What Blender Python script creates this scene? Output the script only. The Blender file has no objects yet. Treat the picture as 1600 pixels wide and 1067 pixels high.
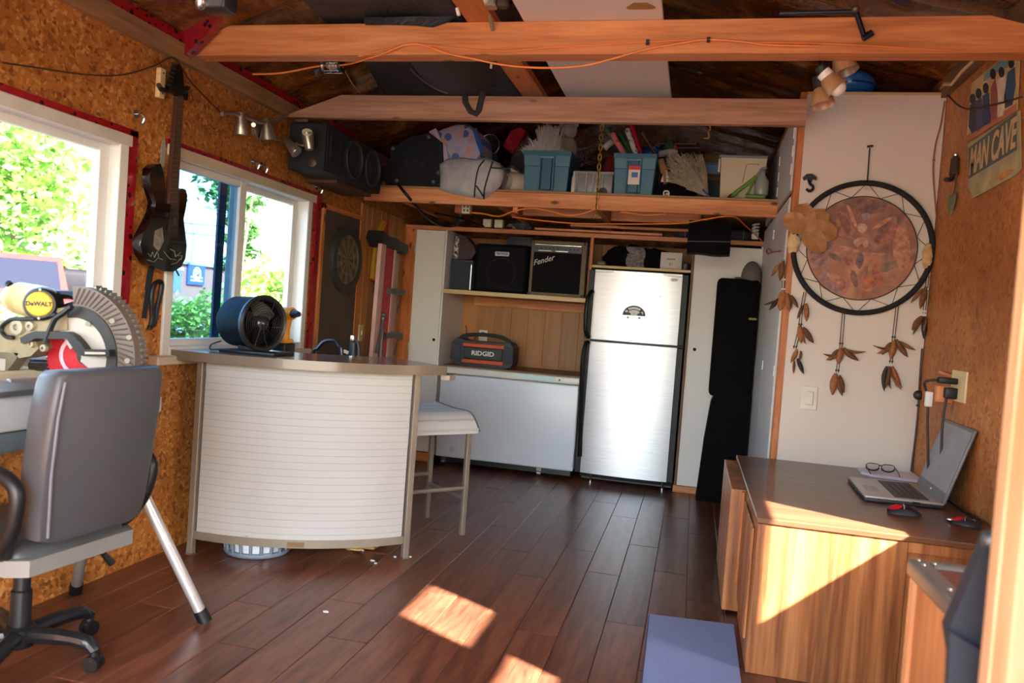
import bpy, bmesh, math, random
from math import sin, cos, pi, radians as R, sqrt, atan2
from mathutils import Vector, Matrix, noise
random.seed(7)
SC = bpy.context.scene
COL = SC.collection
# ------------------------------------------------------------------ camera, sky, sun, exposure
FPX, CAMZ = 1225.0, 1.265
yaw, pitch, roll = 0.227364, -0.033196, -0.073636
_f = Vector((-sin(yaw)*cos(pitch), cos(yaw)*cos(pitch), sin(pitch)))
_r = Vector((cos(yaw), sin(yaw), 0)); _d = _f.cross(_r)
CR = _r*cos(roll) + _d*sin(roll); CD = -_r*sin(roll) + _d*cos(roll); CF = _f
cam = bpy.data.cameras.new('camera'); cam.sensor_width = 36; cam.lens = 36*FPX/1600
cam.clip_start = 0.02; cam.clip_end = 300
cam.dof.use_dof = True; cam.dof.focus_distance = 4.6; cam.dof.aperture_fstop = 3.0
co = bpy.data.objects.new('camera', cam); COL.objects.link(co)
M3 = Matrix((CR, -CD, -CF)).transposed()
co.matrix_world = Matrix.Translation((0, 0, CAMZ)) @ M3.to_4x4()
SC.camera = co
SUN = Vector((-.87, .49, -.72)).normalized()
w = bpy.data.worlds.new('sky'); SC.world = w; w.use_nodes = True
nt = w.node_tree; nt.nodes.clear()
sky = nt.nodes.new('ShaderNodeTexSky'); sky.sky_type = 'NISHITA'; sky.sun_disc = False
sky.sun_elevation = math.asin(-SUN.z); sky.sun_rotation = atan2(-SUN.x, -SUN.y)
sky.air_density = 1.2; sky.dust_density = 2.0
bg = nt.nodes.new('ShaderNodeBackground'); bg.inputs[1].default_value = 2.0
wo = nt.nodes.new('ShaderNodeOutputWorld')
nt.links.new(sky.outputs[0], bg.inputs[0]); nt.links.new(bg.outputs[0], wo.inputs[0])
sl = bpy.data.lights.new('sun', 'SUN'); sl.energy = 75.0; sl.angle = R(0.9); sl.color = (1.0, .985, .955)
so = bpy.data.objects.new('sun', sl); COL.objects.link(so)
so.rotation_euler = SUN.to_track_quat('-Z', 'Y').to_euler()
SC.view_settings.view_transform = 'Standard'; SC.view_settings.look = 'None'
SC.view_settings.exposure = .26; SC.view_settings.gamma = 1; SC.view_settings.use_curve_mapping = False
SC.cycles.max_bounces = 10; SC.cycles.diffuse_bounces = 6; SC.cycles.sample_clamp_indirect = 8
SC.cycles.caustics_reflective = False; SC.cycles.caustics_refractive = False

# pixel of the 1600x1067 photograph -> point on a real plane of the room
def ray(x, y): return CR*((x-800)/FPX) + CD*((y-533.5)/FPX) + CF
def PX(x, y, X): d = ray(x, y); return Vector((0, 0, CAMZ)) + d*(X/d.x)
def PY(x, y, Y): d = ray(x, y); return Vector((0, 0, CAMZ)) + d*(Y/d.y)
def PZ(x, y, Z): d = ray(x, y); return Vector((0, 0, CAMZ)) + d*((Z-CAMZ)/d.z)
V = Vector
# ------------------------------------------------------------------ materials
def lin(h):
    if isinstance(h, str):
        h = h.lstrip('#'); c = [int(h[i:i+2], 16)/255 for i in (0, 2, 4)]
    else: c = [v/255 for v in h]
    return tuple(v/12.92 if v <= .04045 else ((v+.055)/1.055)**2.4 for v in c) + (1,)
class NT:
    def __init__(s, name):
        s.m = bpy.data.materials.new(name); s.m.use_nodes = True
        s.t = s.m.node_tree; s.t.nodes.clear()
        s.out = s.n('OutputMaterial'); s.b = s.n('BsdfPrincipled'); s.l(s.b, s.out)
    def n(s, typ, **k):
        o = s.t.nodes.new('ShaderNode'+typ)
        for a, v in k.items(): setattr(o, a, v)
        return o
    def l(s, a, b, i=0):
        a = a.outputs[0] if hasattr(a, 'outputs') else a
        b = (b.inputs[i]) if hasattr(b, 'inputs') else b
        s.t.links.new(a, b)
    def coord(s, scale=(1, 1, 1), rand=0, rot=(0, 0, 0)):
        tc = s.n('TexCoord'); mp = s.n('Mapping'); mp.inputs[3].default_value = scale; mp.inputs[2].default_value = rot
        src = tc.outputs['Object']
        if rand:
            oi = s.n('ObjectInfo'); va = s.n('VectorMath', operation='ADD'); sc_ = s.n('VectorMath', operation='SCALE')
            sc_.inputs[0].default_value = (3.1, 7.7, 5.3); s.l(oi.outputs['Random'], sc_.inputs[3])
            s.l(src, va, 0); s.l(sc_, va, 1); src = va.outputs[0]
        s.l(src, mp); return mp
    def noise(s, co, scale=5, detail=3, rough=.5, dist=0):
        o = s.n('TexNoise'); o.inputs['Scale'].default_value = scale; o.inputs['Detail'].default_value = detail
        o.inputs['Roughness'].default_value = rough; o.inputs['Distortion'].default_value = dist; s.l(co, o.inputs['Vector']); return o
    def ramp(s, fac, stops, interp='LINEAR'):
        o = s.n('ValToRGB'); e = o.color_ramp.elements; o.color_ramp.interpolation = interp
        while len(e) < len(stops): e.new(.5)
        for i, (p, c) in enumerate(stops): e[i].position = p; e[i].color = lin(c)
        s.l(fac, o); return o
    def mix(s, fac, a, b, typ='MIX'):
        o = s.n('MixRGB', blend_type=typ)
        for v, i in ((fac, 0), (a, 1), (b, 2)):
            if hasattr(v, 'outputs') or hasattr(v, 'links'): s.l(v, o, i)
            elif i == 0: o.inputs[0].default_value = v
            else: o.inputs[i].default_value = lin(v)
        return o
    def bump(s, h, strength=.2, dist=.002):
        o = s.n('Bump'); o.inputs['Strength'].default_value = strength; o.inputs['Distance'].default_value = dist
        s.l(h, o.inputs['Height']); s.l(o, s.b.inputs['Normal']); return o
    def set(s, **k):
        nm = dict(rough='Roughness', metal='Metallic', spec='Specular IOR Level', coat='Coat Weight', trans='Transmission Weight', sheen='Sheen Weight', aniso='Anisotropic', alpha='Alpha')
        for a, v in k.items(): s.b.inputs[nm[a]].default_value = v
        return s
MATS = {}
def P(col, rough=.5, metal=0, var=.10, vs=8, bump=0, bs=60, coat=0, spec=.5):
    """plain painted / plastic / metal surface with a little procedural unevenness"""
    key = (str(col), rough, metal, var, vs, bump, bs, coat, spec)
    if key in MATS: return MATS[key]
    n = NT('paint_%d' % len(MATS)); n.set(rough=rough, metal=metal, coat=coat, spec=spec)
    c = lin(col); co_ = n.coord(); nz = n.noise(co_, vs, 4, .6)
    rp = n.n('ValToRGB'); e = rp.color_ramp.elements
    e[0].position = .3; e[1].position = .7
    e[0].color = tuple(v*(1-var) for v in c[:3]) + (1,); e[1].color = tuple(min(1, v*(1+var)) for v in c[:3]) + (1,)
    n.l(nz, rp); n.l(rp, n.b, 0)
    mr = n.n('MapRange'); mr.inputs[3].default_value = max(0, rough-.06); mr.inputs[4].default_value = min(1, rough+.08)
    n.l(nz, mr); n.l(mr, n.b.inputs['Roughness'])
    if bump: n.bump(n.noise(co_, bs, 3), bump)
    MATS[key] = n.m; return n.m
def WOOD(name, dark, mid, light, axis=0, scale=6, rough=.5, rand=1, knots=0, stretch=.07, coat=0, bump=.15, contrast=1):
    if name in MATS: return MATS[name]
    n = NT(name); n.set(rough=rough, coat=coat)
    sc = [1, 1, 1]; sc[axis] = stretch
    c = n.coord(tuple(v*scale for v in sc), rand)
    a = n.noise(c, 2.2, 6, .62, 1.2); b_ = n.noise(c, 9, 4, .6, .4)
    r1 = n.ramp(a, [(.5-.22/contrast, dark), (.5, mid), (.5+.22/contrast, light)])
    m = n.mix(.35, r1, n.ramp(b_, [(.35, dark), (.65, light)]), 'MIX')
    col = m
    if knots:
        kc = n.coord((2.6, 2.6, 2.6) if axis == 9 else tuple(3.0 if i != axis else 1.3 for i in range(3)), rand)
        v = n.n('TexVoronoi'); v.inputs['Scale'].default_value = 2.4; n.l(kc, v.inputs['Vector'])
        kr = n.ramp(v, [(.05, 'ffffff'), (.12, '000000')]); col = n.mix(kr, m, (78, 38, 16))
    oi = n.n('ObjectInfo'); hs = n.n('HueSaturation'); mr = n.n('MapRange'); mr.inputs[3].default_value = .82; mr.inputs[4].default_value = 1.15
    n.l(oi.outputs['Random'], mr); n.l(mr, hs.inputs['Value']); n.l(col, hs.inputs['Color']); n.l(hs, n.b, 0)
    n.bump(b_, bump, .001)
    MATS[name] = n.m; return n.m
def OSB(name, dark, mid, light, fx=1.0):
    n = NT(name); n.set(rough=.55)
    cols = []
    for k, (rx, sc) in enumerate((((R(35), R(20), R(50)), 58), ((R(-60), R(80), R(-25)), 46), ((R(100), R(-30), R(10)), 66))):
        c = n.coord((.30, 1.0, 1.0), 0, rx); nz = n.noise(c, 14, 3)
        ad = n.mix(.045, c.outputs[0], nz.outputs['Color'], 'ADD')
        v = n.n('TexVoronoi'); v.inputs['Scale'].default_value = sc*fx; n.l(ad, v.inputs['Vector'])
        sep = n.n('SeparateColor'); n.l(v.outputs['Color'], sep)
        cols.append((n.ramp(sep.outputs[0], [(.0, dark), (.34, mid), (.7, mid), (1, light)]), sep.outputs[1], v))
    th = n.n('Math', operation='GREATER_THAN'); th.inputs[1].default_value = .55; n.l(cols[1][1], th)
    th2 = n.n('Math', operation='GREATER_THAN'); th2.inputs[1].default_value = .6; n.l(cols[2][1], th2)
    m1 = n.mix(th, cols[0][0], cols[1][0]); m2 = n.mix(th2, m1, cols[2][0])
    big = n.noise(n.coord(), 1.7, 4, .6); m3 = n.mix(1.0, m2, n.ramp(big, [(.3, (196, 186, 176)), (.7, (255, 255, 255))]), 'MULTIPLY')
    n.l(m3, n.b, 0); n.bump(cols[0][2], .12, .001); return n.m
def GLASS(name, tint, fac=.06):
    n = NT(name); t = n.t; t.nodes.remove(n.b)
    tr = n.n('BsdfTransparent'); tr.inputs[0].default_value = tint; gl = n.n('BsdfGlossy'); gl.inputs['Roughness'].default_value = .02
    lw = n.n('LayerWeight'); lw.inputs[0].default_value = .5; pw = n.n('Math', operation='POWER'); pw.inputs[1].default_value = 4; n.l(lw.outputs['Facing'], pw)
    fr = n.n('Math', operation='MULTIPLY_ADD'); fr.inputs[1].default_value = .7; fr.inputs[2].default_value = .035; n.l(pw, fr); mx = n.n('MixShader')
    n.l(fr, mx, 0); n.l(tr, mx, 1); n.l(gl, mx, 2); n.l(mx, n.out); return n.m
def EMIT(name, col, s):
    n = NT(name); n.b.inputs['Emission Color'].default_value = lin(col); n.b.inputs['Emission Strength'].default_value = s; return n.m
def WEAVE(name, col, dark, sx=90, sz=40, lines=7):
    n = NT(name); n.set(rough=.75)
    tc = n.n('TexCoord'); uvw = tc.outputs['UV']
    def wave(ax, sc):
        o = n.n('TexWave', bands_direction=ax); o.inputs['Scale'].default_value = sc; o.inputs['Distortion'].default_value = .4; o.inputs['Detail Scale'].default_value = 3; n.l(uvw, o.inputs['Vector']); return o
    a, b_, c = wave('X', sx), wave('Y', sz), wave('Y', lines)
    r = n.ramp(c, [(.0, tuple(int(.6*p+.4*q) for p, q in zip(dark, col))), (.05, col), (1, col)]); r2 = n.ramp(a, [(.0, (216, 214, 210)), (.35, 'ffffff')])
    m = n.mix(.5, r, r2, 'MULTIPLY'); nz = n.noise(n.coord(), 3, 4); m2 = n.mix(.22, m, n.ramp(nz, [(.3, (200, 196, 190)), (.7, 'ffffff')]), 'MULTIPLY')
    n.l(m2, n.b, 0); n.bump(b_, .15, .0006); return n.m
FIR = WOOD('fir_beam', (160, 88, 42), (208, 130, 74), (228, 160, 104), 0, 5, .5, 1, 1)
FIRY = WOOD('fir_along_y', (150, 74, 30), (198, 116, 60), (222, 146, 88), 1, 5, .5, 1, 1)
FIRZ = WOOD('fir_along_z', (150, 74, 30), (200, 118, 60), (222, 146, 88), 2, 5, .5, 1, 1)
FIRD = WOOD('fir_weathered', (116, 78, 56), (164, 118, 90), (190, 148, 120), 0, 5, .55, 1, 1)
PLATE = WOOD('grey_plate_wood', (92, 66, 42), (136, 100, 66), (160, 122, 84), 1, 5, .6, 1, 0)
WALN = WOOD('walnut_veneer', (92, 50, 24), (160, 98, 52), (198, 138, 84), 2, 5, .42, 0, 0, .05, 0, .05, 1.3)
WALNT = WOOD('walnut_top', (74, 44, 28), (112, 72, 48), (136, 92, 62), 0, 4, .34, 0, 0, .05, .2, .04)
PANEL = WOOD('brown_panelling', (152, 98, 50), (174, 118, 64), (190, 134, 80), 2, 5, .5, 1, 0, .05)
PALE = WOOD('pale_edge_wood', (196, 166, 110), (222, 196, 142), (236, 214, 166), 0, 8, .55, 0, 0)
FLOORM = WOOD('dark_laminate', (52, 27, 19), (104, 58, 40), (140, 88, 62), 1, 4.5, .30, 1, 0, .10, 0, .25, .9)
OSBL = OSB('osb_wall', (134, 74, 24), (190, 120, 52), (222, 164, 92))
OSBR = OSB('osb_smooth_wall', (158, 96, 44), (192, 124, 66), (206, 142, 84), .8)
WHITE = P((226, 224, 218), .45, 0, .02, 3)
WHITEV = P((232, 232, 230), .4, 0, .03, 3)
BLACK = P((13, 13, 15), .45, 0, .2, 9)
BLACKG = P((10, 10, 12), .4, 0, .1, 9, 0, 60, 0, .25)
BLACKF = P((11, 11, 13), .9, 0, .25, 14, .3, 240, 0, .15)
CHROME = P((200, 200, 200), .18, 1, .05)
BRASS = P((176, 140, 70), .35, 1, .2)
STEEL = P((170, 168, 162), .35, 1, .08)
TAUPE = P((134, 122, 108), .45, .3, .08)
REDTAPE = None
# ------------------------------------------------------------------ mesh builder
class MB:
    def __init__(s): s.v = []; s.f = []; s.mi = []; s.sm = []; s.uv = {}; s.cur = 0; s.M = Matrix()
    def m(s, i): s.cur = i; return s
    def add(s, vs, fs, M=None):
        o = len(s.v); T = s.M if M is None else s.M @ M
        s.v += [T @ Vector(p) for p in vs]
        s.f += [tuple(i+o for i in f) for f in fs]; s.mi += [s.cur]*len(fs); return s
    def box(s, c, d, bev=0, seg=1, M=None):
        x, y, z = (v/2 for v in d)
        T = Matrix.Translation(c) if M is None else M @ Matrix.Translation(c)
        if not bev:
            return s.add([(-x,-y,-z),(x,-y,-z),(x,y,-z),(-x,y,-z),(-x,-y,z),(x,-y,z),(x,y,z),(-x,y,z)],
                         [(0,3,2,1),(4,5,6,7),(0,1,5,4),(1,2,6,5),(2,3,7,6),(3,0,4,7)], T)
        bm = bmesh.new(); bmesh.ops.create_cube(bm, size=1); bmesh.ops.scale(bm, vec=d, verts=bm.verts)
        bmesh.ops.bevel(bm, geom=bm.edges[:], offset=min(bev, x*.98, y*.98, z*.98), segments=seg, affect='EDGES', profile=.5)
        return s.bm(bm, T)
    def bb(s, a, b, bev=0, seg=1, M=None):
        return s.box([(p+q)/2 for p, q in zip(a, b)], [abs(q-p) for p, q in zip(a, b)], bev, seg, M)
    def bm(s, bm, M=None):
        bm.verts.index_update(); s.add([v.co.copy() for v in bm.verts], [tuple(v.index for v in f.verts) for f in bm.faces], M); bm.free(); return s
    def tube(s, pts, r, n=8, closed=False, caps=True):
        pts = [Vector(p) for p in pts]; k = len(pts); rs = r if isinstance(r, (list, tuple)) else [r]*k
        vs = []; up = None
        for i, p in enumerate(pts):
            t = (pts[(i+1) % k] - pts[i-1]) if closed else (pts[min(i+1, k-1)] - pts[max(i-1, 0)])
            t = t.normalized() if t.length > 1e-9 else Vector((0, 0, 1))
            if up is None: up = Vector((0, 0, 1)) if abs(t.z) < .9 else Vector((1, 0, 0))
            a = t.cross(up).normalized(); up = a.cross(t).normalized()
            for j in range(n):
                q = 2*pi*j/n; vs.append(p + (a*cos(q) + up*sin(q))*rs[i])
        fs = [(i*n+j, i*n+(j+1) % n, ((i+1) % k)*n+(j+1) % n, ((i+1) % k)*n+j) for i in range(k if closed else k-1) for j in range(n)]
        fs = [f[::-1] for f in fs]
        if caps and not closed: fs += [tuple(range(n)), tuple(range((k-1)*n, k*n))[::-1]]
        return s.add(vs, fs)
    def cyl(s, a, b, r0, r1=None, n=16): return s.tube([a, b], [r0, r0 if r1 is None else r1], n)
    def lathe(s, prof, n=24, M=None, cap=True):
        vs = [(r*cos(2*pi*j/n), r*sin(2*pi*j/n), z) for r, z in prof for j in range(n)]
        k = len(prof); fs = [(i*n+j, i*n+(j+1) % n, (i+1)*n+(j+1) % n, (i+1)*n+j) for i in range(k-1) for j in range(n)]
        if cap: fs += [tuple(range(n))[::-1], tuple(range((k-1)*n, k*n))]
        return s.add(vs, fs, M)
    def prism(s, poly, h, M=None, z0=0):
        n = len(poly); a = sum(poly[i][0]*poly[(i+1) % n][1]-poly[(i+1) % n][0]*poly[i][1] for i in range(n))
        if a < 0: poly = poly[::-1]
        vs = [(p[0], p[1], z0) for p in poly] + [(p[0], p[1], z0+h) for p in poly]
        fs = [tuple(range(n))[::-1], tuple(range(n, 2*n))] + [(i, (i+1) % n, n+(i+1) % n, n+i) for i in range(n)]
        return s.add(vs, fs, M)
    def sph(s, c, r, sub=2, amp=0, fr=3, seed=0, M=None):
        bm = bmesh.new(); bmesh.ops.create_icosphere(bm, subdivisions=sub, radius=1)
        r = r if isinstance(r, (tuple, list)) else (r, r, r)
        for v in bm.verts:
            k = 1 + amp*noise.noise(v.co*fr + Vector((seed, seed*2.3, 1.7))) if amp else 1
            v.co = Vector((v.co.x*r[0]*k, v.co.y*r[1]*k, v.co.z*r[2]*k))
        T = Matrix.Translation(c) if M is None else Matrix.Translation(c) @ M
        return s.bm(bm, T)
    def grid(s, fn, nu, nv, closed=False, flip=False):
        vs = [fn(i/nu, j/nv) for j in range(nv+1) for i in range(nu+1)]
        fs = [(j*(nu+1)+i, j*(nu+1)+i+1, (j+1)*(nu+1)+i+1, (j+1)*(nu+1)+i) for j in range(nv) for i in range(nu)]
        if flip: fs = [f[::-1] for f in fs]
        return s.add(vs, fs)
    def obj(s, name, mats, parent=None, smooth=True, ang=35, uv=None, world=True):
        me = bpy.data.meshes.new(name)
        vs = s.v
        if world and parent is not None:
            rt = parent
            while rt.parent: rt = rt.parent
            Mi = (Matrix.LocRotScale(rt.location, rt.rotation_euler, None)).inverted(); vs = [Mi @ p for p in vs]
        me.from_pydata([tuple(p) for p in vs], [], s.f)
        mats = mats if isinstance(mats, (list, tuple)) else [mats]
        for m in mats: me.materials.append(m)
        if len(mats) > 1: me.polygons.foreach_set('material_index', s.mi)
        if uv:
            ul = me.uv_layers.new(name='uv')
            for lp in me.loops: ul.data[lp.index].uv = uv(s.v[lp.vertex_index])
        if smooth:
            me.shade_smooth(); me.set_sharp_from_angle(angle=R(ang))
        me.update()
        o = bpy.data.objects.new(name, me); COL.objects.link(o)
        if parent is not None: o.parent = parent
        return o
def frame(o, x, y):
    x = Vector(x).normalized(); z = x.cross(Vector(y)).normalized(); y = z.cross(x)
    return Matrix.Translation(o) @ Matrix((x, y, z)).transposed().to_4x4()
WALLY = lambda o: frame(o, (1, 0, 0), (0, 0, 1))       # plane facing -Y (towards the door), x right
WALLXP = lambda o: frame(o, (0, 1, 0), (0, 0, 1))      # plane facing +X: left wall
WALLXN = lambda o: frame(o, (0, -1, 0), (0, 0, 1))     # plane facing -X: right wall
def tag(o, label, cat, group=None, kind=None):
    o['label'] = label; o['category'] = cat
    if group: o['group'] = group
    if kind: o['kind'] = kind
    return o
def T(name, label, cat, loc, rz=0, group=None):
    o = bpy.data.objects.new(name, None); COL.objects.link(o); o.empty_display_size = .05
    o.location = loc; o.rotation_euler = (0, 0, rz); return tag(o, label, cat, group)
def ST(o): o['kind'] = 'structure'; return o
def copy_tree(o, parent=None):
    c = o.copy(); COL.objects.link(c)
    if parent is not None: c.parent = parent
    for ch in list(o.children): copy_tree(ch, c)
    return c
def part(name, mats, parent, fn, **k):
    b = MB(); fn(b); return b.obj(name, mats, parent, **k)
def text(s, size, M, mat, parent, name='lettering', ext=.0008, align='CENTER', sx=1, shear=0, bold=0):
    cu = bpy.data.curves.new('t', 'FONT'); cu.body = s; cu.size = size; cu.extrude = ext; cu.align_x = align; cu.align_y = 'CENTER'; cu.shear = shear; cu.offset = bold; cu.resolution_u = 3
    ob = bpy.data.objects.new('t', cu); COL.objects.link(ob)
    me = bpy.data.meshes.new_from_object(ob); bpy.data.objects.remove(ob); bpy.data.curves.remove(cu)
    b = MB(); b.add([(v.co.x*sx, v.co.y, v.co.z) for v in me.vertices], [tuple(p.vertices) for p in me.polygons], M); bpy.data.meshes.remove(me)
    return b.obj(name, mat, parent, smooth=False)
def smoothpath(pts, n=6):
    pts = [Vector(p) for p in pts]; out = []
    for i in range(len(pts)-1):
        p0 = pts[max(i-1, 0)]; p1 = pts[i]; p2 = pts[i+1]; p3 = pts[min(i+2, len(pts)-1)]
        for k in range(n):
            t = k/n; out.append(.5*((2*p1)+(p2-p0)*t+(2*p0-5*p1+4*p2-p3)*t*t+(3*p1-p0-3*p2+p3)*t**3))
    return out + [pts[-1]]
# ------------------------------------------------------------------ the setting
XL, XR, YF, YB = -2.42, 1.18, -0.6, 6.95
RID = -.6
def wall(name, axis, p, th, u0, u1, z0, z1, holes, mat):
    us = sorted({u0, u1, *[h[0] for h in holes], *[h[1] for h in holes]}); zs = sorted({z0, z1, *[h[2] for h in holes], *[h[3] for h in holes]})
    us = [u for u in us if u0 <= u <= u1]; zs = [z for z in zs if z0 <= z <= z1]
    solid = lambda i, j: 0 <= i < len(us)-1 and 0 <= j < len(zs)-1 and not any(h[0] <= (us[i]+us[i+1])/2 <= h[1] and h[2] <= (zs[j]+zs[j+1])/2 <= h[3] for h in holes)
    pt = (lambda d, u, z: (p+d, u, z)) if axis == 0 else (lambda d, u, z: (u, p+d, z))
    b = MB()
    for i in range(len(us)-1):
        for j in range(len(zs)-1):
            if not solid(i, j): continue
            a, c, e, f = us[i], us[i+1], zs[j], zs[j+1]
            for d in (0, th): b.add([pt(d, a, e), pt(d, c, e), pt(d, c, f), pt(d, a, f)], [(0, 1, 2, 3)])
            for (di, dj, q) in ((-1, 0, ((a, e), (a, f))), (1, 0, ((c, e), (c, f))), (0, -1, ((a, e), (c, e))), (0, 1, ((a, f), (c, f)))):
                if not solid(i+di, j+dj): b.add([pt(0, *q[0]), pt(0, *q[1]), pt(th, *q[1]), pt(th, *q[0])], [(0, 1, 2, 3)])
    return ST(b.obj(name, mat, smooth=False))
W1 = (1.55, 2.906, .93, 1.902); W2 = (3.19, 4.56, .955, 1.925)
wl = wall('wall_left', 0, XL, -.14, YF, YB, -.1, 2.4, [W1, W2], OSBL)
OPEN = [(2.49, 2.87, .90, 1.37), (1.70, 2.14, 1.59, 1.95), (1.15, 1.84, 1.285, 1.53)]  # unseen openings, shaped to throw the sun patches on floor and desk
wr = wall('wall_right', 0, XR, .10, YF, YB, -.1, 2.62, OPEN, OSBR)
wb = MB(); wb.prism([(XL-.14, -.1), (XR+.1, -.1), (XR+.1, 2.62), (RID, 3.2), (XL-.14, 2.42)], .1, frame((0, YB+.1, 0), (1, 0, 0), (0, 0, 1)))
ST(wb.obj('wall_back', OSBL, smooth=False))
wf = wall('wall_front', 1, YF, -.1, XL-.14, XR+.1, -.1, 3.3, [(-2.15, .95, -.1, 2.35)], OSBL)
# outside ground
g = MB(); g.bb((-90, -40, -.5), (60, 90, -.18)); ST(g.obj('floor_outside_ground', P((112, 111, 106), .95, 0, .3, .6), smooth=False))
# floor: slab and single planks
fl = MB(); fl.bb((XL, YF, -.1), (XR, YB, -.012)); FL = ST(fl.obj('floor', FLOORM, smooth=False))
PW = .166
def plank_mesh(w, l):
    b = MB(); b.box((0, 0, -.006), (w-.0012, l-.0016, .012), .0022, 1); return b
cache = {}
x = -1.1 - PW*8; row = 0
while x < XR-.01:
    x0, x1 = max(x, XL), min(x+PW, XR)
    if x1-x0 > .02:
        y = 1.3 + [0, .55, .2, .8, .37][row % 5] - 1.22
        while y < 6.3:
            y0, y1 = max(y, .9), min(y+1.22, 6.35)
            if y1-y0 > .1:
                key = (round(x1-x0, 3), round(y1-y0, 3))
                o = None
                if key not in cache:
                    o = plank_mesh(*key).obj('plank', FLOORM, FL, ang=20, world=False); cache[key] = o.data
                else:
                    o = bpy.data.objects.new('plank', cache[key]); COL.objects.link(o); o.parent = FL
                o.location = ((x0+x1)/2, (y0+y1)/2, random.uniform(-.0007, .0003))
            y += 1.22
    x += PW; row += 1
# roof lining: brown crinkled plastic over insulation, two slopes
pn = NT('brown_plastic_lining'); pn.set(rough=.2, coat=.6)
c = pn.coord((1, 1.6, 1)); a = pn.noise(c, 3.2, 6, .62, 1.5); pn.l(pn.ramp(a, [(.28, (62, 32, 10)), (.5, (126, 72, 24)), (.72, (170, 110, 48))]), pn.b, 0)
c2 = pn.coord((4, 1.2, 4)); pn.bump(pn.noise(c2, 4.5, 5, .6, 2.2), .9, .03)
roof = MB()
def slope(xa, za, xb, zb):
    def fn(u, v):
        y = YF + (YB-YF)*v; X = xa + (xb-xa)*u; z = za + (zb-za)*u
        rib = abs(((y/.41) % 1)-.5)*2
        k = noise.noise(Vector((X*3, y*2.2, 3.3)))*.028 + noise.noise(Vector((X*9, y*5, 1.3)))*.010
        return (X, y, z - .03*(rib**4) + k*(1-rib**4))
    return fn
roof.grid(slope(XL-.14, 2.40, RID, 3.17), 36, 150, flip=True); roof.grid(slope(RID, 3.17, XR+.1, 2.63), 36, 150, flip=True)
cl = ST(roof.obj('ceiling', pn.m, ang=60))
bpy.data.objects['wall_back'].data.materials[0] = pn.m
rf = MB(); rf.prism([(XL-.5, 2.38), (RID, 3.42), (XR+.4, 2.78), (XR+.4, 2.82), (RID, 3.48), (XL-.5, 2.44)], YB-YF+.3, frame((0, YB+.2, 0), (1, 0, 0), (0, 0, 1)))
ST(rf.obj('trim_10', P((70, 64, 60), .9), smooth=False))
# red foil tape
rt = NT('red_foil_tape'); rt.set(rough=.25, coat=.4); c = rt.coord(); v = rt.n('TexVoronoi'); v.inputs['Scale'].default_value = 22; rt.l(c, v.inputs['Vector'])
rt.l(rt.ramp(v, [(.0, (30, 10, 12)), (.22, (34, 8, 12)), (.3, (150, 22, 30)), (1, (128, 14, 26))]), rt.b, 0); rt.bump(rt.noise(c, 30, 3), .4, .004); REDTAPE = rt.m
def strip(name, a, b, mat): o = MB(); o.bb(a, b); return ST(o.obj(name, mat, smooth=False))
strip('trim_1', (XL-.02, YF, 2.318), (XL+.035, YB, 2.40), PLATE)
strip('trim_2', (XL-.06, .8, 2.40), (XL+.03, 5.2, 2.445), REDTAPE)
strip('trim_3', (XR-.03, YF, 2.56), (XR+.05, YB, 2.66), PLATE)
ST(part('trim_12', REDTAPE, None, lambda b: b.prism([(XL, 2.33), (XL+.05, 2.36), (XL+.17, 2.47), (XL+.20, 2.53), (XL+.12, 2.54), (XL+.04, 2.47), (XL, 2.44)], .05, frame((0, 3.245, 0), (1, 0, 0), (0, 0, 1))), smooth=False))
# beadboard at the far end of the left wall, board by board
bb_root = strip('trim_4', (XL, 5.30, .0), (XL+.006, 6.19, 2.0), PANEL)
for k in range(10):
    y = 5.302 + k*.0885
    part('board', PANEL, bb_root, lambda b: b.bb((XL+.004, y, .0), (XL+.014, y+.0865, 1.995), .003))
# windows in the left wall
VIN = P((216, 216, 214), .38, 0, .03, 4)
def window(name, W, sashes, depth=.12):
    y0, y1, z0, z1 = W
    f = MB()
    t = .055
    for a, b_ in (((XL-depth, y0, z0), (XL+.012, y0+t, z1)), ((XL-depth, y1-t, z0), (XL+.012, y1, z1)), ((XL-depth, y0+t, z0), (XL+.012, y1-t, z0+t*.8)), ((XL-depth, y0+t, z1-t*.8), (XL+.012, y1-t, z1))): f.bb(a, b_, .004)
    F = ST(f.obj(name, VIN))
    for (ya, yb, xd, mat) in sashes:
        s = MB(); q = .062; za, zb = z0+.04, z1-.04
        for a, b_ in (((xd, ya, za), (xd+.035, ya+q, zb)), ((xd, yb-q, za), (xd+.035, yb, zb)), ((xd, ya+q, za), (xd+.035, yb-q, za+q*.6)), ((xd, ya+q, zb-q*.6), (xd+.035, yb-q, zb))): s.bb(a, b_, .003)
        so_ = s.obj('sash', VIN, F)
        g = MB(); g.bb((xd+.014, ya+q-.005, za+.02), (xd+.018, yb-q+.005, zb-.02)); g.obj('pane', mat, so_, smooth=False)
    return F
CLEAR = GLASS('clear_glass', (.97, .98, .97, 1)); TINT = GLASS('tinted_glass', (.40, .56, .70, 1))
w1 = window('window_1', W1, [(1.60, 2.26, XL-.10, CLEAR), (2.24, 2.86, XL-.075, CLEAR)])
w2 = window('window_2', W2, [(3.235, 3.87, XL-.06, TINT), (3.82, 4.515, XL-.10, CLEAR)])
part('screen_stile', P((22, 52, 84), .4), w2, lambda b: b.bb((XL-.112, 3.735, 1.0), (XL-.10, 3.80, 1.88)))
part('sill', P((190, 176, 150), .5), w2, lambda b: b.bb((XL-.01, 3.12, .915), (XL+.05, 4.60, .958), .006))
part('sill', P((190, 176, 150), .5), w1, lambda b: b.bb((XL-.01, 1.5, .885), (XL+.05, 2.93, .932), .006))
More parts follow.
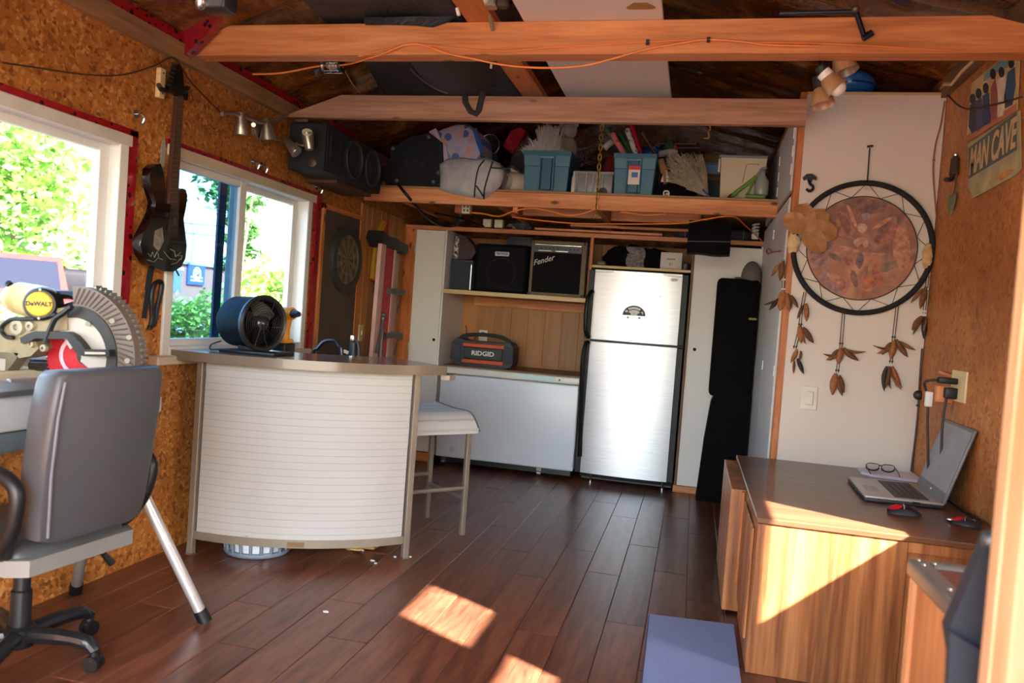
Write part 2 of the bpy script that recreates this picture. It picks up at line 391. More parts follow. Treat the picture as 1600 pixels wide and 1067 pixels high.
part('top_casing', P((196, 184, 160), .5), w2, lambda b: b.bb((XL, 3.16, 1.885), (XL+.016, 4.60, 1.935), .003))
part('top_casing', P((196, 192, 184), .5), w1, lambda b: b.bb((XL, 1.5, 1.865), (XL+.016, 2.92, 1.912), .003))
TAPES = [((XL, 2.906, .9), (XL+.012, 2.955, 1.935)), ((XL, 1.5, 1.912), (XL+.012, 2.955, 1.94)),
         ((XL, 3.15, 1.935), (XL+.012, 4.665, 1.956)), ((XL, 4.60, .85), (XL+.02, 4.66, 1.935))]
for k, (a, b_) in enumerate(TAPES): strip('trim_%d' % (k+5), a, b_, REDTAPE)
# frames of the unseen right-wall openings, added to shape the sun patches
for k, h in enumerate(OPEN):
    def fr(b):
        y0, y1, z0, z1 = h
        for a, q in (((XR-.005, y0-.05, z0-.05), (XR+.105, y0, z1+.05)), ((XR-.005, y1, z0-.05), (XR+.105, y1+.05, z1+.05)), ((XR-.005, y0, z0-.05), (XR+.105, y1, z0)), ((XR-.005, y0, z1), (XR+.105, y1, z1+.05))): b.bb(a, q)
    ST(part('window_%d' % (k+3), FIRZ, None, fr, smooth=False))
# front door opening posts
for nm, x in (('door_1', -2.15), ('door_2', .95)):
    ST(part(nm, FIRZ, None, lambda b: b.bb((x-.05, YF-.12, -.1), (x+.05, YF+.03, 2.4), .005)))
# post by the doorway, very near on the right
pst = T('wooden_post', 'bright pale wooden post standing close at the right edge', 'post', (.5, 1.24, 0))
part('timber', WOOD('light_post', (206, 140, 92), (232, 174, 124), (242, 196, 150), 2, 5, .5), pst, lambda b: b.bb((.46, 1.215, 0), (.60, 1.30, 2.75), .008, 2))
part('edge_board', WOOD('pale_board', (190, 140, 96), (222, 176, 130), (236, 200, 158), 2, 5, .5), pst, lambda b: b.bb((.455, 1.262, 0), (.4605, 1.300, 2.74), .002))
# joists
def joist(label, y, z0, z1, xa, xb, mat, th=.04, cutl=.33, cutr=0):
    t = T('ceiling_joist', label, 'beam', ((xa+xb)/2, y, z0))
    b = MB(); b.prism([(xa, z0), (xb, z0), (xb, z1-.05 if cutr else z1), (xb-cutr, z1), (xa+cutl, z1), (xa, z0+.015)], th, frame((0, y+th/2, 0), (1, 0, 0), (0, 0, 1)))
    b.obj('timber', mat, t, smooth=False); return t
J1 = joist('bright orange fir joist nearest the camera with the cord along it', 3.32, 2.375, 2.512, XL+.03, XR-.02, FIR, .09, .12, .18)
part('lower_board', FIR, J1, lambda b: b.bb((XL+.03, 3.268, 2.372), (1.0, 3.274, 2.374)), smooth=False)
J2 = joist('greyer weathered joist, second from the camera, above the storage shelf', 4.17, 2.315, 2.445, XL+.03, .455, FIRD, .04, .33)
# boards lying over the joists
def loftboard(name, label, cat, x0, x1, y0, y1, z, th, mat):
    t = T(name, label, cat, ((x0+x1)/2, (y0+y1)/2, z)); part('slab', mat, t, lambda b: b.bb((x0, y0, z), (x1, y1, z+th), .002)); return t
wp = loftboard('loft_board', 'long white board lying across the tops of the ceiling joists', 'board', -.81, -.225, 2.2, 4.9, 2.514, .02, P((206, 200, 194), .5, 0, .03, 3))
def stain(b):
    q = PZ(1001, 10, 2.512)
    b.prism([(q.x+.05*cos(t)*(1+.3*sin(3*t)), q.y+.045*sin(t)*(1+.3*cos(2*t))) for t in [i*.42 for i in range(15)]], .0012, Matrix.Translation((0, 0, 2.5125)))
part('stain', P((150, 112, 62), .7, 0, .3), wp, stain)
loftboard('loft_plank', 'fir plank lying flat along the joists left of the white board', 'board', -1.06, -.935, 2.3, 5.0, 2.514, .038, FIRY)
# ------------------------------------------------------------------ back wall: cabinets, fridge, freezer
YC = 6.18
HINGE = P((150, 146, 138), .4, .8, .1)
cab = T('built_in_cabinet', 'tall white narrow cabinet with orange wood frame beside the pink ladder', 'cabinet', (-2.2, 6.2, 0))
part('frame', FIRZ, cab, lambda b: b.bb((-2.405, YC-.005, 0), (-2.305, YC+.02, 1.93), .002))
part('top_rail', FIR, cab, lambda b: b.bb((-2.405, YC-.012, 1.922), (.455, YC+.012, 1.956), .002))
part('base_board', FIR, cab, lambda b: b.bb((-2.40, YC-.012, 0), (-2.03, YC+.01, .075), .002))
dr = part('door', WHITE, cab, lambda b: b.bb((-2.30, YC-.022, .085), (-2.052, YC-.006, 1.917), .002))
for z in (1.76, .95, .3): part('hinge', HINGE, dr, lambda b: (b.bb((-2.312, YC-.027, z-.03), (-2.298, YC-.02, z+.03)), b.cyl((-2.303, YC-.028, z-.03), (-2.303, YC-.028, z+.03), .005, n=8)))
part('finger_hole', P((8, 8, 8), .9), dr, lambda b: b.cyl((-2.087, YC-.0235, 1.017), (-2.087, YC-.0225, 1.017), .013, n=16))
part('side_panel', WHITE, cab, lambda b: b.bb((-2.058, YC-.004, .05), (-2.04, 6.78, 1.93)))
# niche: back panel boards, shelf
nb = T('niche_panelling', 'brown grooved panelling at the back of the open niche', 'panel', (-1.44, 6.8, .85))
for k in range(8): part('board', PANEL, nb, lambda b: b.bb((-2.04+k*.151, 6.775, .05), (-2.04+(k+1)*.151-.001, 6.79, 1.93), .0015))
sh = T('niche_shelf', 'long shelf with pale front edge carrying the black amplifiers', 'shelf', (-1.44, 6.4, 1.40))
part('shelf_board', PANEL, sh, lambda b: b.bb((-2.04, YC+.01, 1.412), (-.838, 6.77, 1.438)))
part('edge_strip', PALE, sh, lambda b: b.bb((-2.05, YC-.006, 1.408), (-.838, YC+.012, 1.442), .002))
part('cleat', FIR, sh, lambda b: b.bb((-1.93, 6.738, 1.33), (-.84, 6.772, 1.408), .002))
part('divider', FIRZ, sh, lambda b: b.bb((-.853, YC-.012, 1.37), (-.828, YC+.03, 1.93), .002))
# outlet in the niche
o = T('wall_outlet', 'white outlet with black plug on the brown panelling above the radio', 'outlet', (-1.76, 6.77, 1.1))
q = PY(755, 526, 6.772)
part('cover_plate', WHITEV, o, lambda b: b.box((q.x, 6.77, q.z), (.08, .008, .12), .003))
part('plug', BLACK, o, lambda b: (b.box((q.x, 6.755, q.z+.025), (.035, .03, .03), .005), b.tube(smoothpath([(q.x, 6.74, q.z+.025), (q.x-.05, 6.72, q.z), (q.x-.09, 6.70, q.z-.1), (q.x-.1, 6.6, q.z-.17)]), .005)))
# small speakers and amplifiers on the shelf
ZS = 1.441
def boxat(x0, y0, x1, y1, Y): a = PY(x0, y1, Y); c = PY(x1, y0, Y); return a.x, c.x, a.z, c.z
t = T('bookshelf_speaker', 'small slate grey bookshelf speaker at the left end of the shelf', 'speaker', (-1.93, 6.4, ZS))
part('cabinet', P((66, 72, 84), .5, 0, .12), t, lambda b: b.bb((-2.03, 6.28, ZS), (-1.835, 6.5, ZS+.255), .006, 2))
part('grille', P((58, 64, 76), .9, 0, .1, 40, .3, 500), t, lambda b: b.bb((-2.018, 6.268, ZS+.012), (-1.85, 6.281, ZS+.243), .004, 2))
part('trim_edge', CHROME, t, lambda b: b.bb((-1.848, 6.268, ZS+.01), (-1.836, 6.281, ZS+.22), .002))
t = T('decorated_case', 'dark red and black cased thing with sparkly silver front on the grey speaker', 'case', (-1.93, 6.4, ZS+.255))
zc = ZS+.256
SPARK = NT('sparkle'); SPARK.set(rough=.3); _v = SPARK.n('TexVoronoi'); _v.inputs['Scale'].default_value = 55; SPARK.l(SPARK.coord(), _v.inputs['Vector']); SPARK.l(SPARK.ramp(_v.outputs['Color'], [(.3, (30, 24, 26)), (.55, (150, 110, 112)), (.8, (210, 206, 206))]), SPARK.b, 0)
part('body', P((52, 12, 20), .35, 0, .3), t, lambda b: b.prism([(-1.99, zc), (-1.87, zc+.015), (-1.835, zc+.07), (-1.85, zc+.115), (-1.93, zc+.20), (-1.99, zc+.21)], .16, frame((0, 6.5, 0), (1, 0, 0), (0, 0, 1))))
part('sparkly_front', SPARK.m, t, lambda b: b.bb((-2.03, 6.33, zc+.005), (-1.985, 6.50, zc+.20), .006))
t = T('bass_amplifier', 'black square practice amplifier with small silver badge, left of the silver-panelled one', 'amplifier', (-1.58, 6.45, ZS))
def amp1(b): b.bb((-1.812, 6.27, ZS), (-1.37, 6.6, ZS+.40), .012, 2)
part('cabinet', BLACKF, t, amp1)
part('grille_cloth', P((30, 30, 33), .95, 0, .15, 50, .4, 600, 0, .1), t, lambda b: b.bb((-1.79, 6.262, ZS+.02), (-1.39, 6.272, ZS+.38), .004))
part('speaker_cone_ring', P((38, 38, 41), .9), t, lambda b: b.tube([(-1.585+.12*cos(i*pi/14), 6.262, ZS+.165+.12*sin(i*pi/14)) for i in range(28)], .004, 6, True))
bd = part('badge', P((176, 178, 180), .35, .6), t, lambda b: b.bb((-1.645, 6.255, ZS+.302), (-1.525, 6.263, ZS+.338), .003))
text('TRAYNOR', .026, WALLY((-1.585, 6.2548, ZS+.32)), P((20, 20, 22), .5), bd, sx=.82, bold=.0012)
t = T('black_flat_box', 'small flat black case lying on top of the square black amplifier', 'case', (-1.5, 6.42, ZS+.40))
part('case', P((40, 42, 46), .6), t, lambda b: b.box((-1.47, 6.46, ZS+.437), (.225, .2, .072), .008, 2))
part('lid', P((34, 36, 40), .6), t, lambda b: b.box((-1.47, 6.46, ZS+.472), (.228, .204, .012), .004, 2))
t = T('guitar_amplifier', 'combo amplifier with tan edges, silver control panel and white script logo', 'amplifier', (-1.1, 6.4, ZS))
TAN = P((120, 106, 82), .7, 0, .15, 20)
part('cabinet', TAN, t, lambda b: b.bb((-1.345, 6.25, ZS), (-.885, 6.52, ZS+.45), .014, 2))
part('grille_cloth', P((27, 27, 28), .95, 0, .15, 50, .4, 600, 0, .1), t, lambda b: b.bb((-1.318, 6.242, ZS+.028), (-.925, 6.252, ZS+.352), .004))
pl = part('control_panel', P((52, 56, 60), .35, .4), t, lambda b: b.bb((-1.318, 6.24, ZS+.355), (-.925, 6.252, ZS+.42), .003))
part('knob', P((14, 14, 14), .4), pl, lambda b: [b.cyl((-1.29+k*.033, 6.241, ZS+.385), (-1.29+k*.033, 6.226, ZS+.385), .009, .007, 10) for k in range(11)])
part('chrome_strip', CHROME, pl, lambda b: (b.bb((-1.31, 6.237, ZS+.409), (-.93, 6.241, ZS+.415)), b.bb((-1.28, 6.237, ZS+.362), (-1.17, 6.241, ZS+.367)), b.bb((-1.14, 6.237, ZS+.362), (-1.04, 6.241, ZS+.367))))
for cx, cz in ((-1.337, ZS+.012), (-.897, ZS+.012), (-1.337, ZS+.438), (-.897, ZS+.438)): part('corner_cap', BLACK, t, lambda b: b.box((cx, 6.25, cz), (.03, .02, .03), .006, 2))
text('Fender', .062, frame((-1.235, 6.2405, ZS+.285), (1, 0, .33), (0, 0, 1)), P((225, 225, 222), .4), t, 'script_logo', sx=1, shear=.45)
t = T('rolled_cable', 'dark cable coil hanging between the tan-edged amplifier and the divider', 'cable', (-.86, 6.3, ZS))
part('coil', P((60, 34, 38), .6), t, lambda b: b.tube(smoothpath([(-.868, 6.26, ZS), (-.862, 6.26, ZS+.12), (-.87, 6.26, ZS+.22), (-.86, 6.26, ZS+.33), (-.872, 6.26, ZS+.40)]), .010, 8))
# chest freezer with board on top
t = T('chest_freezer', 'white chest freezer under the niche with its lid edge showing', 'freezer', (-1.4, 6.4, 0))
part('body', P((214, 220, 228), .3, 0, .015, 2), t, lambda b: b.bb((-1.985, 6.09, .075), (-.845, 6.72, .752), .012, 3))
ld = part('lid', P((222, 220, 208), .35, 0, .02, 2), t, lambda b: b.bb((-1.985, 6.075, .758), (-.84, 6.72, .814), .012, 3))
part('sticker', P((196, 226, 226), .4), ld, lambda b: b.bb((-1.32, 6.0735, .774), (-1.04, 6.0755, .802)))
part('lock', P((70, 70, 76), .3, .7), ld, lambda b: b.cyl((-1.0, 6.08, .786), (-1.0, 6.07, .786), .008, n=12))
part('kick_plate', BLACK, t, lambda b: b.bb((-1.95, 6.13, .03), (-.87, 6.6, .08)))
for x in (-1.92, -1.12): part('caster', CHROME, t, lambda b: (b.cyl((x-.015, 6.13, .026), (x+.015, 6.13, .026), .026, n=14), b.bb((x-.02, 6.11, .045), (x+.02, 6.15, .085))))
part('drain_cap', P((190, 194, 200), .4), t, lambda b: b.cyl((-1.845, 6.092, .145), (-1.845, 6.084, .145), .022, n=16))
t = T('counter_board', 'dark brown wooden board lying on the chest freezer lid', 'board', (-1.42, 6.45, .814))
part('slab', WOOD('brown_counter', (84, 54, 30), (116, 80, 48), (140, 100, 62), 0, 5, .45, 0, 0), t, lambda b: b.bb((-1.985, 6.13, .8145), (-.85, 6.7, .824), .002))
# jobsite radio
t = T('jobsite_radio', 'black and orange rugged radio standing on the freezer counter', 'radio', (-1.67, 6.3, .824))
zr = .8245
def rad(b):
    b.prism([(-1.955, zr+.05), (-1.93, zr+.012), (-1.86, zr), (-1.50, zr), (-1.44, zr+.012), (-1.42, zr+.05), (-1.42, zr+.17), (-1.455, zr+.215), (-1.56, zr+.205), (-1.82, zr+.205), (-1.91, zr+.225), (-1.95, zr+.185)], .2, frame((0, 6.42, 0), (1, 0, 0), (0, 0, 1)))
part('body', P((50, 52, 58), .55, 0, .15), t, rad)
part('face_panel', P((24, 24, 28), .4), t, lambda b: b.bb((-1.84, 6.208, zr+.06), (-1.51, 6.222, zr+.155), .004))
OR = P((206, 78, 26), .45)
part('orange_band', OR, t, lambda b: b.bb((-1.85, 6.206, zr+.158), (-1.50, 6.224, zr+.188), .004))
part('orange_band', OR, t, lambda b: b.bb((-1.85, 6.206, zr+.025), (-1.50, 6.224, zr+.054), .004))
part('carry_handle', P((44, 46, 50), .55), t, lambda b: b.tube(smoothpath([(-1.925, 6.31, zr+.20), (-1.86, 6.31, zr+.245), (-1.70, 6.31, zr+.262), (-1.53, 6.31, zr+.245), (-1.445, 6.31, zr+.19)]), .016, 8))
part('antenna', BLACK, t, lambda b: b.cyl((-1.845, 6.33, zr+.2), (-1.875, 6.34, zr+.33), .004, n=6))
text('RIDGID', .052, WALLY((-1.675, 6.2072, zr+.108)), P((228, 228, 226), .4), t, sx=1.12, bold=.0012)
for x in (-1.905, -1.46): part('speaker_pad', P((62, 64, 76), .8), t, lambda b: b.box((x, 6.214, zr+.11), (.075, .02, .13), .012, 2))
# refrigerator
ss = NT('brushed_stainless'); ss.set(rough=.34, metal=.9); c = ss.coord((1.2, 1, 60)); nz = ss.noise(c, 6, 3)
ss.l(ss.ramp(nz, [(.3, (178, 180, 184)), (.7, (198, 200, 204))]), ss.b, 0); 
mr = ss.n('MapRange'); mr.inputs[3].default_value = .30; mr.inputs[4].default_value = .38; ss.l(nz, mr); ss.l(mr, ss.b.inputs['Roughness'])
t = T('refrigerator', 'stainless steel top-freezer refrigerator with black sides', 'refrigerator', (-.44, 6.5, 0))
part('cabinet', P((26, 26, 29), .4), t, lambda b: b.bb((-.80, 6.17, .035), (-.072, 6.78, 1.672), .008, 2))
def fdoor(b, z0, z1):
    n = 24; prof = []
    for i in range(n+1):
        u = i/n; x = -.792+.672*u; prof.append((x, 6.115-.022*(1-(2*u-1)**2)))
    b.prism(prof+[(-.12, 6.165), (-.792, 6.165)], z1-z0, Matrix.Translation((0, 0, z0)))
for nm, z0, z1 in (('freezer_door', 1.128, 1.668), ('fridge_door', .075, 1.108)):
    d = part(nm, ss.m, t, lambda b: fdoor(b, z0, z1), ang=25)
    for xa, xb in ((-.121, -.074), (-.836, -.79)): part('edge_trim', BLACKG, d, lambda b: b.bb((xa, 6.105, z0), (xb, 6.17, z1), .004))
    lo, hi = (1.14, 1.50) if nm == 'freezer_door' else (.78, 1.10)
    part('handle', BLACKG, d, lambda b: b.tube(smoothpath([(-.80, 6.10, lo), (-.822, 6.065, lo+.05), (-.828, 6.05, (lo+hi)/2), (-.822, 6.065, hi-.05), (-.80, 6.10, hi)] if nm == 'freezer_door' else [(-.80, 6.11, hi-.9), (-.812, 6.09, hi-.6), (-.826, 6.055, hi-.2), (-.82, 6.07, hi-.04), (-.80, 6.10, hi)]), .018, 10))
    if nm == 'freezer_door':
        part('top_strip', P((150, 150, 150), .3, .6), d, lambda b: b.bb((-.79, 6.10, 1.650), (-.12, 6.166, 1.672), .003))
        q = PY(1027, 463, 6.097); part('maker_badge', P((26, 26, 30), .3), d, lambda b: b.prism([(q.x+.027*cos(a*.35), q.z+.007*sin(a*.35)) for a in range(18)], .006, frame((0, 6.105, 0), (1, 0, 0), (0, 0, 1))))
        q2 = PY(1053, 462.5, 6.106); part('maker_badge', P((30, 30, 34), .3), d, lambda b: b.prism([(q2.x+.024*cos(a*.35), q2.z+.006*sin(a*.35)) for a in range(18)], .007, frame((0, 6.112, 0), (1, 0, 0), (0, 0, 1)))) if 0 else None
part('base_grille', BLACK, t, lambda b: b.bb((-.79, 6.19, .018), (-.08, 6.3, .07), .003))
for x in (-.71, -.15): part('levelling_foot', CHROME, t, lambda b: (b.cyl((x, 6.17, 0), (x, 6.17, .012), .02, n=12), b.cyl((x, 6.17, .01), (x, 6.17, .07), .01, n=8)))
# arched badge magnet and white oval sticker on the freezer door
FY = 6.094
def arcpoly(cx, cz, ro, ri, a0, a1, n=12): return [(cx+ro*cos(R(a0+(a1-a0)*i/n)), cz+ro*sin(R(a0+(a1-a0)*i/n))*.8) for i in range(n+1)] + [(cx+ri*cos(R(a1-(a1-a0)*i/n)), cz+ri*sin(R(a1-(a1-a0)*i/n))*.8) for i in range(n+1)]
q = PY(991, 487, FY)
t = T('arched_magnet', 'black and white arched badge magnet on the upper fridge door', 'magnet', (q.x, FY, q.z-.03))
FM = frame((q.x, FY-.001, q.z-.03), (1, 0, 0), (0, 0, 1))
part('plate', P((44, 44, 46), .5), t, lambda b: b.prism([(.088*cos(R(a)), .078*sin(R(a))) for a in range(0, 181, 12)], .004, FM))
WH = P((236, 236, 232), .5)
part('white_band', WH, t, lambda b: (b.prism([(p[0], p[1]) for p in arcpoly(0, 0, .082, .062, 52, 128)], .0055, FM), b.prism([(p[0], p[1]) for p in arcpoly(0, 0, .055, .024, 35, 145)], .0055, FM), b.bb((-.024, .004, 0), (.024, .017, .0055), M=FM), b.prism([(-.066, .022), (-.05, .022), (-.046, .034), (-.058, .04), (-.07, .034)], .0055, FM), b.prism([(.05, .03), (.062, .036), (.07, .024), (.066, .01), (.06, .02)], .0055, FM)))
for i, (x, y) in enumerate(((981, 496), (999, 497))):
    q = PY(x, y, FY); part('stain', P((120, 118, 112), .7), t, lambda b: b.prism([(q.x+.01*cos(a), q.z+.01*sin(a)*.9) for a in range(7)], .002, frame((0, FY, 0), (1, 0, 0), (0, 0, 1))))
q = PY(1053.5, 437, 6.103); t = T('oval_sticker', 'small white oval sticker at the top right corner of the fridge', 'sticker', (q.x, 6.103, q.z))
part('oval', WH, t, lambda b: b.prism([(q.x+.03*cos(a*.3), q.z+.014*sin(a*.3)) for a in range(21)], .006, frame((0, 6.108, 0), (1, 0, 0), (0, 0, 1))))
part('ring', P((150, 150, 154), .5), t, lambda b: b.tube([(q.x+.014*cos(a*.4), 6.1015, q.z+.006*sin(a*.4)) for a in range(16)], .0012, 4, True))
# cubby above fridge
t = T('fridge_cubby', 'open shelf with pale edge directly above the refrigerator', 'shelf', (-.45, 6.4, 1.69))
part('shelf_board', PANEL, t, lambda b: b.bb((-.83, YC+.01, 1.692), (-.065, 6.77, 1.708)))
part('edge_strip', PALE, t, lambda b: b.bb((-.83, YC-.006, 1.690), (-.065, YC+.012, 1.710), .002))
part('back_panel', PANEL, t, lambda b: b.bb((-.83, 6.77, 1.45), (-.065, 6.785, 1.93)))
STILE = (lambda t: part('left_stile', WOOD('brown_stile', (70, 44, 26), (104, 68, 40), (124, 84, 52), 2, 5, .5), t, lambda b: b.bb((-.064, YC-.01, .02), (-.046, 6.75, 1.92), .002)))
def heap(b, c, r, amp=.35, fr=2.0, seed=0, sub=4):
    b.sph(c, r, sub, amp, fr, seed)
t = T('black_clothes', 'heap of black clothing on the shelf above the fridge', 'clothing', (-.55, 6.4, 1.709))
def blk(b):
    for c, r, sd in (((-.62, 6.40, 1.79), (.14, .15, .10), 1), ((-.38, 6.43, 1.79), (.17, .14, .10), 5), ((-.52, 6.46, 1.81), (.17, .14, .09), 9)): heap(b, c, r, .25, 2.4, sd, 3)
part('folds', BLACKF, t, blk)
LACE = NT('grey_knit'); LACE.set(rough=.9); _n = LACE.noise(LACE.coord(), 60, 4, .7); LACE.l(LACE.ramp(_n, [(.35, (70, 68, 70)), (.6, (150, 146, 146))]), LACE.b, 0)
t = T('grey_scarf', 'grey patterned cloth hanging out of the black clothes above the fridge', 'cloth', (-.5, 6.27, 1.709))
def scarf(b):
    def fn(u, v):
        x = -.585+.14*u + .03*v + .012*sin(v*6); z = 1.875-.165*v
        return (x, 6.285-.03*sin(pi*v)-.02*sin(pi*u)-.012*noise.noise(V((u*4, v*4, 2))), z)
    b.grid(fn, 12, 14); b.grid(lambda u, v: V(fn(u, v))+V((0, .025, 0)), 12, 14, flip=True)
part('folds', LACE.m, t, scarf)
q = PY(1049, 407, 6.26)
t = T('white_carton', 'white square carton with faint grey print above the fridge', 'box', (q.x, 6.3, 1.71))
part('carton', P((216, 210, 200), .6, 0, .03), t, lambda b: b.bb((q.x-.083, 6.25, 1.711), (q.x+.083, 6.40, 1.711+.135), .006, 2))
part('print', P((120, 116, 112), .7), t, lambda b: (b.bb((q.x-.033, 6.2485, q.z+.005), (q.x+.03, 6.2495, q.z+.014)), b.bb((q.x-.008, 6.2485, q.z-.045), (q.x-.003, 6.2495, q.z-.015)), b.prism([(q.x-.02, q.z-.018), (q.x-.012, q.z-.04), (q.x-.009, q.z-.04), (q.x-.016, q.z-.018)], .001, frame((0, 6.2495, 0), (1, 0, 0), (0, 0, 1))), b.prism([(q.x+.014, q.z-.018), (q.x+.004, q.z-.04), (q.x+.001, q.z-.04), (q.x+.01, q.z-.018)], .001, frame((0, 6.2495, 0), (1, 0, 0), (0, 0, 1)))))
t = T('dark_tin', 'small dark round tin at the right end of the shelf above the fridge', 'tin', (-.105, 6.28, 1.71))
part('tin', P((34, 34, 38), .4), t, lambda b: b.lathe([(.034, 1.711), (.036, 1.715), (.036, 1.752)], 20, Matrix.Translation((-.108, 6.27, 0))))
part('lid', P((26, 26, 30), .35), t, lambda b: b.lathe([(.038, 1.75), (.038, 1.764), (.034, 1.767)], 20, Matrix.Translation((-.108, 6.27, 0))))
t = T('grey_sock', 'little grey rolled sock at the left end of the shelf above the fridge', 'sock', (-.77, 6.27, 1.71))
part('roll', P((120, 118, 112), .9), t, lambda b: b.sph((-.765, 6.27, 1.732), (.038, .03, .022), 3, .2, 3, 4))
# right-hand tall cabinet with single white door
t = T('tall_cabinet', 'white cabinet right of the fridge, partly hidden by black cushions', 'cabinet', (.2, 6.4, 0))
STILE(t)
d = part('door', WHITE, t, lambda b: b.bb((-.044, YC-.02, .055), (.452, YC-.002, 1.90), .002))
part('finger_hole', P((8, 8, 8), .9), d, lambda b: b.cyl((-.02+.03, YC-.0215, 1.108), (-.02+.03, YC-.0205, 1.108), .013, n=16))
for z in (.45, 1.62): part('hinge', HINGE, d, lambda b: b.bb((.44, YC-.025, z-.03), (.452, YC-.018, z+.03)))
part('base_board', FIR, t, lambda b: b.bb((-.07, YC-.024, .0), (.45, YC+.0, .052), .002))
part('side_panel', WHITE, t, lambda b: b.bb((.44, YC+.0, .05), (.455, 6.75, 1.92)))
# folded black cushions standing on end
t = T('folding_mattress', 'tall black two-section cushion standing on end before the right cabinet', 'cushion', (.28, 6.0, 0))
part('lower_cushion', BLACKF, t, lambda b: (b.prism([(.105, 0), (.43, 0), (.435, .80), (.18, .80), (.158, .74), (.13, .45)], .17, frame((0, 6.11, 0), (1, 0, 0), (0, 0, 1)))), ang=60)
part('upper_cushion', BLACKF, t, lambda b: b.bb((.135, 5.955, .78), (.437, 6.12, 1.655), .035, 4), ang=60)
part('yellow_tag', P((150, 130, 40), .6), t, lambda b: b.bb((.375, 5.951, 1.36), (.43, 5.955, 1.375)))
q = PY(1175, 425, 6.02)
t = T('baseball_cap', 'grey baseball cap resting on top of the black cushion', 'cap', (q.x, 6.03, 1.655))
GC = P((104, 102, 98), .85)
part('crown', GC, t, lambda b: b.sph((.375, 6.05, 1.67), (.075, .085, .125), 3))
part('brim', GC, t, lambda b: b.prism([(.375+.1*cos(R(a)), .058*sin(R(a))) for a in range(100, 281, 15)], .008, frame((-.02, 6.02, 1.66), (1, 0, 0), (0, 1, 0))))
# tall white cupboard on the right
t = T('white_cupboard', 'floor-to-rafter white cupboard with wood edges at the right wall', 'cupboard', (.8, 5.3, 0))
CY0, CY1, CXL = 4.51, 6.165, .463
part('front_panel', P((222, 214, 202), .5, 0, .02, 2), t, lambda b: b.bb((CXL+.028, CY0, 0), (XR-.003, CY0+.018, 2.575)))
part('corner_edge', FIRZ, t, lambda b: b.bb((CXL-.004, CY0-.003, 0), (CXL+.029, CY0+.07, 2.585), .002))
part('top_edge', PALE, t, lambda b: b.bb((CXL+.03, CY0-.003, 2.572), (XR-.003, CY0+.02, 2.588), .002))
part('top_board', FIRY, t, lambda b: b.bb((CXL, CY0+.02, 2.57), (XR-.003, CY1, 2.586)))
part('side_frame', FIRZ, t, lambda b: (b.bb((CXL+.006, CY0+.07, 0), (CXL+.02, CY1, .09)), b.bb((CXL+.006, CY0+.07, 2.035), (CXL+.02, CY1, 2.06)), b.bb((CXL+.006, CY0+.07, 2.5), (CXL+.02, CY1, 2.57)), b.bb((CXL+.006, CY1-.06, 0), (CXL+.02, CY1, 2.57))))
ym = 5.36
for z0, z1 in ((.095, 2.03), (2.065, 2.505)):
    for y0, y1 in ((CY0+.075, ym-.003), (ym+.003, CY1-.01)):
        d = part('door', P((206, 206, 204), .45, 0, .02, 3), t, lambda b: b.bb((CXL-.014, y0, z0), (CXL+.004, y1, z1), .002))
        for z in (z0+.12, z1-.12, (z0+z1)/2): part('hinge', WHITEV, d, lambda b: b.bb((CXL-.02, ym-.022 if y0 > 5 else y0+.002, z-.03), (CXL-.012, ym-.004 if y0 > 5 else y0+.018, z+.03), .002))
part('red_clip', P((196, 30, 40), .4), t, lambda b: b.tube(smoothpath([PX(1206, 392, CXL-.02), PX(1199, 389, CXL-.022), PX(1199, 396, CXL-.022), PX(1206, 394, CXL-.022), PX(1220, 392, CXL-.02)]), .004, 6))
# ------------------------------------------------------------------ left wall things
# hooks
HK = ['small silver screw hook on the wall beside the guitar', 'silver screw hook above the second window, the left one of the close pair', 'silver screw hook above the second window, the right one of the close pair', 'silver screw hook under the big wall speaker']
for lab, (x, y) in zip(HK, ((212, 178), (394, 252), (407, 258), (494, 292))):
    q = PX(x, y, XL); t = T('screw_hook', lab, 'hook', q, group='screw hooks on the left wall')
    part('hook', CHROME, t, lambda b: (b.cyl(q, q+V((.006, 0, 0)), .018, n=12), b.tube(smoothpath([q, q+V((.03, 0, 0)), q+V((.045, 0, -.018)), q+V((.035, 0, -.04)), q+V((.02, 0, -.03))]), .0055, 7)))
# guitar
def pp(x, y, zx, zy): return (210+x/2.96, 80+y/2.96)
GX = XL+.075
gt = T('electric_guitar', 'black electric guitar with grey artwork hanging by its headstock between the windows', 'guitar', PX(262, 300, GX))
def outl(px, X): return [(PX(210+a/2.96, 80+c/2.96, X).y, PX(210+a/2.96, 80+c/2.96, X).z) for a, c in px]
BODY = [(122, 520), (135, 560), (146, 640), (158, 690), (202, 690), (205, 645), (222, 634), (238, 640), (246, 668), (240, 720), (228, 775), (236, 840), (243, 900), (236, 960), (215, 1000), (180, 1020), (140, 1018), (100, 1003), (66, 985), (40, 945), (27, 895), (38, 850), (66, 800), (92, 745), (100, 700), (84, 645), (70, 590), (78, 545), (98, 524)]
bo = part('body', P((8, 9, 10), .14, 0, .2, 6, 0, 60, .6), gt, lambda b: b.prism(outl(BODY, GX), .042, frame((GX-.042, 0, 0), (0, 1, 0), (0, 0, 1))), ang=50)
ART = P((122, 118, 106), .4, 0, .5, 40)
part('artwork', ART, bo, lambda b: (b.prism(outl([(95, 830), (130, 815), (136, 880), (112, 925), (88, 900)], GX+.001), .0012, frame((GX, 0, 0), (0, 1, 0), (0, 0, 1))),
     [b.tube([PX(210+a/2.96, 80+c/2.96, GX+.001) for a, c in L], .0022, 4) for L in ([(62, 935), (75, 950), (84, 930), (92, 955), (105, 925), (112, 950)], [(60, 965), (90, 975), (110, 955), (130, 965)], [(135, 925), (150, 945), (165, 960), (195, 965)], [(165, 915), (185, 925), (190, 950), (215, 930)], [(170, 985), (195, 980), (212, 960)], [(200, 945), (220, 945), (215, 965)])]))
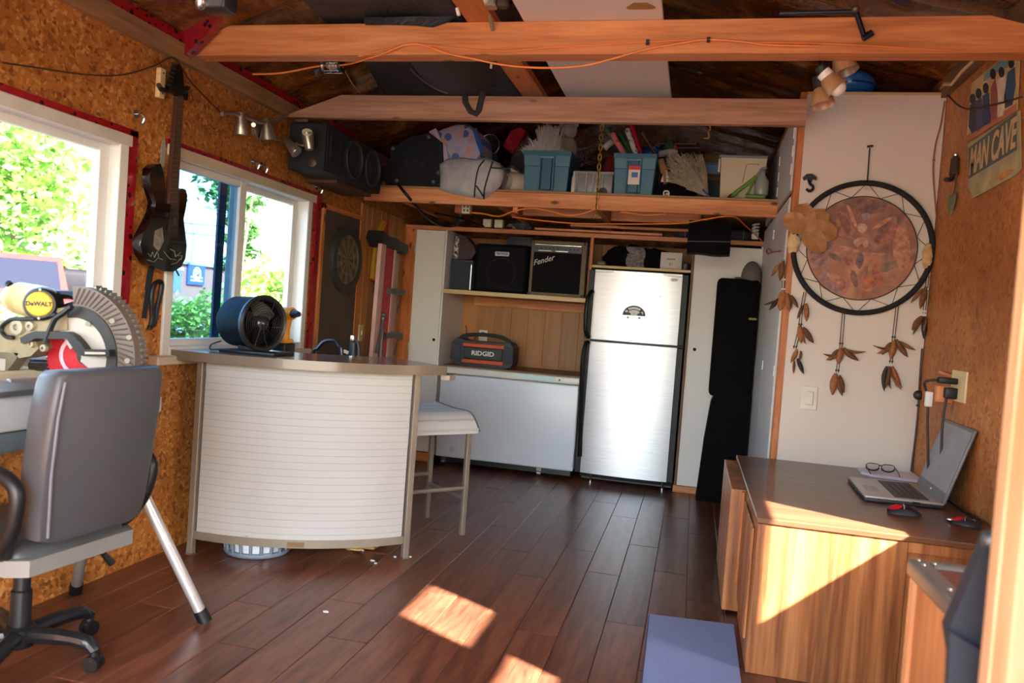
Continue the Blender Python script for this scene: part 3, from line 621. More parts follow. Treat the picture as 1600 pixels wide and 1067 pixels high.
part('pickup', BLACKG, bo, lambda b: [b.prism(outl([(150+6*k, 745+60*k), (205+3*k, 748+60*k), (203+3*k, 772+60*k), (148+6*k, 768+60*k)], GX), .012, frame((GX, 0, 0), (0, 1, 0), (0, 0, 1))) for k in (0, 1)])
NK = WOOD('fretboard', (52, 25, 17), (70, 36, 24), (84, 44, 30), 2, 6, .5, 0, 0)
nk = part('neck', NK, gt, lambda b: b.prism(outl([(162, 705), (200, 705), (229, 212), (203, 208)], GX+.012), .024, frame((GX-.012, 0, 0), (0, 1, 0), (0, 0, 1))))
def frets(b):
    for k in range(20):
        f = 1-.955**(k*1.6); y = 240+440*(1-f)*1.0 if 0 else 225+ (k/19)**.8*470
        u = (y-210)/495; a = 203+(162-203)*u; c = 229+(200-229)*u
        b.cyl(PX(210+a/2.96, 80+y/2.96, GX+.0135), PX(210+c/2.96, 80+y/2.96, GX+.0135), .0011, n=5)
part('fret_wires', P((110, 96, 76), .4, .6), nk, frets)
hs = part('headstock', P((16, 16, 18), .2), gt, lambda b: b.prism(outl([(203, 212), (229, 214), (236, 170), (230, 90), (214, 60), (196, 62), (176, 120), (165, 165), (170, 180), (190, 178)], GX+.006), .016, frame((GX-.016, 0, 0), (0, 1, 0), (0, 0, 1))), ang=50)
part('tuner', P((60, 60, 62), .3, .8), hs, lambda b: [b.cyl(PX(210+(192-5*k)/2.96, 80+(66+19*k)/2.96, GX-.004), PX(210+(176-4.5*k)/2.96, 80+(58+19*k)/2.96, GX-.004), .007, n=8) for k in range(6)])
part('strings', P((90, 84, 74), .4, .9), gt, lambda b: [b.cyl(PX(210+(208+3.2*k)/2.96, 80+205/2.96, GX+.015), PX(210+(158+8*k)/2.96, 80+860/2.96, GX+.015), .0005, n=4) for k in range(6)])
part('lead_jack', BLACK, bo, lambda b: b.cyl(PX(210+192/2.96, 80+1010/2.96, GX-.02), PX(210+206/2.96, 80+1038/2.96, GX-.02), .004, n=6))
# hanger
q = PX(285, 145, XL)
t = T('guitar_hanger', 'black forked wall hanger holding the guitar under its headstock', 'hanger', q)
part('wall_plate', BLACK, t, lambda b: b.box(q+V((.008, 0, .0)), (.016, .05, .06), .004))
def fork(b):
    a = PX(250, 137, GX); c = PX(293, 141, GX); m = PX(272, 136, GX-.05)
    b.cyl(q, m+V((0, .02, 0)), .009, n=8); b.tube([PX(248, 133, GX+.01), PX(252, 140, GX-.012), PX(272, 142, GX-.045), PX(290, 143, GX-.012), PX(293, 137, GX+.01)], .011, 8)
part('fork', BLACK, t, fork)
q = PX(247, 130, XL); t = T('wood_block', 'small raw yellow wood block nailed on the wall left of the guitar headstock', 'block', q)
part('block', PALE, t, lambda b: b.box(q+V((.012, 0, 0)), (.024, .035, .13), .002))
part('nail', CHROME, t, lambda b: [b.cyl(q+V((.022, 0, dz)), q+V((.027, 0, dz)), .004, n=8) for dz in (-.045, .045)])
q = PX(254, 238, XL); t = T('white_scrap_tape', 'torn strip of whitish tape stuck on the wall behind the guitar horn', 'tape', q)
part('strip', P((170, 166, 158), .5), t, lambda b: b.prism([(q.y-.012, q.z-.07), (q.y+.015, q.z-.06), (q.y+.02, q.z+.02), (q.y+.005, q.z+.075), (q.y-.012, q.z+.03)], .0015, frame((XL, 0, 0), (0, 1, 0), (0, 0, 1))))
# strap and cable
t = T('guitar_strap', 'dark blue strap hanging down the wall beside the guitar', 'strap', PX(225, 300, XL+.02))
part('band', P((26, 36, 46), .8, 0, .2, 30), t, lambda b: (b.grid(lambda u, v: V((XL+.014+.01*sin(v*5), 0, 0)) + V((0, PX(240-8*v-12*v*v+8*u, 262+235*v, XL).y, PX(240-8*v-12*v*v, 262+235*v, XL).z)), 2, 16), b.grid(lambda u, v: V((XL+.008+.01*sin(v*5), 0, 0)) + V((0, PX(240-8*v-12*v*v+8*u, 262+235*v, XL).y, PX(240-8*v-12*v*v, 262+235*v, XL).z)), 2, 16, flip=True)))
t = T('cable_loop', 'black cable loop hanging on the wall right of the saw guard', 'cable', PX(243, 480, XL+.01))
part('loop', BLACK, t, lambda b: b.tube(smoothpath([PX(x, y, XL+.012) for x, y in ((234, 515), (238, 495), (237, 465), (242, 444), (251, 440), (252, 452), (246, 480), (241, 505), (233, 512))]), .011, 8))
# wire along the top
t = T('dark_wall_wire', 'thin dark wire sagging along the top of the left wall', 'wire', PX(180, 115, XL+.02))
part('wire', P((60, 40, 28), .6), t, lambda b: b.tube(smoothpath([PX(x, y, XL+.03) for x, y in ((5, 98), (60, 106), (130, 116), (190, 117), (240, 103), (272, 91), (300, 130), (347, 178))]), .0035, 6))
# track light
NI = P((168, 160, 146), .3, .85, .08)
t = T('track_light', 'brushed nickel wavy bar spotlight with five small cone heads above window two', 'lamp', PX(400, 185, XL))
XB = -2.35
bar = [PX(x, y, XB) for x, y in ((347, 178), (358, 176), (372, 179), (390, 185), (402, 190), (414, 191), (428, 190), (438, 186), (447, 181))]
part('bar', NI, t, lambda b: (b.tube(smoothpath(bar), .011, 8), b.cyl(PX(396, 195, XL), PX(396, 195, XB), .012)))
part('canopy', NI, t, lambda b: b.lathe([(.052, 0), (.05, .018), (.03, .026)], 22, frame(PX(401, 203, XL), (0, 1, 0), (0, 0, 1))))
def cone(b, p0, p1, r0, r1):
    b.tube([p0, p0+(p1-p0)*.04, p0+(p1-p0)*.5, p0+(p1-p0)*.97, p1], [r0*.75, r0, (r0+r1)*.52, r1, r1*.95], 16)
for k, (a, c, r0, r1) in enumerate((((377, 175), (377, 211), .019, .036), ((416, 184), (419, 218), .014, .046), ((443, 214), (464, 239), .013, .034), ((480, 208), (484, 234), .036, .024))):
    h = part('lamp_head', NI, t, lambda b: cone(b, PX(*a, XB) if k < 2 else PY(*a, 4.06), PX(*c, XB) if k < 2 else PY(*c, 4.06), r0, r1))
    if k == 3: part('lens', P((225, 218, 200), .3), h, lambda b: b.cyl(PY(480, 209, 4.05), PY(480, 206, 4.04), .028, n=16))
part('arm', NI, t, lambda b: (b.tube(smoothpath([PX(432, 218, XB), PY(442, 221, 4.07), PY(455, 226, 4.06)]), .006, 6), b.tube(smoothpath([PY(462, 224, 4.07), PY(472, 227, 4.07), PY(484, 226, 4.07)]), .006, 6), b.tube([PX(425, 216, XB), PX(434, 219, XB)], .005, 6)))
# PA speaker
SXF = -2.15
a, b_, c, d_ = PX(508, 192, SXF), PX(598, 240, SXF), PX(508, 268, SXF), PX(593, 303, SXF)
y0, y1, z0, z1 = 4.165, 4.995, 2.018, 2.29
t = T('wall_speaker', 'long black two-driver loudspeaker mounted high in the left corner', 'speaker', (XL, (y0+y1)/2, z0))
part('cabinet', P((12, 12, 14), .7, 0, .2, 30, .2, 300), t, lambda b: b.bb((XL+.04, y0, z0), (SXF, y1, z1), .006))
part('baffle', P((18, 18, 19), .85, 0, .15, 60, .3, 500), t, lambda b: b.bb((SXF, y0+.015, z0+.015), (SXF+.008, y1-.015, z1-.015), .003))
for y, z in ((4.52, 2.152), (4.80, 2.152)):
    dv = part('driver', P((24, 24, 25), .8), t, lambda b: b.lathe([(.118, 0), (.122, .012), (.108, .016), (.10, .006), (.05, -.03+.032), (.035, .012), (0.001, .018)], 28, frame((SXF+.008, y, z), (0, 1, 0), (0, 0, 1))))
    part('surround', P((44, 44, 44), .6), dv, lambda b: b.tube([(SXF+.024, y+.112*cos(k*pi/16), z+.112*sin(k*pi/16)) for k in range(32)], .006, 6, True))
part('horn', P((20, 20, 21), .6), t, lambda b: b.bb((SXF+.006, y0+.05, z0+.05), (SXF+.012, y0+.20, z1-.05), .003))
part('jack_ring', P((110, 92, 72), .4, .6), t, lambda b: b.lathe([(.022, 0), (.022, .006), (.012, .008), (.010, .001)], 16, WALLY(PY(489, 255, y0))))
part('mount', CHROME, t, lambda b: b.bb((XL+.06, y0-.01, z1), (XL+.16, y0+.05, z1+.02), .004))
part('underside_shade', WOOD('shaded_underside_brown', (50, 30, 18), (74, 44, 26), (90, 54, 32), 1, 5, .7), t, lambda b: b.bb((XL, y0+.30, z0-.022), (SXF-.06, y1-.01, z0-.001)))  # dark brown puts the shade under the speaker into the wood colour
# dartboard on its backing
t = T('dart_backboard', 'dark brown backing board with a light wood frame holding the dartboard', 'board', (XL, 5.0, 1.4))
B0, B1 = 4.672, 5.285
part('backing', P((74, 62, 50), .75, 0, .2, 4), t, lambda b: b.bb((XL, B0+.03, .90), (XL+.018, B1-.01, 1.868)))
for nm, aa, cc in (('frame_side', (XL, B0, .88), (XL+.03, B0+.035, 1.90)), ('frame_top', (XL, B0, 1.868), (XL+.03, B1, 1.90)), ('frame_side', (XL, B1-.02, .88), (XL+.024, B1, 1.868))):
    part(nm, FIRZ if 'side' in nm else FIRY, t, lambda b: b.bb(aa, cc, .002))
dc = V((XL+.018, 5.045, 1.565)); DR = .232
t = T('dartboard', 'round worn dartboard with dark outer ring on the dark backing board', 'dartboard', dc)
DM = frame(dc, (0, 1, 0), (0, 0, 1))
part('rim', P((54, 56, 52), .5, .2, .2), t, lambda b: b.lathe([(DR, 0), (DR, .026), (DR-.004, .03), (DR-.058, .03), (DR-.062, .024)], 48, DM, cap=False))
DK = [P((74, 66, 50), .85), P((112, 98, 70), .85)]
for k in range(20): part('segment', DK[k % 2], t, lambda b: b.prism([(.014*cos(R(18*k-8.5)), .014*sin(R(18*k-8.5)))] + [(.168*cos(R(18*k+j)), .168*sin(R(18*k+j))) for j in (-8.6, -3, 3, 8.6)] + [(.014*cos(R(18*k+8.5)), .014*sin(R(18*k+8.5)))], .024, DM))
part('ring_wires', P((120, 116, 104), .4, .6), t, lambda b: [b.tube([DM @ V((r*cos(i*pi/20), r*sin(i*pi/20), .0255)) for i in range(40)], .0015, 4, True) for r in (.168, .158, .105, .095, .018)])
part('bullseye', P((120, 40, 34), .8), t, lambda b: b.lathe([(.013, 0), (.013, .0255)], 16, DM))
# yellow and red hanging straps behind the ladder
for nm, lab, col, pts in (('yellow_strap', 'yellow strap hanging on the panelling behind the ladder', (170, 130, 26), ((600, 348), (594, 362), (588, 385), (584, 415), (582, 436))), ('red_strap', 'red strap hanging on the panelling behind the ladder top', (158, 24, 24), ((602, 345), (601, 360), (596, 385), (588, 412), (583, 440)))):
    t = T(nm, lab, 'strap', PX(*pts[0], XL+.02)); part('band', P(col, .7, 0, .15, 30), t, lambda b: b.tube(smoothpath([PX(x, y, XL+.03) for x, y in pts]), [.028]*13+[.03]*12 if 0 else .024, 6))
# step ladder folded against the left wall
t = T('step_ladder', 'folded pink and red fibreglass step ladder with black cap by the cabinet', 'ladder', (-2.3, 5.6, 0))
PINK = P((216, 176, 170), .5, 0, .12, 12); RED = P((196, 62, 74), .6, 0, .3, 26)
LX = -2.28
def rail(b, xa, xb, y0_, y1_, w_, dz=0, top=1.69):
    b.prism([(xa, 0), (xa+w_, 0), (xb+w_, top), (xb, top)], y1_-y0_, frame((0, y1_, 0), (1, 0, 0), (0, 0, 1)))
ya, yb = 5.34, 5.88
lean = .06
fr = part('front_rail', PINK, t, lambda b: b.prism([(ya-.01, 0), (ya+.085, 0), (ya+.085+lean, 1.72), (ya-.01+lean+.01, 1.72)], .03, frame((LX-.03, 0, 0), (0, 1, 0), (0, 0, 1))))
part('web', RED, fr, lambda b: b.prism([(ya+.087, .02), (ya+.265, .02), (ya+.255+lean, 1.70), (ya+.087+lean, 1.70)], .03, frame((LX-.034, 0, 0), (0, 1, 0), (0, 0, 1))))
part('flange', PINK, t, lambda b: b.prism([(ya+.267, 0), (ya+.305, 0), (ya+.295+lean, 1.70), (ya+.257+lean, 1.70)], .04, frame((LX-.04, 0, 0), (0, 1, 0), (0, 0, 1))))
part('rear_rail', P((190, 152, 154), .55, 0, .1, 10), t, lambda b: b.prism([(ya+.33, 0), (yb+.02, 0), (yb+.02+lean*.7, 1.70), (ya+.33+lean, 1.70)], .03, frame((LX-.10, 0, 0), (0, 1, 0), (0, 0, 1))))
GREY = P((96, 92, 92), .4, .5)
for z in (1.36, 1.02, .68, .34): part('step', GREY, t, lambda b: (b.bb((LX-.09, ya+.22, z), (LX+.03, yb-.01, z+.045), .004), b.tube([(LX+.0, ya+.25, z), (LX-.03, ya+.27, z-.16)], .006, 6), b.tube([(LX+.0, yb-.03, z), (LX-.03, yb-.01, z-.14)], .006, 6)))
for y, z in ((ya+.36, .95), (ya+.46, .90)): part('bolt', BLACK, t, lambda b: b.cyl((LX-.072, y, z), (LX-.062, y, z), .012, n=12))
part('top_cap', P((36, 38, 42), .5, 0, .3, 20), t, lambda b: b.prism([(ya+.035, 1.755), (ya+.11, 1.70), (yb+.04, 1.69), (yb+.07, 1.73), (yb+.05, 1.765), (yb-.10, 1.775), (ya+.33, 1.79), (ya+.22, 1.785), (ya+.07, 1.815)], .12, frame((LX-.12, 0, 0), (0, 1, 0), (0, 0, 1))))
part('brace', GREY, t, lambda b: (b.tube([(LX+.015, ya+.135, 1.18), (LX+.015, ya+.13, .82)], .014, 6), b.tube([(LX+.022, ya+.135, 1.16), (LX+.022, ya+.04, .92)], .012, 6), b.sph((LX+.02, ya+.135, 1.20), .022, 2)))
# ------------------------------------------------------------------ miter saw on folding stand, left foreground
YS = 2.42
def S(x, y, d=0): return PY(x, y, YS+d)
def S2(pts): return [(S(x, y).x, S(x, y).z) for x, y in pts]
def zpx(zx, zy): return (zx/6.154, 430+zy/6.154)
def Z1(L): return S2([zpx(*p) for p in L])
SM = lambda d: frame((0, YS+d, 0), (1, 0, 0), (0, 0, 1))
t = T('miter_saw', 'dusty yellow and black sliding miter saw with red blade on the stand', 'saw', (-2.1, YS, .86))
arb = S(140.6, 555)
CAST = P((150, 134, 104), .5, .3, .25, 14)
part('blade', P((196, 32, 46), .35, .2, .12, 6), t, lambda b: (b.lathe([(.150, 0), (.150, .004)], 56, frame((arb.x-.02, YS-.01, arb.z-.005), (1, 0, 0), (0, 0, 1))), [b.prism([(.147*cos(R(a)), .147*sin(R(a))), (.158*cos(R(a+1)), .158*sin(R(a+1))), (.148*cos(R(a+4)), .148*sin(R(a+4)))], .004, frame((arb.x-.02, YS-.01, arb.z-.005), (1, 0, 0), (0, 0, 1))) for a in range(0, 360, 6)]))
part('blade_print', P((230, 176, 190), .5), t, lambda b: b.prism([(p[0], p[1]) for p in arcpoly(0, 0, .098, .082, 120, 250, 16)], .001, frame((arb.x-.02, YS-.0145, arb.z-.005), (1, 0, 0), (0, 0, 1))))
part('arbor_flange', P((84, 76, 66), .45, .6), t, lambda b: b.lathe([(.034, 0), (.034, .012), (.012, .016)], 24, frame((arb.x, YS-.014, arb.z), (1, 0, 0), (0, 0, 1))))
# blade guard: grey sector with toothed rim, black band and clear-grey plate
GC_ = V((arb.x-.004, YS, arb.z-.002)); GR = S(235.6, 527).x-GC_.x
gp = lambda r0, r1, a0, a1, n=18: [(r0*cos(R(a0+(a1-a0)*i/n)), r0*sin(R(a0+(a1-a0)*i/n))) for i in range(n+1)] + [(r1*cos(R(a1-(a1-a0)*i/n)), r1*sin(R(a1-(a1-a0)*i/n))) for i in range(n+1)]
GF = lambda d: frame((GC_.x, YS+d, GC_.z), (1, 0, 0), (0, 0, 1))
gd = part('upper_guard', P((112, 100, 92), .5, .2, .12, 30), t, lambda b: b.prism(gp(GR*.985, GR*.70, -42, 95), .05, GF(-.02)), ang=50)
part('guard_ribs', P((92, 82, 76), .5), gd, lambda b: [b.tube([GF(-.072) @ V((r*cos(R(a)), r*sin(R(a)), 0)) for r, a in ((GR*.74, k), (GR*.96, k-6))], .003, 4) for k in range(-36, 95, 5)])
part('rim_teeth', P((150, 146, 138), .35, .7), gd, lambda b: [b.prism([(GR*.98*cos(R(a)), GR*.98*sin(R(a))), (GR*1.03*cos(R(a-1.5)), GR*1.03*sin(R(a-1.5))), (GR*.98*cos(R(a-3)), GR*.98*sin(R(a-3)))], .03, GF(-.01)) for a in range(-34, 84, 5)])
part('black_band', P((38, 36, 34), .5), gd, lambda b: b.prism(gp(GR*.71, GR*.545, -42, 110), .055, GF(-.02)), ang=50)
part('inner_plate', P((178, 168, 158), .4, .2), gd, lambda b: b.prism(gp(GR*.55, .03, -30, 128), .05, GF(-.02)))
part('guard_screw', P((150, 146, 138), .7, 0), gd, lambda b: [b.cyl(S(*zpx(x, y), -.075), S(*zpx(x, y), -.083), .009, n=12) for x, y in ((1075, 440), (1240, 597), (1222, 822), (845, 470))])
part('link_lever', BLACK, t, lambda b: b.prism(Z1([(490, 560), (560, 538), (860, 542), (920, 575), (990, 650), (1030, 705), (1250, 708), (1260, 770), (1080, 772), (1010, 768), (940, 735), (900, 670), (860, 612), (560, 605), (500, 640), (430, 650), (420, 600)]), .03, SM(-.075)), ang=40)
part('slot', P((184, 176, 166), .4), t, lambda b: b.prism(Z1([(1035, 728), (1225, 732), (1225, 752), (1035, 750)]), .004, SM(-.105)))
part('arm_casting', CAST, t, lambda b: b.prism(Z1([(110, 470), (190, 432), (480, 418), (600, 350), (690, 325), (800, 318), (808, 525), (560, 545), (500, 600), (540, 700), (470, 770), (360, 790), (300, 740), (180, 740), (170, 680), (110, 610), (60, 560)]), .08, SM(.0)), ang=40)
for x, y, r in ((180, 500, .03), (305, 490, .018), (315, 660, .014), (240, 630, .012), (435, 700, .014)): part('casting_boss', P((170, 160, 136), .5, .3, .2), t, lambda b: b.lathe([(r, 0), (r*.9, .012), (r*.4, .014), (r*.38, .004)], 16, frame(S(*zpx(x, y), -.08), (1, 0, 0), (0, 0, 1))))
part('pivot_knob', P((120, 110, 88), .5, .3), t, lambda b: b.prism(Z1([(100, 770), (150, 735), (350, 742), (330, 800), (240, 915), (215, 900)]), .05, SM(-.03)), ang=40)
YEL = P((214, 172, 30), .5, 0, .12, 14)
mn = V((.5, -.866, 0)); mc = S(61, 475, -.12); m0 = mc-mn*.085; MFr = lambda o: frame(o, (.866, .5, .02), (0, 0, 1))
mt = part('motor_housing', P((196, 160, 96), .5, .1, .25, 12), t, lambda b: b.tube(smoothpath([m0+mn*.03, m0+V((-.05, .0, .005)), m0+V((-.13, .02, .012)), m0+V((-.20, .03, .012))]), [.062]*8+[.060]*5+[.055, .052, .048, .042, .034, .022], 18))
part('motor_collar', BLACK, t, lambda b: b.lathe([(.060, .0), (.060, .04), (.056, .07), (.050, .078)], 32, MFr(m0)))
cp = part('motor_cap', YEL, t, lambda b: b.lathe([(.043, .076), (.043, .083), (.039, .086)], 32, MFr(m0)))
text('DeWALT', .0205, MFr(m0+mn*.0862), P((20, 18, 14), .5), cp, bold=.0009)
part('cap_screw', P((170, 160, 140), .4, .5), cp, lambda b: [b.lathe([(.005, .078), (.004, .083)], 10, MFr(m0+V((0, 0, dz)))) for dz in (-.05, .05)])
part('d_handle', BLACK, t, lambda b: b.tube(smoothpath([S(*zpx(*p), -.02) for p in ((440, 195), (560, 185), (690, 190), (760, 225), (800, 250), (780, 290), (720, 290), (650, 310), (540, 360), (430, 395))]), .017, 8))
part('power_cord', BLACK, t, lambda b: b.tube(smoothpath([S(*zpx(*p), -.09) for p in ((540, 375), (420, 410), (250, 420), (110, 425), (30, 480), (15, 540), (60, 590), (130, 600))]), .008, 7))
part('inner_cord', BLACK, t, lambda b: b.tube(smoothpath([S(*zpx(*p), -.10) for p in ((690, 300), (600, 370), (530, 420), (490, 500), (455, 590), (440, 650))]), .010, 7))
part('cord_clip', BLACK, t, lambda b: b.tube([S(*zpx(75, 75), -.05), S(*zpx(100, 95), -.05)], .012, 7))
part('slide_rail', P((176, 174, 168), .25, .9), t, lambda b: [b.cyl(V((-2.40, YS+.02, S(*zpx(100, y)).z)), V((S(*zpx(420, y)).x, YS+.02, S(*zpx(300, y)).z)), .013, n=10) for y in (668,)])
part('lower_rail', P((70, 62, 56), .4, .6), t, lambda b: [b.cyl(V((-2.40, YS+.03, S(*zpx(150, y)).z)), V((S(*zpx(440, y)).x, YS+.03, S(*zpx(300, y)).z)), r, n=10) for y, r in ((820, .012), (862, .020))])
zt = .86
part('fence', P((168, 166, 160), .4, .6), t, lambda b: (b.bb((-2.22, YS-.26, zt), (-2.20, YS-.03, zt+.07), .004), b.bb((-2.22, YS+.03, zt), (-2.20, YS+.22, zt+.07), .004)))
part('base_table', P((196, 196, 194), .4, .5), t, lambda b: (b.bb((-2.38, YS-.26, .795), (-1.96, YS+.20, zt), .01, 2), b.lathe([(.15, .80), (.15, zt+.002)], 28, Matrix.Translation((-2.06, YS, 0)))))
# saw-stand
AL = P((206, 206, 206), .32, .6, .06); ALD = P((150, 148, 146), .4, .6, .08)
t = T('saw_stand', 'folding saw stand with silver tube legs and black rubber feet', 'stand', (-2.05, 2.3, 0))
part('beam', P((104, 114, 122), .45, .4, .1), t, lambda b: b.bb((-2.15, 1.45, .725), (-2.03, 2.50, .79), .008, 2))
for nm, a_, c_, m_ in (('leg', (-2.05, 2.47, .73), (-1.745, 2.66, 0), AL), ('leg', (-2.12, 2.49, .73), (-2.375, 2.70, 0), ALD), ('leg', (-2.03, 1.55, .73), (-1.80, 1.45, 0), AL), ('leg', (-2.10, 1.55, .73), (-2.37, 1.45, 0), ALD)):
    a_, c_ = V(a_), V(c_); lg = part(nm, m_, t, lambda b: b.cyl(a_, c_+(a_-c_)*.05, .021, n=14))
    part('rubber_foot', BLACK, lg, lambda b: b.cyl(c_+(a_-c_)*.065+V((0, 0, 0)), V((c_.x, c_.y, .001)), .025, .026, n=14))
t = T('saw_extension_box', 'silver extension box with yellow warning label behind the office chair', 'box', (-2.1, 1.9, .79))
part('housing', P((214, 216, 222), .35, .4, .05), t, lambda b: b.bb((-2.36, 1.78, .792), (-2.02, 2.12, .905), .012, 2))
part('top_plate', P((120, 124, 130), .35, .7), t, lambda b: b.bb((-2.38, 1.74, .905), (-2.0, 2.14, .925), .006, 2))
qy = 1.779
part('warning_label', P((226, 194, 30), .5), t, lambda b: b.bb((-2.12, qy-.001, .83), (-2.032, qy+.002, .872)))
part('print_line', P((60, 50, 20), .6), t, lambda b: [b.bb((-2.115, qy-.002, .836+.009*k), (-2.04, qy, .839+.009*k)) for k in range(4)])
# ------------------------------------------------------------------ office chair
CH = V((-2.095, 2.145, 0)); nr = V((.997, -.08, 0)).normalized(); wv = V((-nr.y, nr.x, 0))
t = T('office_chair', 'grey vinyl office chair with black arms and five-star base, seen from behind', 'chair', CH)
M_ = frame(CH, wv, nr)       # local x = along the width, y = towards its back, z = up (x cross y)
M_ = Matrix.Translation(CH) @ Matrix((wv, -nr, V((0, 0, 1)))).transposed().to_4x4()
VIN2 = P((70, 70, 73), .42, 0, .06, 9, .08, 160); VIN3 = P((122, 120, 117), .5, 0, .06)
# local: x right seen from behind, -y towards the viewer (back of the chair), z up
def backshape(b, ins=0, y0=-.20, y1=-.285):
    outl_ = [(-.198, .55), (-.208, .60), (-.215, .75), (-.216, .92), (-.207, 1.045), (-.188, 1.062), (.190, 1.062), (.208, 1.045), (.218, .92), (.214, .75), (.206, .60), (.198, .55), (.15, .53), (-.15, .53)]
    n = len(outl_); rings = []
    for f, y, s in ((0, y1+.012, .965), (0, y1, .94), (0, y1+.03, 1), (0, y0, 1.0), (0, y0+.02, .93)): pass
    for y, s in ((y0+.03, .90), (y0, .985), (y1+.02, 1.0), (y1+.004, .985), (y1, .95)):
        rings.append([((p[0])*s, y - .05*((p[1]-.75)/.3)**2*0 - .10*(p[1]-.5), .715+(p[1]-.77)*s) for p in outl_])
    vs = [p for r in rings for p in r]; fs = [(i*n+j, (i+1)*n+j, (i+1)*n+(j+1) % n, i*n+(j+1) % n) for i in range(len(rings)-1) for j in range(n)]
    fs += [tuple(range(n)), tuple(range((len(rings)-1)*n, len(rings)*n))[::-1]]
    b.add(vs, fs, M_)
bk = part('backrest', VIN2, t, backshape, ang=48)
part('seam', P((104, 102, 112), .5), bk, lambda b: b.tube([M_ @ V((x, -.288-.10*(z-.5), z-.055)) for x, z in ((-.178, .56), (-.195, .75), (-.198, .92), (-.19, 1.03))], .005, 6))
def seat(b):
    b.M = M_
    b.box((0, .03, .42), (.43, .50, .09), .04, 3)
    b.M = Matrix()
part('seat_cushion', VIN2, t, seat, ang=50)
def shell(b):
    b.M = M_; b.prism([(-.235, -.20), (-.20, -.255), (.20, -.255), (.235, -.20), (.235, .22), (-.235, .22)], .05, Matrix.Translation((0, 0, .385))); b.M = Matrix()
part('seat_shell', VIN3, t, shell, ang=50)
for s_ in (-1, 1):
    part('armrest', BLACK, t, lambda b: b.tube([M_ @ p for p in smoothpath([V((s_*.20, .06, .43)), V((s_*.25, .08, .45)), V((s_*.262, .12, .58)), V((s_*.262, .06, .695)), V((s_*.262, -.14, .705)), V((s_*.262, -.255, .665)), V((s_*.255, -.25, .56)), V((s_*.24, -.20, .47)), V((s_*.20, -.16, .43))], 5)], .022, 10), ang=60)
part('gas_column', P((30, 32, 35), .35, .2), t, lambda b: b.lathe([(.032, .10), (.032, .24), (.026, .245), (.026, .385)], 20, M_))
part('tilt_mechanism', BLACK, t, lambda b: b.box((0, 0, .362), (.16, .22, .045), .01, 2, M_))
part('lever', BLACK, t, lambda b: (b.tube([M_ @ V((.08, -.02, .36)), M_ @ V((.20, -.06, .345)), M_ @ V((.27, -.085, .29))], .006, 8), b.tube([M_ @ V((.255, -.08, .305)), M_ @ V((.285, -.092, .265))], [.010, .014], 10)))
part('hub', BLACK, t, lambda b: b.lathe([(.045, .055), (.05, .07), (.05, .115), (.038, .125)], 20, M_))
for k in range(5):
    an = R(72*k+8); dv = V((cos(an), sin(an), 0)); tip = CH + dv*.265
    ar = part('star_leg', P((26, 28, 31), .3, .1), t, lambda b: b.tube(smoothpath([CH+dv*.03+V((0, 0, .092)), CH+dv*.13+V((0, 0, .098)), CH+dv*.225+V((0, 0, .092)), CH+dv*.262+V((0, 0, .07)), tip+V((0, 0, .05))]), [.026]*8+[.024]*6+[.02]*6+[.015]*5, 10))
    part('caster', BLACK, ar, lambda b: [b.tube([tip + V((-dv.y, dv.x, 0))*e + V((0, 0, .0255)), tip + V((-dv.y, dv.x, 0))*(e+.016) + V((0, 0, .0255))], .0255, 16) for e in (-.022, .006)] + [b.sph(tip+V((0, 0, .036)), (.024, .024, .018), 2)])
# ------------------------------------------------------------------ patio bar, stool and what stands on and under them
BC = V((-2.212, 4.486, 0)); BR_ = 1.16; A0, A1 = R(-93.7), R(-41)
def arc(r, a, z): return (BC.x+r*cos(a), BC.y+r*sin(a), z)
def arcsolid(b, r0, r1, a0, a1, z0, z1, n=24):
    vs = []
    for i in range(n+1):
        a = a0+(a1-a0)*i/n; vs += [arc(r0, a, z0), arc(r1, a, z0), arc(r1, a, z1), arc(r0, a, z1)]
    fs = [(4*i+j, 4*i+(j+1) % 4, 4*i+4+(j+1) % 4, 4*i+4+j) for i in range(n) for j in range(4)] + [(3, 2, 1, 0), (4*n, 4*n+1, 4*n+2, 4*n+3)]
    b.add(vs, fs)
ZB = .985
t = T('patio_bar', 'curved patio bar with brown top and pale grey woven front', 'bar', (-1.85, 3.6, 0))
part('bar_top', P((118, 104, 90), .22, .1, .05, 8, 0, 60, .3), t, lambda b: arcsolid(b, .72, 1.245, R(-99), R(-35.3), ZB-.045, ZB), ang=30)
MESHM = WEAVE('woven_sling', (184, 182, 179), (150, 148, 145), 150, 60, 9)
def buv(p): return ((atan2(p.y-BC.y, p.x-BC.x)-A0)*1.1, p.z)
part('front_panel', MESHM, t, lambda b: arcsolid(b, BR_-.006, BR_, A0+.022, A1-.022, .115, ZB-.05), uv=buv, ang=60)
part('bottom_rail', TAUPE, t, lambda b: arcsolid(b, BR_-.02, BR_+.002, A0, A1, .075, .115))
part('top_rail', TAUPE, t, lambda b: arcsolid(b, BR_-.02, BR_-.007, A0, A1, ZB-.09, ZB-.047))
for r, a in ((BR_, A0), (BR_, A1), (.78, A0+.03), (.78, A1-.03)):
    x, y, _ = arc(r, a, 0); mm = Matrix.Translation((x, y, 0)) @ Matrix.Rotation(a, 4, 'Z')
    lg = part('leg', TAUPE, t, lambda b: b.box((0, 0, .47), (.032, .032, .936), .003, 1, mm))
    part('foot_cap', P((90, 86, 80), .6), lg, lambda b: b.box((0, 0, .004), (.034, .034, .008), 0, 1, mm))
part('inner_shelf', P((120, 108, 94), .4, .1), t, lambda b: arcsolid(b, .78, BR_-.025, A0+.03, A1-.03, .52, .54))
part('side_rail', TAUPE, t, lambda b: [b.cyl(arc(.78, a, z), arc(BR_-.01, a, z), .012, n=8) for a in (A0+.015, A1-.015) for z in (.095, .90)])
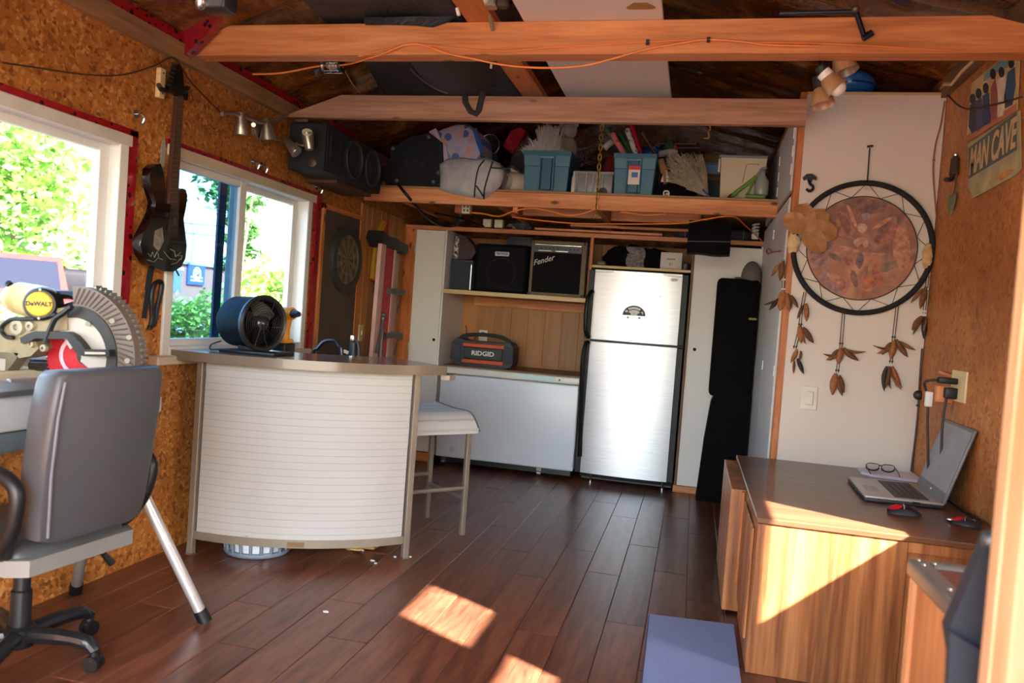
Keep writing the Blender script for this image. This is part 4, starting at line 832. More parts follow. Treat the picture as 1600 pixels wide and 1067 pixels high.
part('rust_patch', P((120, 92, 62), .8, 0, .3), t, lambda b: arcsolid(b, BR_+.002, BR_+.003, R(-70), R(-66), .08, .105, 4))
part('edge_bracket', P((150, 140, 128), .4, .4), t, lambda b: b.box((-1.21, 3.84, ZB-.06), (.05, .10, .03), .003))
# stool
t = T('bar_stool', 'counter stool with pale woven sling seat and taupe metal legs beside the bar', 'stool', (-1.33, 4.24, 0))
e1 = V((-.764, .645, 0)); e1 = V((-.312, .263, 0)).normalized(); e2 = V((-e1.y, e1.x, 0))*-1   # e1 towards the back, e2 to the left
e2 = V((-.645, -.764, 0))
P0 = V((-1.196, 4.262, 0)); SEATZ = .66
cor = [P0, P0+e1*.395, P0+e1*.395+e2*.38, P0+e2*.38]
for c_ in cor:
    mm = Matrix.Translation(c_) @ Matrix((e1, e2, V((0, 0, 1)))).transposed().to_4x4()
    part('leg', TAUPE, t, lambda b: b.box((0, 0, .305), (.028, .028, .61), .003, 1, mm))
for i, z in ((0, .21), (1, .27), (2, .21), (3, .27)):
    part('stretcher', TAUPE, t, lambda b: b.cyl(cor[i]+V((0, 0, z)), cor[(i+1) % 4]+V((0, 0, z)), .012, n=8))
part('seat_frame', TAUPE, t, lambda b: [b.tube([cor[i]+V((0, 0, .598)), cor[(i+1) % 4]+V((0, 0, .598))], .015, 8) for i in range(4)])
def stl(u, v):   # u along e2 (-.03..+.41), v profile from front waterfall to back
    q = -.045 + .47*v; z = .70 - .10*max(0, (0.22-v)/.22)**2.0 - .085*max(0, (v-.80)/.20)**2 - .018*sin(pi*u)*sin(pi*v)
    return P0 + e2*(-.035+.45*u) + e1*q + V((0, 0, z))
def sling(b):
    # the waterfall edge drops towards the room on the right, open side towards the camera
    def top(u, v):
        a = -.03+.46*u; q = -.05+.48*v
        z = .705-.105*max(0, 1-v/.30)**2.2 - .07*max(0, (u-.86)/.14)**2 - .012*sin(pi*v)
        return P0+e2*a+e1*q+V((0, 0, z))
    b.grid(top, 14, 18, flip=True); b.grid(lambda u, v: top(u, v)-V((0, 0, .012)), 14, 18)
part('sling_seat', WEAVE('woven_seat', (206, 204, 200), (160, 156, 150), 60, 30, 3), t, sling, uv=lambda p: ((p-P0).dot(e2), (p-P0).dot(e1)), ang=70)
part('skirt', MESHM, t, lambda b: b.add([P0+e2*a+e1*q+V((0, 0, z)) for a, q, z in [( -.034, -.05+.48*v, .705-.105*max(0, 1-v/.30)**2.2-.012*sin(pi*v)) for v in [k/14 for k in range(15)]]] + [P0+e2*-.034+e1*(-.05+.48*k/14)+V((0, 0, .612)) for k in range(15)] , [(k, k+1, 16+k, 15+k) for k in range(14)]), uv=lambda p: ((p-P0).dot(e1), p.z))
part('skirt', MESHM, t, lambda b: b.add([P0+e1*-.052+e2*(-.03+.46*k/10)+V((0, 0, z)) for z in (.602, .618) for k in range(11)], [(k, k+1, 12+k, 11+k) for k in range(10)]), uv=lambda p: ((p-P0).dot(e2), p.z))
part('seat_piping', P((96, 88, 80), .5), t, lambda b: b.tube([P0+e2*-.036+e1*(-.052+.485*v)+V((0, 0, .706-.105*max(0, 1-v/.30)**2.2-.012*sin(pi*v))) for v in [k/16 for k in range(17)]], .005, 6))
# turbo fan
fb = PZ(318, 545, ZB); fb = V((-2.13, 3.50, ZB))
t = T('floor_fan', 'black round turbo fan standing on the bar top in front of the window', 'fan', fb)
fc = fb+V((0, 0, .150)); ax = V((.94, -.34, 0)).normalized()
FA = Matrix.Translation(fc) @ Matrix((V((0, 0, 1)).cross(ax)*-1, V((0, 0, 1)), ax)).transposed().to_4x4()
FA = frame(fc, V((0, 0, 1)).cross(ax), (0, 0, 1))
part('shroud', P((4, 5, 9), .6, 0, .1, 8, 0, 60, 0, .12), t, lambda b: b.lathe([(.106, -.15), (.125, -.12), (.129, .02), (.137, .05), (.139, .075), (.132, .082), (.122, .07), (.118, .0), (.1, -.11)], 40, FA, cap=False))
part('front_ring', P((34, 33, 33), .35, 0, .1), t, lambda b: b.lathe([(.137, .055), (.141, .075), (.134, .088), (.120, .082), (.114, .065)], 40, FA, cap=False))
part('hub', P((40, 40, 42), .25), t, lambda b: b.lathe([(.001, .092), (.022, .088), (.036, .074), (.036, .03), (.001, .03)], 24, FA, cap=False))
for k in range(3):
    part('blade', P((26, 26, 28), .4), t, lambda b: b.grid(lambda u, v: FA @ V(((.036+.076*u)*cos(k*2.094+v*1.5+u*.4), (.036+.076*u)*sin(k*2.094+v*1.5+u*.4), .03-.045*v)), 5, 6))
part('grille_rings', BLACK, t, lambda b: [b.tube([FA @ V((r*cos(i*pi/18), r*sin(i*pi/18), .086)) for i in range(36)], .0014, 4, True) for r in (.05, .062, .074, .086, .098, .110)])
part('grille_spokes', BLACK, t, lambda b: [b.cyl(FA @ V((.03*cos(i*pi/5), .03*sin(i*pi/5), .086)), FA @ V((.118*cos(i*pi/5+.5), .118*sin(i*pi/5+.5), .084)), .0016, n=4) for i in range(10)])
part('dark_back_plate', BLACK, t, lambda b: b.lathe([(.10, -.105), (.10, -.10), (.04, -.07), (.001, -.065)], 30, FA))  # black disc added so the inside of the shroud looks dark
part('rear_grille', BLACK, t, lambda b: [b.cyl(FA @ V((.02*cos(i*pi/12), .02*sin(i*pi/12), -.15)), FA @ V((.106*cos(i*pi/12), .106*sin(i*pi/12), -.148)), .002, n=4) for i in range(24)])
part('base', P((24, 28, 34), .4), t, lambda b: (b.box(fb+V((.04, -.02, .008)), (.30, .20, .016), .006, 2), b.box(fb+V((0, 0, .022)), (.10, .10, .03), .006, 2)))
part('switch_cord', P((18, 40, 60), .5), t, lambda b: b.tube(smoothpath([fb+V((-.12, -.08, .05)), fb+V((-.16, -.10, .03)), fb+V((-.15, -.12, .008)), fb+V((-.10, -.11, .012))]), .004, 6))
# cordless drill
db = V((-2.09, 3.74, ZB)); t = T('cordless_drill', 'yellow and black cordless drill standing behind the fan on the bar', 'drill', db)
YEL2 = P((226, 150, 26), .5, 0, .1)
part('battery', BLACK, t, lambda b: b.box(db+V((0, 0, .024)), (.075, .11, .048), .008, 2))
part('battery_cap', YEL2, t, lambda b: b.box(db+V((0, 0, .058)), (.066, .09, .02), .008, 2))
part('grip', YEL2, t, lambda b: b.tube([db+V((0, 0, .06)), db+V((.004, 0, .12)), db+V((.012, 0, .18))], [.026, .019, .024], 12))
part('motor_body', YEL2, t, lambda b: b.tube([db+V((-.05, .03, .205)), db+V((-.04, .025, .205)), db+V((.045, -.02, .205)), db+V((.055, -.025, .205))], [.024, .032, .033, .026], 14))
part('chuck', BLACK, t, lambda b: b.tube([db+V((.055, -.025, .205)), db+V((.10, -.05, .205))], [.024, .014], 12))
part('vent', BLACK, t, lambda b: b.box(db+V((.012, -.034, .205)), (.03, .008, .02), .003))
# tubular chair back and tap behind the bar
t = T('folded_metal_chair', 'dark tubular chair back rising behind the bar under the dartboard', 'chair', (-1.95, 4.45, 0))
BT = P((36, 38, 46), .3, .4)
q = [PY(x, y, 4.45) for x, y in ((488, 556), (497, 544), (505, 535), (514, 532), (524, 533), (529, 541), (534, 553))]
part('back_tube', BT, t, lambda b: b.tube(smoothpath([V((q[0].x-.03, 4.45, .0)), V((q[0].x-.01, 4.45, .6))]+q+[V((q[-1].x+.02, 4.45, .6)), V((q[-1].x+.03, 4.45, .0))]), .013, 8))
part('seat', BT, t, lambda b: b.bb((q[0].x-.01, 4.45, .43), (q[-1].x+.01, 4.78, .455), .01, 2))
part('leg', BT, t, lambda b: (b.cyl((q[0].x-.02, 4.80, 0), (q[0].x, 4.76, .44), .011, n=8)))
part('leg', BT, t, lambda b: (b.cyl((q[-1].x+.02, 4.80, 0), (q[-1].x, 4.76, .44), .011, n=8)))
bq = V((-1.83, 4.10, ZB)); bq = V((-1.93, 4.9, 0))
t = T('floor_pump', 'dark upright hand pump with a silver top behind the bar by the dartboard', 'pump', (PY(552, 540, 4.7).x, 4.7, 0))
px_ = PY(552, 540, 4.7)
part('barrel', P((32, 40, 56), .35), t, lambda b: b.cyl((px_.x, 4.7, .02), (px_.x, 4.7, px_.z+.02), .026, n=14))
part('silver_top', CHROME, t, lambda b: b.lathe([(.018, px_.z+.02), (.022, px_.z+.035), (.018, px_.z+.065), (.006, px_.z+.072)], 16, Matrix.Translation((px_.x-.008, 4.7, 0))))
part('side_lever', P((24, 26, 34), .4), t, lambda b: b.tube(smoothpath([(px_.x+.01, 4.7, px_.z+.05), (px_.x+.035, 4.70, px_.z), (px_.x+.045, 4.7, px_.z-.08)]), .009, 7))
part('foot_plate', BLACK, t, lambda b: b.box((px_.x, 4.7, .01), (.12, .22, .02), .006, 2))
part('white_nozzle', P((190, 186, 180), .5), t, lambda b: b.tube(smoothpath([PY(545, 552, 4.69), PY(538, 549, 4.69), PY(533, 552, 4.68)]), .012, 7))
# small white switch on the far panelling
q = PX(559, 520, XL+.014); t = T('cream_switch', 'cream wall switch at the far edge of the dart backing board', 'switch', q)
part('plate', P((206, 188, 150), .5), t, lambda b: b.box((XL+.018, 5.40, q.z), (.008, .07, .12), .002)); part('toggle', P((220, 204, 170), .5), t, lambda b: b.box((XL+.026, 5.40, q.z), (.012, .012, .03), .002))
# things under the bar
fq = V((-2.04, 3.52, 0))
t = T('slatted_basket', 'round blue-grey plastic basket with white inside under the bar', 'basket', fq)
BL = P((112, 126, 144), .5)
part('base_ring', BL, t, lambda b: b.tube([fq+V((.15*cos(i*pi/14), .15*sin(i*pi/14), .013)) for i in range(28)], .013, 8, True))
part('top_ring', BL, t, lambda b: b.tube([fq+V((.17*cos(i*pi/14), .17*sin(i*pi/14), .12)) for i in range(28)], .010, 8, True))
for k in range(20): part('slat', BL, t, lambda b: b.tube([fq+V((.152*cos(k*pi/10), .152*sin(k*pi/10), .013)), fq+V((.168*cos(k*pi/10), .168*sin(k*pi/10), .12))], .008, 6))
part('liner', P((220, 224, 228), .5), t, lambda b: b.lathe([(.135, .004), (.15, .12)], 28, Matrix.Translation(fq)))
bq = V((-1.66, 3.79, 0)); t = T('tan_bag', 'flat tan paper bag lying on the floor under the bar', 'bag', bq)
part('bag', P((200, 160, 96), .7, 0, .15, 10), t, lambda b: b.sph(bq+V((0, 0, .026)), (.15, .11, .026), 4, .35, 3, 3), ang=60)
part('folded_rim', P((178, 138, 78), .7), t, lambda b: b.tube([bq+V((.12*cos(i*.5), .085*sin(i*.5), .018)) for i in range(13)], .006, 5))
for k, (x, y) in enumerate(((582, 877), (587, 881), (567, 861), (509, 957), (641, 871), (617, 871))):
    q = PZ(x, y, 0); t = tag(part('paper_scrap', P((206, 204, 198), .8), None, lambda b: b.sph(q+V((0, 0, .004)), (.014 if k in (0, 3) else .008, .008, .0045), 2, .4, 4, k)), ['white crumb beside the bar leg, the larger one of the near pair', 'white crumb beside the bar leg, the smaller one of the near pair', 'tiny white crumb just in front of the bar panel', 'white scrap alone on the floor before the sun patch', 'white crumb right of the bar foot', 'white crumb left of the bar foot'][k], 'crumb', 'white crumbs on the floor')
# ------------------------------------------------------------------ overhead storage shelf and its load
t = T('storage_shelf', 'overhead storage shelf with orange fir front beam above the cabinets', 'shelf', (-1, 5.9, 2.01))
YSH = 5.27; ZD = 2.128
part('front_beam', FIR, t, lambda b: b.bb((XL+.03, YSH, 2.012), (.452, YSH+.038, 2.112), .003))
dk = part('deck', WOOD('plywood_deck', (136, 100, 62), (166, 128, 84), (184, 146, 100), 0, 4, .6, 0, 0), t, lambda b: b.bb((XL+.03, YSH+.002, 2.113), (.452, 6.9, 2.127)))
for x in (-2.1, -1.40, -.70, .02): part('cross_joist', FIRY, t, lambda b: b.bb((x-.02, YSH+.04, 2.016), (x+.02, 6.88, 2.112)))
for xa, xb, yy, z0, z1 in ((-1.34, -.73, 5.84, 2.03, 2.105), (-.67, -.02, 5.84, 2.02, 2.10), (-1.0, -.04, 6.02, 1.985, 2.005), (-1.3, -.3, 6.12, 1.958, 1.975)):
    part('blocking', FIR, t, lambda b: b.bb((xa, yy, z0), (xb, yy+.03, z1), .002))
part('nailing_block', FIRZ, t, lambda b: b.bb((-1.29, 5.30, 1.975), (-1.255, 5.36, 2.013)))
def onshelf(x, y=None, dy=.03): return PY(x, 300, YSH+dy).x
# hanging brass chain
cx0, cx1 = PY(941, 192, 4.72), PY(931, 332, YSH-.015)
top = V((PY(941, 192, YSH-.02).x, YSH-.02, PY(941, 180, YSH-.02).z)); bot = V((PY(931, 334, YSH-.02).x, YSH-.02, PY(931, 334, YSH-.02).z))
t = T('brass_chain', 'brass link chain hanging down in front of the storage shelf beam', 'chain', bot)
nL = 20
for k in range(nL):
    p = bot.lerp(top, (k+.5)/nL); ln = (top-bot).length/nL*.72; ang = 0 if k % 2 else pi/2
    part('link', BRASS, t, lambda b: b.tube([p + V((.011*cos(q)*cos(ang), .011*cos(q)*sin(ang), ln*sin(q))) for q in [i*pi/6 for i in range(12)]], .0036, 5, True))
part('hook_end', BRASS, t, lambda b: b.tube(smoothpath([bot+V((0, 0, .01)), bot+V((0, -.012, -.01)), bot+V((0, 0, -.03)), bot+V((0, .014, -.02))]), .004, 6))
# gold hook under the second joist
q = PY(1109, 197, 4.19); t = T('gold_cup_hook', 'small gold hook screwed under the greyer second joist', 'hook', q)
part('hook', BRASS, t, lambda b: b.tube(smoothpath([(q.x, 4.19, 2.316), (q.x+.004, 4.19, 2.298), (q.x-.004, 4.19, 2.285), (q.x+.002, 4.19, 2.262), (q.x-.006, 4.19, 2.252), (q.x-.024, 4.19, 2.252)]), .004, 6))
# black stage monitor
def Q(x, y, Y): p = PY(x, y, Y); return (p.x, p.z)
WF = lambda Y: frame((0, Y, 0), (1, 0, 0), (0, 0, 1))
t = T('stage_monitor', 'black wedge speaker cabinet with corner bolts, left end of the storage shelf', 'speaker', (onshelf(650), 5.5, ZD))
YM = 5.42
part('cabinet', P((13, 14, 17), .65, 0, .2, 30, .2, 300), t, lambda b: b.prism([Q(610, 233, YM), Q(640, 214, YM), Q(672, 208, YM), Q(690, 222, YM), (Q(694, 290, YM)[0], ZD), (Q(611, 290, YM)[0], ZD)], .34, WF(YM+.34)), ang=40)
part('face', P((17, 18, 21), .8), t, lambda b: b.prism([Q(614, 236, YM), Q(640, 219, YM), Q(670, 213, YM), Q(685, 226, YM), Q(688, 288, YM), Q(615, 284, YM)], .006, WF(YM)), ang=40)
for x, y in ((617, 284), (674, 286), (690, 272), (611, 234), (667, 216)): part('corner_bolt', P((50, 52, 56), .5, .3), t, lambda b: b.cyl(PY(x+(-5 if x > 685 else 3), y-2, YM-.004), PY(x+(-5 if x > 685 else 3), y-2, YM-.016), .014, n=12))
part('jack_panel', P((9, 9, 10), .7), t, lambda b: [b.lathe([(.024, 0), (.024, .004), (.018, .006), (.012, .002)], 16, WALLY(PY(x, y, YM-.005))) for x, y in ((636, 254), (648, 253), (660, 257))])
t = T('dark_crate', 'dark brownish box in the corner behind the wall speaker', 'box', (PY(603, 280, 5.6).x, 5.7, ZD))
part('carton', P((70, 42, 34), .7, 0, .2), t, lambda b: b.bb((PY(593, 280, 5.6).x, 5.6, ZD), (PY(610, 280, 5.6).x, 5.9, ZD+.20), .006))
part('tape', P((150, 132, 112), .6), t, lambda b: b.bb((PY(597, 280, 5.6).x, 5.598, ZD+.01), (PY(603, 280, 5.6).x, 5.602, ZD+.08)))
# bedding bag with floral print
FLO = NT('floral_print'); FLO.set(rough=.35, coat=.3); c = FLO.coord(rot=(R(90), 0, 0)); v1 = FLO.n('TexVoronoi', voronoi_dimensions='2D'); v1.inputs['Scale'].default_value = 15; FLO.l(c, v1.inputs['Vector'])
sp = FLO.n('SeparateColor'); FLO.l(v1.outputs['Color'], sp)
cc = FLO.ramp(sp.outputs[0], [(.0, (96, 98, 176)), (.3, (70, 110, 190)), (.55, (204, 184, 214)), (.8, (236, 176, 130)), (1, (188, 150, 200))]); mk = FLO.ramp(v1, [(.38, 'ffffff'), (.46, '000000')])
FLO.l(FLO.mix(mk, (200, 190, 206), cc), FLO.b, 0)
YB_ = 5.50
t = T('bedding_bag', 'clear bag of floral blue and lilac bedding between the monitor and the fan', 'bag', (onshelf(720), 5.7, ZD))
def bag(b):
    pts = [Q(676, 208, YB_), Q(690, 200, YB_), Q(712, 193, YB_), (Q(730, 192, YB_)), Q(748, 206, YB_), Q(756, 218, YB_), Q(757, 262, YB_), Q(700, 268, YB_), Q(688, 258, YB_), Q(684, 232, YB_)]
    n = len(pts); cx = sum(p[0] for p in pts)/n; cz = sum(p[1] for p in pts)/n
    for k, (y, s_) in enumerate(((YB_-.02, .78), (YB_, 1), (YB_+.25, 1.02))): pass
    rings = [[(cx+(p[0]-cx)*s_, y, cz+(p[1]-cz)*s_) for p in pts] for y, s_ in ((YB_-.035, .6), (YB_-.015, .88), (YB_+.03, 1), (YB_+.22, 1.02))]
    b.add([p for r in rings for p in r], [(i*n+j, (i+1)*n+j, (i+1)*n+(j+1) % n, i*n+(j+1) % n) for i in range(3) for j in range(n)] + [tuple(range(n)), tuple(range(3*n, 4*n))[::-1]])
part('bedding', FLO.m, t, bag, ang=30)
PINKB = P((220, 198, 212), .5, 0, .08)
part('pink_edge', PINKB, t, lambda b: b.prism([Q(674, 208, YB_), Q(684, 203, YB_), Q(692, 220, YB_), Q(700, 232, YB_), Q(707, 262, YB_), Q(692, 266, YB_), Q(684, 245, YB_), Q(682, 228, YB_)], .05, WF(YB_+.0)), ang=30)
part('blue_strap', P((60, 110, 180), .5), t, lambda b: b.tube(smoothpath([PY(742, 202, YB_-.03), PY(747, 220, YB_-.045), PY(754, 240, YB_-.04)]), .018, 6))
# silver grey tarp bundle
t = T('grey_tarp_bundle', 'folded silver grey tarp with black straps drooping over the shelf edge', 'tarp', (onshelf(735), 5.36, ZD))
TP = NT('silver_tarp'); TP.set(rough=.5); c = TP.coord(); nz = TP.noise(c, 7, 5, .6, 1); TP.l(TP.ramp(nz, [(.3, (158, 156, 156)), (.7, (190, 188, 186))]), TP.b, 0); TP.bump(TP.noise(c, 9, 4, .55, 2), .6, .02)
TPTS = [(688, 258), (700, 249), (722, 247), (745, 250), (762, 247), (782, 256), (790, 272), (783, 292), (770, 304), (757, 313), (735, 309), (705, 303), (689, 298), (689, 275)]
def tarp(b, Y=5.335, depth=.30):
    pts = [Q(x, y, Y-.05) for x, y in TPTS]; n = len(pts); cx = sum(p[0] for p in pts)/n; cz = sum(p[1] for p in pts)/n
    rings = [[(cx+(p[0]-cx)*s_, y, cz+(p[1]-cz)*s_) for p in pts] for y, s_ in ((5.215, .55), (5.222, .8), (5.24, .95), (5.262, 1.0))]
    back = [[(p[0], y, max(p[1], ZD+.002)) for p in pts] for y in (5.269, 5.55)]
    rings += back; k = len(rings)
    b.add([p for r in rings for p in r], [(i*n+j, (i+1)*n+j, (i+1)*n+(j+1) % n, i*n+(j+1) % n) for i in range(k-1) for j in range(n)] + [tuple(range(n)), tuple(range((k-1)*n, k*n))[::-1]])
part('folds', TP.m, t, tarp, ang=70)
for L in (((757, 250), (748, 262), (743, 285), (741, 308)), ((770, 252), (764, 270), (757, 295), (756, 311)), ((768, 262), (785, 263), (798, 262)), ((744, 290), (752, 302), (756, 308))):
    part('black_strap', P((34, 38, 44), .7), t, lambda b: b.tube(smoothpath([PY(x, y, 5.213) for x, y in L]), .0055, 6))
t = T('beige_cloth_roll', 'rolled beige canvas cone beside the left teal bin', 'cloth', (onshelf(803), 5.4, ZD))
def roll_(b):
    a = PY(792, 284, 5.32); c = PY(826, 288, 5.48)
    b.tube([a, a.lerp(c, .3), a.lerp(c, .7), c], [.062, .075, .07, .06], 16, caps=False); b.tube([a+V((0.004, .004, 0)), c], [.057, .055], 16, caps=False)
part('roll', P((206, 194, 172), .7, 0, .1, 6, .3, 20), t, roll_, ang=70)
part('loose_flap', P((196, 186, 168), .7, 0, .1, 6, .3, 20), t, lambda b: b.prism([Q(797, 262, 5.37), Q(815, 272, 5.37), Q(832, 300, 5.37), Q(812, 299, 5.37), Q(804, 285, 5.37)], .02, WF(5.39)))
t = T('grey_tarp_scrap', 'dark grey folded plastic sheet behind the beige canvas roll', 'tarp', (onshelf(800), 5.6, ZD))
part('sheet', P((112, 114, 118), .5, 0, .15, 6, .3, 16), t, lambda b: b.sph((PY(800, 275, 5.6).x, 5.64, ZD+.11), (.14, .10, .11), 4, .35, 2.5, 8), ang=70)
# desk fan head
t = T('chrome_work_lamp', 'round dark chrome lamp head behind the bedding bag', 'lamp', PY(765, 226, 5.75))
q = PY(765, 226, 5.72)
part('reflector', P((120, 116, 108), .25, .8, .2), t, lambda b: b.lathe([(.074, 0), (.078, .01), (.05, -.03), (.03, -.05), (.012, -.052)], 28, WALLY(q), cap=False))
part('rim', CHROME, t, lambda b: b.tube([q+V((.077*cos(i*pi/14), -.006, .077*sin(i*pi/14))) for i in range(28)], .005, 6, True))
part('bulb', P((150, 130, 110), .3), t, lambda b: b.sph(q+V((-.005, .0, -.012)), .022, 2))
part('stand', BLACK, t, lambda b: b.bb((q.x-.06, q.y+.03, ZD), (q.x+.06, q.y+.16, q.z-.02), .01))
t = T('red_gift_bag', 'shiny dark red bag leaning behind the left teal bin', 'bag', (onshelf(805), 5.9, ZD))
part('bag', P((150, 20, 36), .25, 0, .3, 7, .5, 14), t, lambda b: b.prism([Q(786, 228, 5.8), Q(798, 205, 5.8), Q(812, 199, 5.8), Q(822, 204, 5.8), Q(810, 226, 5.8), Q(800, 240, 5.8)], .10, WF(5.9)), ang=30)
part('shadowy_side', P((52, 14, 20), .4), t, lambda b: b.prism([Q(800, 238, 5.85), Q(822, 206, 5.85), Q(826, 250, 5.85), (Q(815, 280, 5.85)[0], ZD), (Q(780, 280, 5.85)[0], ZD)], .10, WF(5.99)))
# teal bins
TEAL = P((52, 106, 124), .42, 0, .05, 3); TEALD = P((44, 92, 110), .42, 0, .05)
def bin_(label, xl, xr, yt, Yb, grp, hx0, hx1):
    t = T('storage_bin', label, 'bin', ((PY(xl, 300, Yb).x+PY(xr, 300, Yb).x)/2, Yb+.2, ZD), group=grp)
    a, c = PY(xl, yt, Yb), PY(xr, yt, Yb); zt = (a.z+c.z)/2; w_ = c.x-a.x; cx = (a.x+c.x)/2; h = zt-ZD
    def ring(wf, z, d0, d1): return [(cx-wf*w_/2, Yb+d0, z), (cx+wf*w_/2, Yb+d0, z), (cx+wf*w_/2, Yb+d1, z), (cx-wf*w_/2, Yb+d1, z)]
    def shell_(b):
        for wf0, wf1, z0, z1, d in ((.90, .955, ZD+.001, ZD+h*.62, .012), (.965, 1.0, ZD+h*.62, zt-.03, .004), (1.03, 1.03, zt-.032, zt, -.006)):
            lo = ring(wf0, z0, d, .42); hi = ring(wf1, z1, d-.008 if z1 < zt else d, .42)
            b.add(lo+hi, [(3, 2, 1, 0)] + [(j, (j+1) % 4, 4+(j+1) % 4, 4+j) for j in range(4)])
    o = part('tub', TEAL, t, shell_)
    bv = o.modifiers.new('bevel', 'BEVEL'); bv.width = .006; bv.segments = 2
    part('rim_floor', TEALD, t, lambda b: b.bb((cx-w_*.48, Yb+.01, zt-.05), (cx+w_*.48, Yb+.41, zt-.034)))
    x0, x1 = PY(hx0, 280, Yb).x, PY(hx1, 280, Yb).x
    part('handle_panel', TEALD, t, lambda b: b.bb((x0+.012, Yb-.014, ZD+.012), (x1-.012, Yb+.02, zt-.045), .004))
    for x in (x0, x1): part('rib', TEAL, t, lambda b: b.bb((x-.006, Yb-.017, ZD+.012), (x+.006, Yb+.02, zt-.03), .003))
    part('handle', P((96, 150, 164), .4), t, lambda b: b.bb((x0-.005, Yb-.024, zt-.052), (x1+.005, Yb+.01, zt-.036), .004))
    return t, cx, zt, w_
tb1, bx1, bz1, bw1 = bin_('teal plastic bin stuffed with white tinsel tree branches', 819, 893, 236, 5.31, 'teal bins on the storage shelf', 843, 864)
tb2, bx2, bz2, bw2 = bin_('teal plastic bin with a price sticker and gift-wrap rolls', 960, 1027, 240, 5.31, 'teal bins on the storage shelf', 979, 1000)
q = PY(990, 275, 5.29)
st_ = part('sticker', P((226, 216, 204), .5), tb2, lambda b: b.bb((PY(981, 280, 5.29).x, 5.293, PY(990, 288, 5.29).z), (PY(999, 280, 5.29).x, 5.297, PY(990, 259, 5.29).z)))
part('red_header', P((204, 50, 44), .5), st_, lambda b: b.bb((PY(981, 280, 5.29).x, 5.292, PY(990, 265, 5.29).z), (PY(999, 280, 5.29).x, 5.296, PY(990, 259, 5.29).z)))
part('blue_print', P((70, 110, 160), .5), st_, lambda b: b.bb((PY(986, 280, 5.29).x, 5.292, PY(990, 277, 5.29).z), (PY(996, 280, 5.29).x, 5.296, PY(990, 269, 5.29).z)))
def tuft(b, base, n, L, spread, r=.0035, up=.9, seed=3):
    rnd = random.Random(seed)
    for k in range(n):
        a = rnd.uniform(0, 2*pi); s_ = rnd.uniform(.1, 1)*spread; l = L*rnd.uniform(.5, 1)
        d = V((cos(a)*s_, sin(a)*s_, up)).normalized(); p = V(base)+V((rnd.uniform(-1, 1)*.04, rnd.uniform(-1, 1)*.04, 0))
        m_ = p+d*l*.5+V((rnd.uniform(-1, 1), rnd.uniform(-1, 1), 0))*.01
        b.tube([p, m_, p+d*l], [r, r*.8, r*.3], 4, caps=False)
t = T('white_tinsel_tree', 'white tinsel tree branches sticking out of the left teal bin', 'tree', (bx1, 5.5, bz1-.03))
WT = P((214, 206, 198), .6, 0, .15, 30)
def tins(b):
    c0 = V((PY(857, 230, 5.45).x, 5.45, bz1-.032))
    tuft(b, c0, 700, .25, .40, .0036, 1, 5)
    tuft(b, c0+V((-.09, -.05, .02)), 420, .085, 1.6, .0034, .6, 6); tuft(b, c0+V((.05, -.05, .02)), 420, .085, 1.4, .0034, .6, 8); tuft(b, c0+V((-.02, -.06, .02)), 300, .14, .9, .0034, .8, 12)
o = part('tinsel', WT, t, tins); o['kind'] = 'stuff'
for (x, y) in ((870, 232), (836, 218)): part('tip', WT, t, lambda b: b.tube([PY(x, y+14, 5.42), PY(x, y, 5.42)], [.006, .003], 5))
t = T('white_plush_toy', 'off-white plush toy behind the right edge of the left teal bin', 'toy', (PY(890, 215, 5.75).x, 5.8, ZD))
PL = P((184, 178, 168), .95, 0, .15, 30, .6, 60)
q = PY(889, 204, 5.78); part('head', PL, t, lambda b: b.sph(q, (.062, .06, .058), 3, .15, 4, 2))
part('body', P((196, 182, 150), .95, 0, .15, 30, .6, 60), t, lambda b: b.sph(q+V((.0, 0, -.14)), (.07, .07, .10), 3, .12, 3, 4))
part('ear', PL, t, lambda b: [b.sph(q+V((s_*.05, 0, .045)), (.022, .02, .024), 2) for s_ in (-1, 1)])
part('leg', PL, t, lambda b: b.bb((q.x-.05, 5.74, ZD), (q.x+.05, 5.84, q.z-.20), .02, 2))
t = T('grey_plastic_tub', 'grey translucent plastic tub between the two teal bins', 'tub', (onshelf(923), 5.5, ZD))
GT_ = P((132, 134, 134), .3, 0, .08)
gx0, gx1, gz = PY(897, 290, 5.36).x, PY(957, 290, 5.36).x, PY(925, 269, 5.36).z
part('tub', GT_, t, lambda b: b.bb((gx0, 5.36, ZD+.001), (gx1, 5.66, gz), .012, 2))
part('rib', P((160, 162, 160), .3), t, lambda b: [b.bb((gx0+(gx1-gx0)*f-.006, 5.352, ZD+.01), (gx0+(gx1-gx0)*f+.006, 5.365, gz-.01), .003) for f in (.06, .32, .5, .74)])
part('rim', P((150, 150, 148), .3), t, lambda b: b.bb((gx0-.008, 5.35, gz-.012), (gx1+.008, 5.67, gz+.006), .005))
part('dark_wheel', BLACK, t, lambda b: b.cyl((gx1-.06, 5.352, ZD+.018), (gx1-.06, 5.34, ZD+.018), .03, n=16))
t = T('white_bottle', 'white slim bottle standing between left teal bin and grey tub', 'bottle', (PY(896, 285, 5.34).x-.01, 5.38, ZD))
part('bottle', P((196, 196, 192), .3), t, lambda b: b.lathe([(.014, ZD+.001), (.016, ZD+.01), (.016, ZD+.10), (.008, ZD+.13), (.008, ZD+.15)], 14, Matrix.Translation((PY(896.5, 285, 5.345).x, 5.345, 0))))
t = T('dark_coat_heap', 'dark grey folded coat heaped behind the grey tub', 'clothing', (PY(918, 245, 5.9).x, 5.95, ZD))
part('folds', P((44, 44, 50), .9, 0, .2, 8), t, lambda b: b.sph((PY(918, 245, 5.85).x, 5.95, ZD+.15), (.17, .14, .15), 4, .3, 2.4, 11), ang=70)
